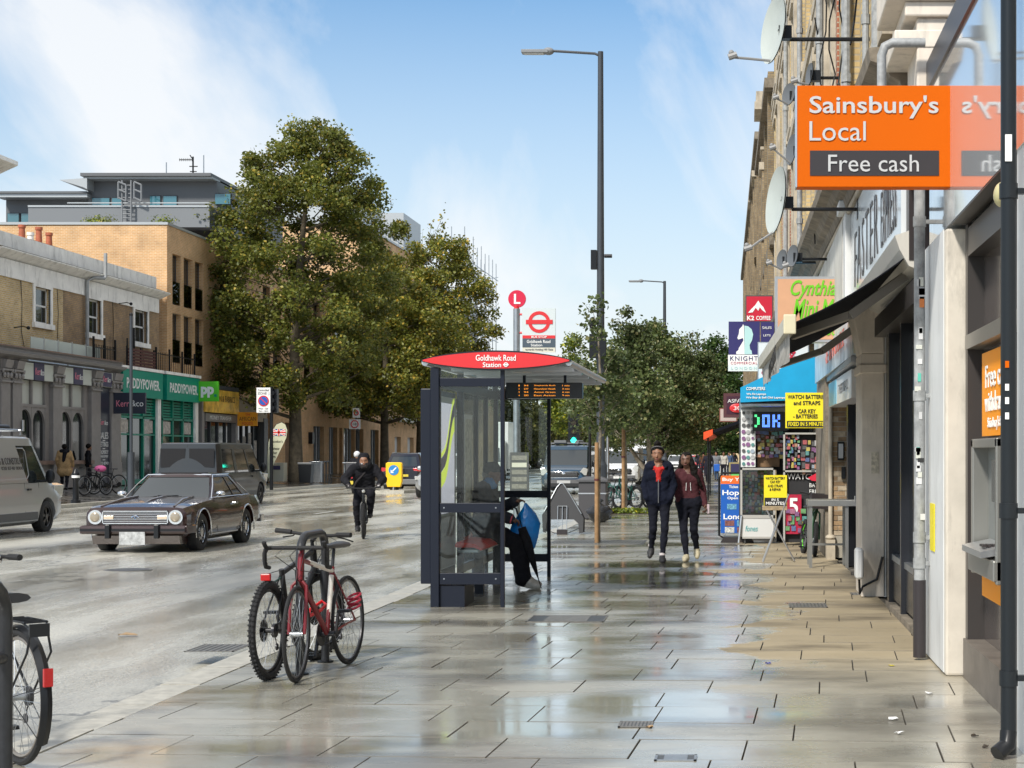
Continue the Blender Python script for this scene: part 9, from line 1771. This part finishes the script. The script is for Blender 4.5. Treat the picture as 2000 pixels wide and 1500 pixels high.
def hand(pr, w, d, pl, tag_, curl=0.5, s=1.0, spread=None):
    """palm and five bent fingers from wrist w along d; pl = palm normal (fingers curl towards it)"""
    d = np.array(d, float); d /= np.linalg.norm(d); pl = np.array(pl, float); pl -= d*(pl@d); pl /= np.linalg.norm(pl); sd = np.cross(d, pl); pc = w+d*0.085*s
    pr.append((w, w+d*0.03*s, 0.026*s, 0.026*s, tag_, 0.012)); 
    for q in (-0.026, -0.009, 0.009, 0.026): pr.append((w+d*0.03*s+sd*q*0.7*s, w+d*0.088*s+sd*q*s, 0.015*s, 0.0125*s, tag_, 0.010))
    for i, (q, L) in enumerate(((-0.030, 0.060), (-0.010, 0.076), (0.010, 0.072), (0.030, 0.058))):
        b = w+d*0.092*s+sd*q*s; c1 = curl*0.9; d1 = d*math.cos(c1)+pl*math.sin(c1); m = b+d1*L*0.5*s; c2 = curl*2.0; d2 = d*math.cos(c2)+pl*math.sin(c2); e = m+d2*L*0.5*s; pr += [(b, m, 0.0095*s, 0.0088*s, tag_, 0.004), (m, e, 0.0088*s, 0.0072*s, tag_, 0.004)]
    b = w+d*0.035*s-sd*0.026*s; d1 = d*0.6-sd*0.6+pl*0.5; d1 /= np.linalg.norm(d1); m = b+d1*0.038*s; d2 = d*0.85-sd*0.1+pl*0.5; d2 /= np.linalg.norm(d2); pr += [(b, m, 0.0125*s, 0.011*s, tag_, 0.008), (m, m+d2*0.03*s, 0.011*s, 0.009*s, tag_, 0.004)]
def head_prims(c, f, tag_, s=1.0):
    """head centred at c facing f: skull, cheeks, jaw, nose, lips, brow, ears"""
    f = np.array(f, float); f /= np.linalg.norm(f); up = V3(0, 0, 1); up = up-f*(up@f); up /= np.linalg.norm(up); r = np.cross(f, up)
    P = lambda a, b, c_: c+(r*a+f*b+up*c_)*s
    return [(P(0, -0.025, 0.025), P(0, 0.005, 0.03), 0.083*s, 0.078*s, tag_, 0.03), (P(0, 0.035, -0.03), P(0, 0.045, -0.075), 0.056*s, 0.036*s, tag_, 0.03), (P(-0.035, 0.045, -0.03), P(0.035, 0.045, -0.03), 0.036*s, 0.036*s, tag_, 0.02),
            (P(0, 0.078, 0.01), P(0, 0.100, -0.028), 0.011*s, 0.015*s, tag_, 0.010), (P(-0.030, 0.073, 0.028), P(0.030, 0.073, 0.028), 0.014*s, 0.014*s, tag_, 0.012), (P(-0.018, 0.086, -0.058), P(0.018, 0.086, -0.058), 0.0085*s, 0.0085*s, tag_, 0.006),
            (P(-0.076, -0.005, -0.01), P(-0.079, -0.012, 0.02), 0.011*s, 0.014*s, tag_, 0.006), (P(0.076, -0.005, -0.01), P(0.079, -0.012, 0.02), 0.011*s, 0.014*s, tag_, 0.006)], P
def face(par, P, s, lip, brow=(0.02, 0.012, 0.01)):
    EYE = mat('eye_white', (0.30, 0.27, 0.25), 0.5); IR = mat('dark_iris', (0.02, 0.012, 0.008), 0.15)
    for sd in (-1, 1):
        c = P(sd*0.030, 0.071, 0.008); e = MB().sph(Vector(c), 0.0095*s, 10, 8).build('eye', EYE, par); q = P(sd*0.030, 0.0775, 0.008); MB().sph(Vector(q), 0.0052*s, 8, 6).build('iris', IR, e)
        g = MB(); g.tube([Vector(P(sd*0.014, 0.088, 0.030)), Vector(P(sd*0.030, 0.088, 0.036)), Vector(P(sd*0.046, 0.076, 0.030))], 0.0035*s, 5); g.build('eyebrow', mat('brow_hair', brow, 0.8), par)
    g = MB(); g.tube([Vector(P(-0.024, 0.0885, -0.057)), Vector(P(-0.008, 0.0965, -0.0545)), Vector(P(0.008, 0.0965, -0.0545)), Vector(P(0.024, 0.0885, -0.057))], 0.0035*s, 5); g.tube([Vector(P(-0.020, 0.0890, -0.061)), Vector(P(0, 0.0965, -0.064)), Vector(P(0.020, 0.0890, -0.061))], 0.0045*s, 5); g.build('lips', mat('lips_%d' % int(lip[0]*100), lip, 0.45), par)
def person(lab, loc, rz, J, mats, res=0.012, wr=0.0035, hr=None, bulk=1.0, hips=1.0, hands=True, sk=3, legr=(0.088, 0.062, 0.040), armr=(0.052, 0.043, 0.034), shoe=(0.048, 0.042), group=None, seed=0, name='person', coat=None, curl=(0.5, 0.5), chestr=0.115, dohead=True, eyes=True, facing=(0, 1, 0), headk=1.0, lip=(0.2, 0.06, 0.05), palm=None, neck=0.052):
    """J: joints in local metres, front towards +Y. tags: 0 top, 1 trousers, 2 shoes, 3 skin"""
    t = T(name, lab, 'person', loc, rz, group=group); pr = []; j = {k: np.array(v, float) for k, v in J.items()}; sh = (j['sl']+j['sr'])/2; hp = (j['hl']+j['hr'])/2; b = bulk
    cw = (j['sr']-j['sl']); low = hp+(sh-hp)*0.22; mid = hp+(sh-hp)*0.45; ch = hp+(sh-hp)*0.76
    pr += [(j['hl']+V3(0, 0, 0.02), j['hr']+V3(0, 0, 0.02), 0.105*hips, 0.105*hips, 1, 0.05), (low-cw*0.20, low+cw*0.20, 0.108*b, 0.108*b, 0, 0.05), (mid-cw*0.20, mid+cw*0.20, 0.104*b, 0.104*b, 0, 0.06), (ch-cw*0.25, ch+cw*0.25, chestr*b, chestr*b, 0, 0.06),
           (j['sl']*0.9+sh*0.1, j['sr']*0.9+sh*0.1, 0.062*b, 0.062*b, 0, 0.06), (sh+V3(0, 0, -0.02), j['hd']*0.6+sh*0.4, neck*1.15, neck, 3, 0.03)]
    for s in 'lr':
        pr += [(j['h'+s], j['k'+s], legr[0], legr[1], 1, 0.04), (j['k'+s], j['k'+s]*0.62+j['a'+s]*0.38+(0, -0.012, 0), legr[1], legr[1]*0.98, 1, 0.03), (j['k'+s]*0.62+j['a'+s]*0.38, j['a'+s], legr[1]*0.96, legr[2], 1, 0.03)]
        a, to = j['a'+s], j['t'+s]; dn = V3(0, 0, -0.045); heel = a+(a-to)/max(np.linalg.norm(a-to), 1e-6)*0.035+dn*0.9; pr += [(a, heel, 0.040, shoe[0]*0.82, 2, 0.02), (heel, (heel+to)/2+(a-heel)*0.12, shoe[0]*0.82, shoe[0], 2, 0.02), ((heel+to)/2, to, shoe[0], shoe[1]*0.82, 2, 0.02)]
        pr += [(j['s'+s], j['e'+s], armr[0]*b*1.12, armr[1]*b*1.05, 0, 0.03), (j['e'+s], j['w'+s], armr[1]*b, armr[2]*b, 0, 0.025)]
        if hands and 'g'+s in j:
            d = j['g'+s]-j['w'+s]; pn = (palm or {}).get(s, (-1, 0, 0) if s == 'r' else (1, 0, 0)); hand(pr, j['w'+s]+d*0.02, d, pn, sk, curl[0 if s == 'l' else 1])
    hpz, P = head_prims(j['hd'], facing, 3, headk)
    if dohead: pr += hpz
    if coat: pr += coat(j)
    o = sdf_obj('body', pr, mats, t, res, 0.025, wr, seed)
    if eyes and dohead: face(t, P, headk, lip)
    return t, P, o
NAVYJ = cloth('navy_fleece', (0.008, 0.010, 0.020)); LEG = cloth('black_leggings', (0.012, 0.013, 0.020), 0.15); SHOEB = mat('black_trainers', (0.02, 0.02, 0.022), 0.6); MAR = cloth('maroon_sweatshirt', (0.065, 0.022, 0.026)); BEI = mat('beige_trainers', (0.42, 0.37, 0.25), 0.7, var=0.2, vscale=30); HAIR = mat('black_hair', (0.009, 0.007, 0.006), 0.6, spec=0.12, var=0.4, vscale=60, bump=0.6, bscale=70); REDTOP = cloth('red_top', (0.50, 0.035, 0.03))
# woman in the navy hooded jacket, left (local +Y faces the camera after the 180 degree turn: local x mirrors)
c = at(1287, 1098, 24.1)
J1 = dict(hl=(-0.085, 0, 0.90), hr=(0.085, 0.0, 0.90), kl=(-0.09, 0.10, 0.50), kr=(0.085, 0.02, 0.49), al=(-0.055, 0.13, 0.085), ar=(0.12, -0.12, 0.20), tl=(-0.075, 0.26, 0.035), tr=(0.135, -0.02, 0.09),
          sl=(-0.150, 0, 1.40), sr=(0.150, 0, 1.40), el=(-0.215, -0.03, 1.13), er=(0.215, -0.03, 1.13), wl=(-0.175, 0.09, 0.95), wr=(0.175, 0.09, 0.95), hd=(0.02, 0.03, 1.585))
def fl(j): return [(V3(-0.08, 0.0, 0.93), V3(0.08, 0.0, 0.93), 0.115, 0.115, 0, 0.05), (V3(-0.12, -0.05, 1.44), V3(0.12, -0.05, 1.44), 0.055, 0.055, 0, 0.04), (V3(-0.07, -0.02, 1.46), V3(-0.10, 0.08, 1.40), 0.04, 0.03, 0, 0.02), (V3(0.07, -0.02, 1.46), V3(0.10, 0.08, 1.40), 0.04, 0.03, 0, 0.02), (V3(0, 0.085, 1.36), V3(0, 0.10, 1.22), 0.055, 0.03, 4, 0.008), (V3(-0.055, 0.085, 1.385), V3(0.055, 0.085, 1.385), 0.025, 0.025, 4, 0.01), (V3(0.0, 0.03, 1.43), V3(0, 0.075, 1.42), 0.045, 0.045, 3, 0.02)]
p1, P, o = person('woman in a navy hooded jacket, red top and black leggings walking towards the camera', (c.x, 24.1, 0), R(180), J1, [NAVYJ, LEG, SHOEB, SK['brown'], REDTOP], bulk=1.0, hips=0.95, hands=False, coat=fl, seed=2, facing=(0.06, 1, -0.04), armr=(0.058, 0.054, 0.046), legr=(0.086, 0.053, 0.034), wr=0.0022)
sdf_obj('hair', [(P(0, -0.035, 0.045), P(0, -0.01, 0.055), 0.088, 0.080, 0, 0.02), (P(-0.04, -0.03, 0.0), P(-0.06, -0.02, 0.05), 0.04, 0.045, 0, 0.02), (P(0.04, -0.03, 0.0), P(0.06, -0.02, 0.05), 0.04, 0.045, 0, 0.02), (P(0, -0.03, 0.15), P(0, -0.01, 0.16), 0.052, 0.048, 0, 0.015)], [HAIR], p1, 0.008, 0.02, 0.002)
MB().ring(P(0, -0.01, 0.085), (0.0, -0.45, 1), 0.084, 0.010, 30, 6).build('headband', mat('grey_headband', (0.09, 0.085, 0.09), 0.8), p1); MB().tube([(0, 0.155, 1.22), (0.0, 0.165, 1.05), (0.0, 0.15, 0.88)], 0.006, 5).build('zip', GREYP, p1)
for sd, (x, y, z) in ((1, (-0.055, 0.13, 0.125)), (-1, (0.12, -0.12, 0.245))): MB().cyl((x, y, z-0.015), (x, y-0.005, z+0.02), 0.043, 0.043, n=14).build('sock', mat('pale_sock', (0.6, 0.55, 0.55), 0.8), p1)
# woman in the maroon sweatshirt, right
c = at(1345, 1098, 24.4)
J2 = dict(hl=(-0.09, 0, 0.86), hr=(0.09, 0.0, 0.86), kl=(-0.075, -0.03, 0.47), kr=(0.07, 0.08, 0.47), al=(-0.115, -0.20, 0.17), ar=(0.03, 0.13, 0.085), tl=(-0.125, -0.09, 0.055), tr=(0.05, 0.26, 0.035),
          sl=(-0.145, 0, 1.315), sr=(0.145, 0, 1.315), el=(-0.215, -0.04, 1.05), er=(0.20, 0, 1.06), wl=(-0.245, 0.03, 0.84), wr=(0.15, 0.08, 0.92), hd=(0.04, 0.02, 1.50), gl=(-0.27, 0.09, 0.75))
p2, P, o = person('woman in a maroon sweatshirt with long loose hair walking beside the navy jacket', (c.x, 24.4, 0), R(180), J2, [MAR, LEG, BEI, SK['dark']], bulk=0.93, hips=1.08, wr=0.0022, seed=5, facing=(0.10, 1, -0.03), legr=(0.094, 0.056, 0.034), hands=True, curl=(0.9, 0.5), armr=(0.058, 0.05, 0.040))
hp_ = [(P(0, -0.035, 0.04), P(0, -0.012, 0.045), 0.090, 0.082, 0, 0.02), (P(-0.055, -0.02, 0.03), P(-0.085, -0.04, -0.16), 0.045, 0.045, 0, 0.02), (P(0.055, -0.02, 0.03), P(0.085, -0.03, -0.12), 0.045, 0.04, 0, 0.02), (P(0, -0.07, 0.0), P(-0.03, -0.09, -0.20), 0.07, 0.07, 0, 0.03), (P(-0.075, 0.0, 0.0), P(-0.13, 0.02, -0.20), 0.045, 0.05, 0, 0.02), (P(-0.13, 0.02, -0.19), P(-0.20, 0.03, -0.33), 0.05, 0.03, 0, 0.02), (P(-0.20, 0.03, -0.33), P(-0.25, 0.02, -0.42), 0.03, 0.012, 0, 0.02), (P(-0.12, 0.0, -0.1), P(-0.20, -0.02, -0.24), 0.04, 0.03, 0, 0.02)]
sdf_obj('hair', hp_, [HAIR], p2, 0.008, 0.02, 0.004, 3); MB().box(-0.31, -0.275, 0.06, 0.075, 0.71, 0.85).build('phone', mat('pale_phone', (0.5, 0.4, 0.42), 0.3), p2, smooth=False, bevel=0.004)
g = MB()
for sd in (-1, 1): g.tube([(sd*0.03, 0.118, 1.17), (sd*0.035, 0.125, 1.07)], 0.004, 5); g.sph((sd*0.035, 0.128, 1.06), 0.008, 8, 6)
g.build('drawcords', WHITE, p2)
# man seated in the shelter, facing the pavement (+X): local front +Y turned by -90 degrees
COATM = cloth('black_anorak', (0.03, 0.033, 0.042)); TRM = cloth('black_wide_trousers', (0.014, 0.014, 0.018), 0.15); SHW = mat('white_blue_trainers', (0.48, 0.46, 0.42), 0.6, var=0.3, vscale=26)
Jm = dict(hl=(-0.10, 0, 0.70), hr=(0.10, 0, 0.70), kl=(-0.12, 0.36, 0.55), kr=(0.12, 0.38, 0.56), al=(-0.11, 0.42, 0.13), ar=(0.12, 0.44, 0.13), tl=(-0.12, 0.60, 0.045), tr=(0.13, 0.62, 0.045),
          sl=(-0.19, -0.02, 1.18), sr=(0.19, -0.02, 1.18), el=(-0.23, 0.06, 0.93), er=(0.23, 0.09, 0.90), wl=(-0.16, 0.30, 1.02), wr=(0.17, 0.30, 0.84), hd=(0, 0.07, 1.36), gl=(-0.14, 0.42, 1.06), gr=(0.15, 0.42, 0.80))
pm, P, o = person('man in a black anorak and cap sitting on the red perch bench', (-3.02, 19.35, 0), R(-90), Jm, [COATM, TRM, SHW, SK['dark'], mat('blue_hood_lining', (0.02, 0.14, 0.34), 0.7)], bulk=1.28, hips=1.15, legr=(0.105, 0.098, 0.090), shoe=(0.055, 0.048), seed=7, facing=(0, 1, -0.1), armr=(0.065, 0.06, 0.05), curl=(0.7, 0.9), palm={'l': (0.2, 0, -1), 'r': (0, 0, -1)},
    coat=lambda j: [(V3(-0.13, 0.03, 1.24), V3(0.13, 0.03, 1.24), 0.07, 0.07, 4, 0.03), (V3(-0.14, -0.02, 0.75), V3(0.14, -0.02, 0.75), 0.15, 0.15, 0, 0.05)])
sdf_obj('cap', [(P(0, -0.03, 0.05), P(0, 0.0, 0.06), 0.092, 0.086, 0, 0.02), (P(-0.03, 0.09, 0.055), P(0.03, 0.09, 0.055), 0.03, 0.03, 0, 0.02)], [cloth('dark_cap', (0.03, 0.035, 0.04))], pm, 0.008, 0.02); sdf_obj('hair', [(P(0, -0.055, -0.01), P(0, -0.045, 0.02), 0.07, 0.07, 0, 0.02)], [mat('grey_hair', (0.14, 0.13, 0.12), 0.8, var=0.3, vscale=50)], pm, 0.01)
MB().ring((0.175, 0.32, 0.835), (0, 1, -0.3), 0.052, 0.008, 20, 6).build('pink_cuff', mat('pink_cuff', (0.6, 0.08, 0.12), 0.7), pm)
g = MB(); q = random.Random(6); rings = []                      # blue carrier bag hanging from the raised hand
for i, (z, a, b) in enumerate(((1.02, 0.012, 0.012), (0.97, 0.04, 0.03), (0.90, 0.09, 0.06), (0.78, 0.15, 0.09), (0.62, 0.17, 0.11), (0.50, 0.16, 0.11), (0.44, 0.11, 0.08), (0.42, 0.04, 0.03))):
    rings.append([(0.03*math.sin(z*9)+math.cos(2*math.pi*k/22)*a*(1+0.13*math.sin(5*k+i)), math.sin(2*math.pi*k/22)*b*(1+0.16*math.cos(4*k+i*2)), z) for k in range(22)])
g.loft(rings); o = g.build('carrier_bag', mat('blue_polythene', (0.0, 0.16, 0.50), 0.3, var=0.15, vscale=20, bump=0.6, bscale=18), None); o.location = (-2.56, 19.28, 0); tag(o, 'bright blue plastic carrier bag held in the seated man\'s raised hand', 'bag')
t = T('umbrella', 'furled black umbrella with its tip on the paving, held by the seated man', 'umbrella', (-2.37, 19.2, 0)); A_, B_ = Vector((-2.60, 19.18, 0.80)), Vector((-2.355, 19.2, 0.02)); rings = []
dv_ = (B_-A_); e1 = dv_.orthogonal().normalized(); e2 = dv_.cross(e1).normalized(); 
for i in range(11): u = i/10; r_ = 0.055*math.sin(math.pi*min(1, 0.22+u*0.85))**0.8*(1-u*0.55)+0.004; rings.append([A_+dv_*(0.08+0.84*u)+(e1*math.cos(2*math.pi*k/16)+e2*math.sin(2*math.pi*k/16))*r_*(1+0.2*(k % 2)) for k in range(16)])
MB().loft(rings).build('folded_canopy', cloth('umbrella_nylon', (0.012, 0.012, 0.015)), t, world=True); MB().tube([A_-dv_*0.12, B_], 0.006, 6).build('shaft', BLACK, t, world=True); MB().tube([A_-dv_*0.12, A_-dv_*0.2, A_-dv_*0.24+e1*0.03, A_-dv_*0.2+e1*0.06], 0.012, 6).build('handle', BLACK, t, world=True)
# cyclist in the hood, and his bike
BK = cloth('black_hooded_jacket', (0.014, 0.014, 0.017)); BX, BY, BZ = -7.60, 32.85, RZ(-7.6)
eb = bicycle('black electric bike ridden towards the camera by the hooded cyclist', (BX+0.02, BY, BZ), R(180+12), 'mtb', BLACK, BLACK, wheel=0.345, wb=1.10, tyre_r=0.034, lean=R(0), rim_c=mat('mtb_rim', (0.03, 0.03, 0.03))); g = MB(); g.sph((0, 1.02, 0.92), 0.035, 10, 8); g.build('front_lamp', LENSW, eb); MB().box(-0.05, 0.05, 0.5, 0.82, 0.46, 0.62).build('battery', SDK, eb, smooth=False, bevel=0.02)
Jc = dict(hl=(-0.10, 0.27, 0.93), hr=(0.10, 0.27, 0.93), kl=(-0.14, 0.68, 0.86), kr=(0.13, 0.62, 0.66), al=(-0.12, 0.50, 0.46), ar=(0.12, 0.40, 0.21), tl=(-0.12, 0.66, 0.42), tr=(0.12, 0.56, 0.15),
          sl=(-0.20, 0.46, 1.36), sr=(0.20, 0.46, 1.36), el=(-0.37, 0.60, 1.14), er=(0.37, 0.60, 1.14), wl=(-0.30, 0.86, 1.06), wr=(0.30, 0.86, 1.06), hd=(0, 0.60, 1.50), gl=(-0.29, 0.98, 1.03), gr=(0.29, 0.98, 1.03))
pc, P, o = person('cyclist in black hooded jacket with dark face covering riding towards the camera', (BX+0.02, BY, BZ), R(180+12), Jc, [BK, cloth('black_trousers', (0.014, 0.014, 0.018)), SHOEB, SK['brown'], SDK], bulk=1.22, hips=1.1, res=0.014, seed=9, facing=(0, 1, -0.08), sk=4, armr=(0.064, 0.062, 0.05), legr=(0.10, 0.078, 0.05), curl=(1.1, 1.1), palm={'l': (0, 0, -1), 'r': (0, 0, -1)},
    coat=lambda j: [(V3(0, 0.535, 1.53), V3(0, 0.555, 1.56), 0.118, 0.112, 0, 0.02), (V3(-0.07, 0.56, 1.42), V3(0.07, 0.56, 1.42), 0.095, 0.095, 0, 0.03), (V3(-0.09, 0.555, 1.50), V3(-0.05, 0.575, 1.62), 0.045, 0.045, 0, 0.02), (V3(0.09, 0.555, 1.50), V3(0.05, 0.575, 1.62), 0.045, 0.045, 0, 0.02), (V3(-0.02, 0.62, 1.43), V3(0.02, 0.62, 1.43), 0.07, 0.07, 4, 0.02)])
MB().tube([(-0.16, 0.36, 1.40), (-0.02, 0.56, 1.28), (0.14, 0.52, 1.10), (0.2, 0.38, 0.98)], 0.018, 6).build('chest_strap', SDK, pc)
# scooter rider in the white helmet, seen from behind
Js = dict(hl=(-0.11, -0.2, 0.88), hr=(0.11, -0.2, 0.88), kl=(-0.2, 0.2, 0.78), kr=(0.2, 0.2, 0.78), al=(-0.17, 0.15, 0.38), ar=(0.17, 0.15, 0.38), tl=(-0.17, 0.3, 0.32), tr=(0.17, 0.3, 0.32), sl=(-0.20, -0.1, 1.36), sr=(0.20, -0.1, 1.36), el=(-0.34, 0.05, 1.16), er=(0.34, 0.05, 1.16), wl=(-0.33, 0.32, 1.1), wr=(0.33, 0.32, 1.1), hd=(0, -0.03, 1.56), gl=(-0.33, 0.42, 1.09), gr=(0.33, 0.42, 1.09))
ps_, P, o = person('scooter rider in dark jacket and white helmet riding away', (-15.75, 67, -0.02), 0, Js, [BK, BK, SHOEB, SK['brown'], SDK], bulk=1.25, res=0.022, seed=4, eyes=False, sk=4)
g = MB(); g.sph(P(0, -0.01, 0.03), (0.135, 0.15, 0.14), 20, 14); g.build('helmet', mat('white_helmet', (0.65, 0.66, 0.68), 0.25, coat=0.7), ps_)
# woman in the tan coat on the far pavement
Jt = dict(hl=(-0.09, 0, 0.90), hr=(0.09, 0, 0.90), kl=(-0.09, 0.1, 0.50), kr=(0.09, -0.03, 0.50), al=(-0.08, 0.05, 0.09), ar=(0.08, -0.20, 0.12), tl=(-0.08, 0.2, 0.04), tr=(0.08, -0.08, 0.06), sl=(-0.19, 0, 1.42), sr=(0.19, 0, 1.42), el=(-0.27, -0.03, 1.15), er=(0.28, -0.06, 1.15), wl=(-0.24, 0.08, 0.92), wr=(0.30, 0.02, 0.92), hd=(0, 0.04, 1.60), gl=(-0.24, 0.12, 0.84), gr=(0.30, 0.05, 0.84))
c = at(126, 950, 61); pt_, P, o = person('woman in a tan coat and black scarf walking away on the far pavement', (c.x, 61, 0.22), R(20), Jt, [cloth('tan_coat', (0.42, 0.27, 0.13), 0.15), cloth('black_trousers', (0.014, 0.014, 0.018)), SHOEB, SK['light']], bulk=1.25, res=0.02, seed=1, eyes=False, coat=lambda j: [(V3(-0.10, 0, 0.72), V3(0.10, 0, 0.72), 0.17, 0.17, 0, 0.08), (V3(-0.08, 0, 0.95), V3(0.08, 0, 0.95), 0.14, 0.14, 0, 0.08)])
sdf_obj('hair', [(P(0, -0.03, 0.04), P(0, -0.02, 0.05), 0.10, 0.10, 0, 0.02)], [HAIR], pt_, 0.016); sdf_obj('scarf', [(V3(-0.1, -0.02, 1.46), V3(0.1, -0.02, 1.46), 0.09, 0.09, 0, 0.03), (V3(0.02, -0.12, 1.42), V3(-0.03, -0.15, 1.12), 0.08, 0.05, 0, 0.03)], [BK], pt_, 0.016)
# dark figure against the shop sill
c = at(172, 955, 64); d_, P, o = person('dim figure in black standing at the estate agent sill', (c.x, 64, 0.25), R(-60), Jt, [BK, BK, SHOEB, SK['brown']], res=0.03, eyes=False, seed=2); sdf_obj('hair', [(P(0, -0.03, 0.04), P(0, -0.02, 0.05), 0.10, 0.10, 0, 0.02)], [HAIR], d_, 0.02)
# distant walkers on the right-hand pavement
JW = dict(Jt); tops = [('dark', (0.02, 0.02, 0.03)), ('grey', (0.16, 0.17, 0.19)), ('white', (0.5, 0.48, 0.44)), ('denim', (0.06, 0.10, 0.18)), ('brown', (0.10, 0.05, 0.03))]
for k, (x, Y_, tp_, bt, rz, lab) in enumerate(((1383, 88, 0, 0, 180, 'distant pedestrian in black just right of the maroon sweatshirt'), (1399, 97, 1, 3, 170, 'distant pedestrian in grey top and jeans carrying a blue bag'), (1413, 100, 2, 0, 190, 'distant pedestrian in a white top and dark trousers'), (1424, 116, 3, 0, 180, 'distant pedestrian in denim near the shop goods'), (1374, 112, 4, 0, 0, 'distant pedestrian in brown walking away'), (1434, 128, 0, 1, 180, 'farthest distant pedestrian beside the shops'), (1391, 125, 0, 3, 0, 'distant pedestrian partly hidden behind the grey top'), (1364, 135, 0, 0, 0, 'far small pedestrian by the parked cars'))):
    c = at(x, 930, Y_); pk, P, o = person(lab, (c.x, Y_, 0), R(rz), JW, [cloth('top_%s' % tops[tp_][0], tops[tp_][1]), cloth('bottom_%s' % tops[bt][0], tops[bt][1]), SHOEB, SK['brown']], res=0.035, eyes=False, seed=k, hands=False, group='distant pedestrians'); sdf_obj('hair', [(P(0, -0.03, 0.04), P(0, -0.02, 0.05), 0.095, 0.095, 0, 0.02)], [HAIR], pk, 0.025)
c = at(1401, 910, 96.8); MB().box(c.x-0.2, c.x+0.15, 96.7, 96.85, 0.55, 0.98).top('carrier_bag', mat('blue_bag_far', (0.01, 0.10, 0.45), 0.5), 'small blue bag carried by the distant pedestrian in grey', 'bag', bevel=0.04)
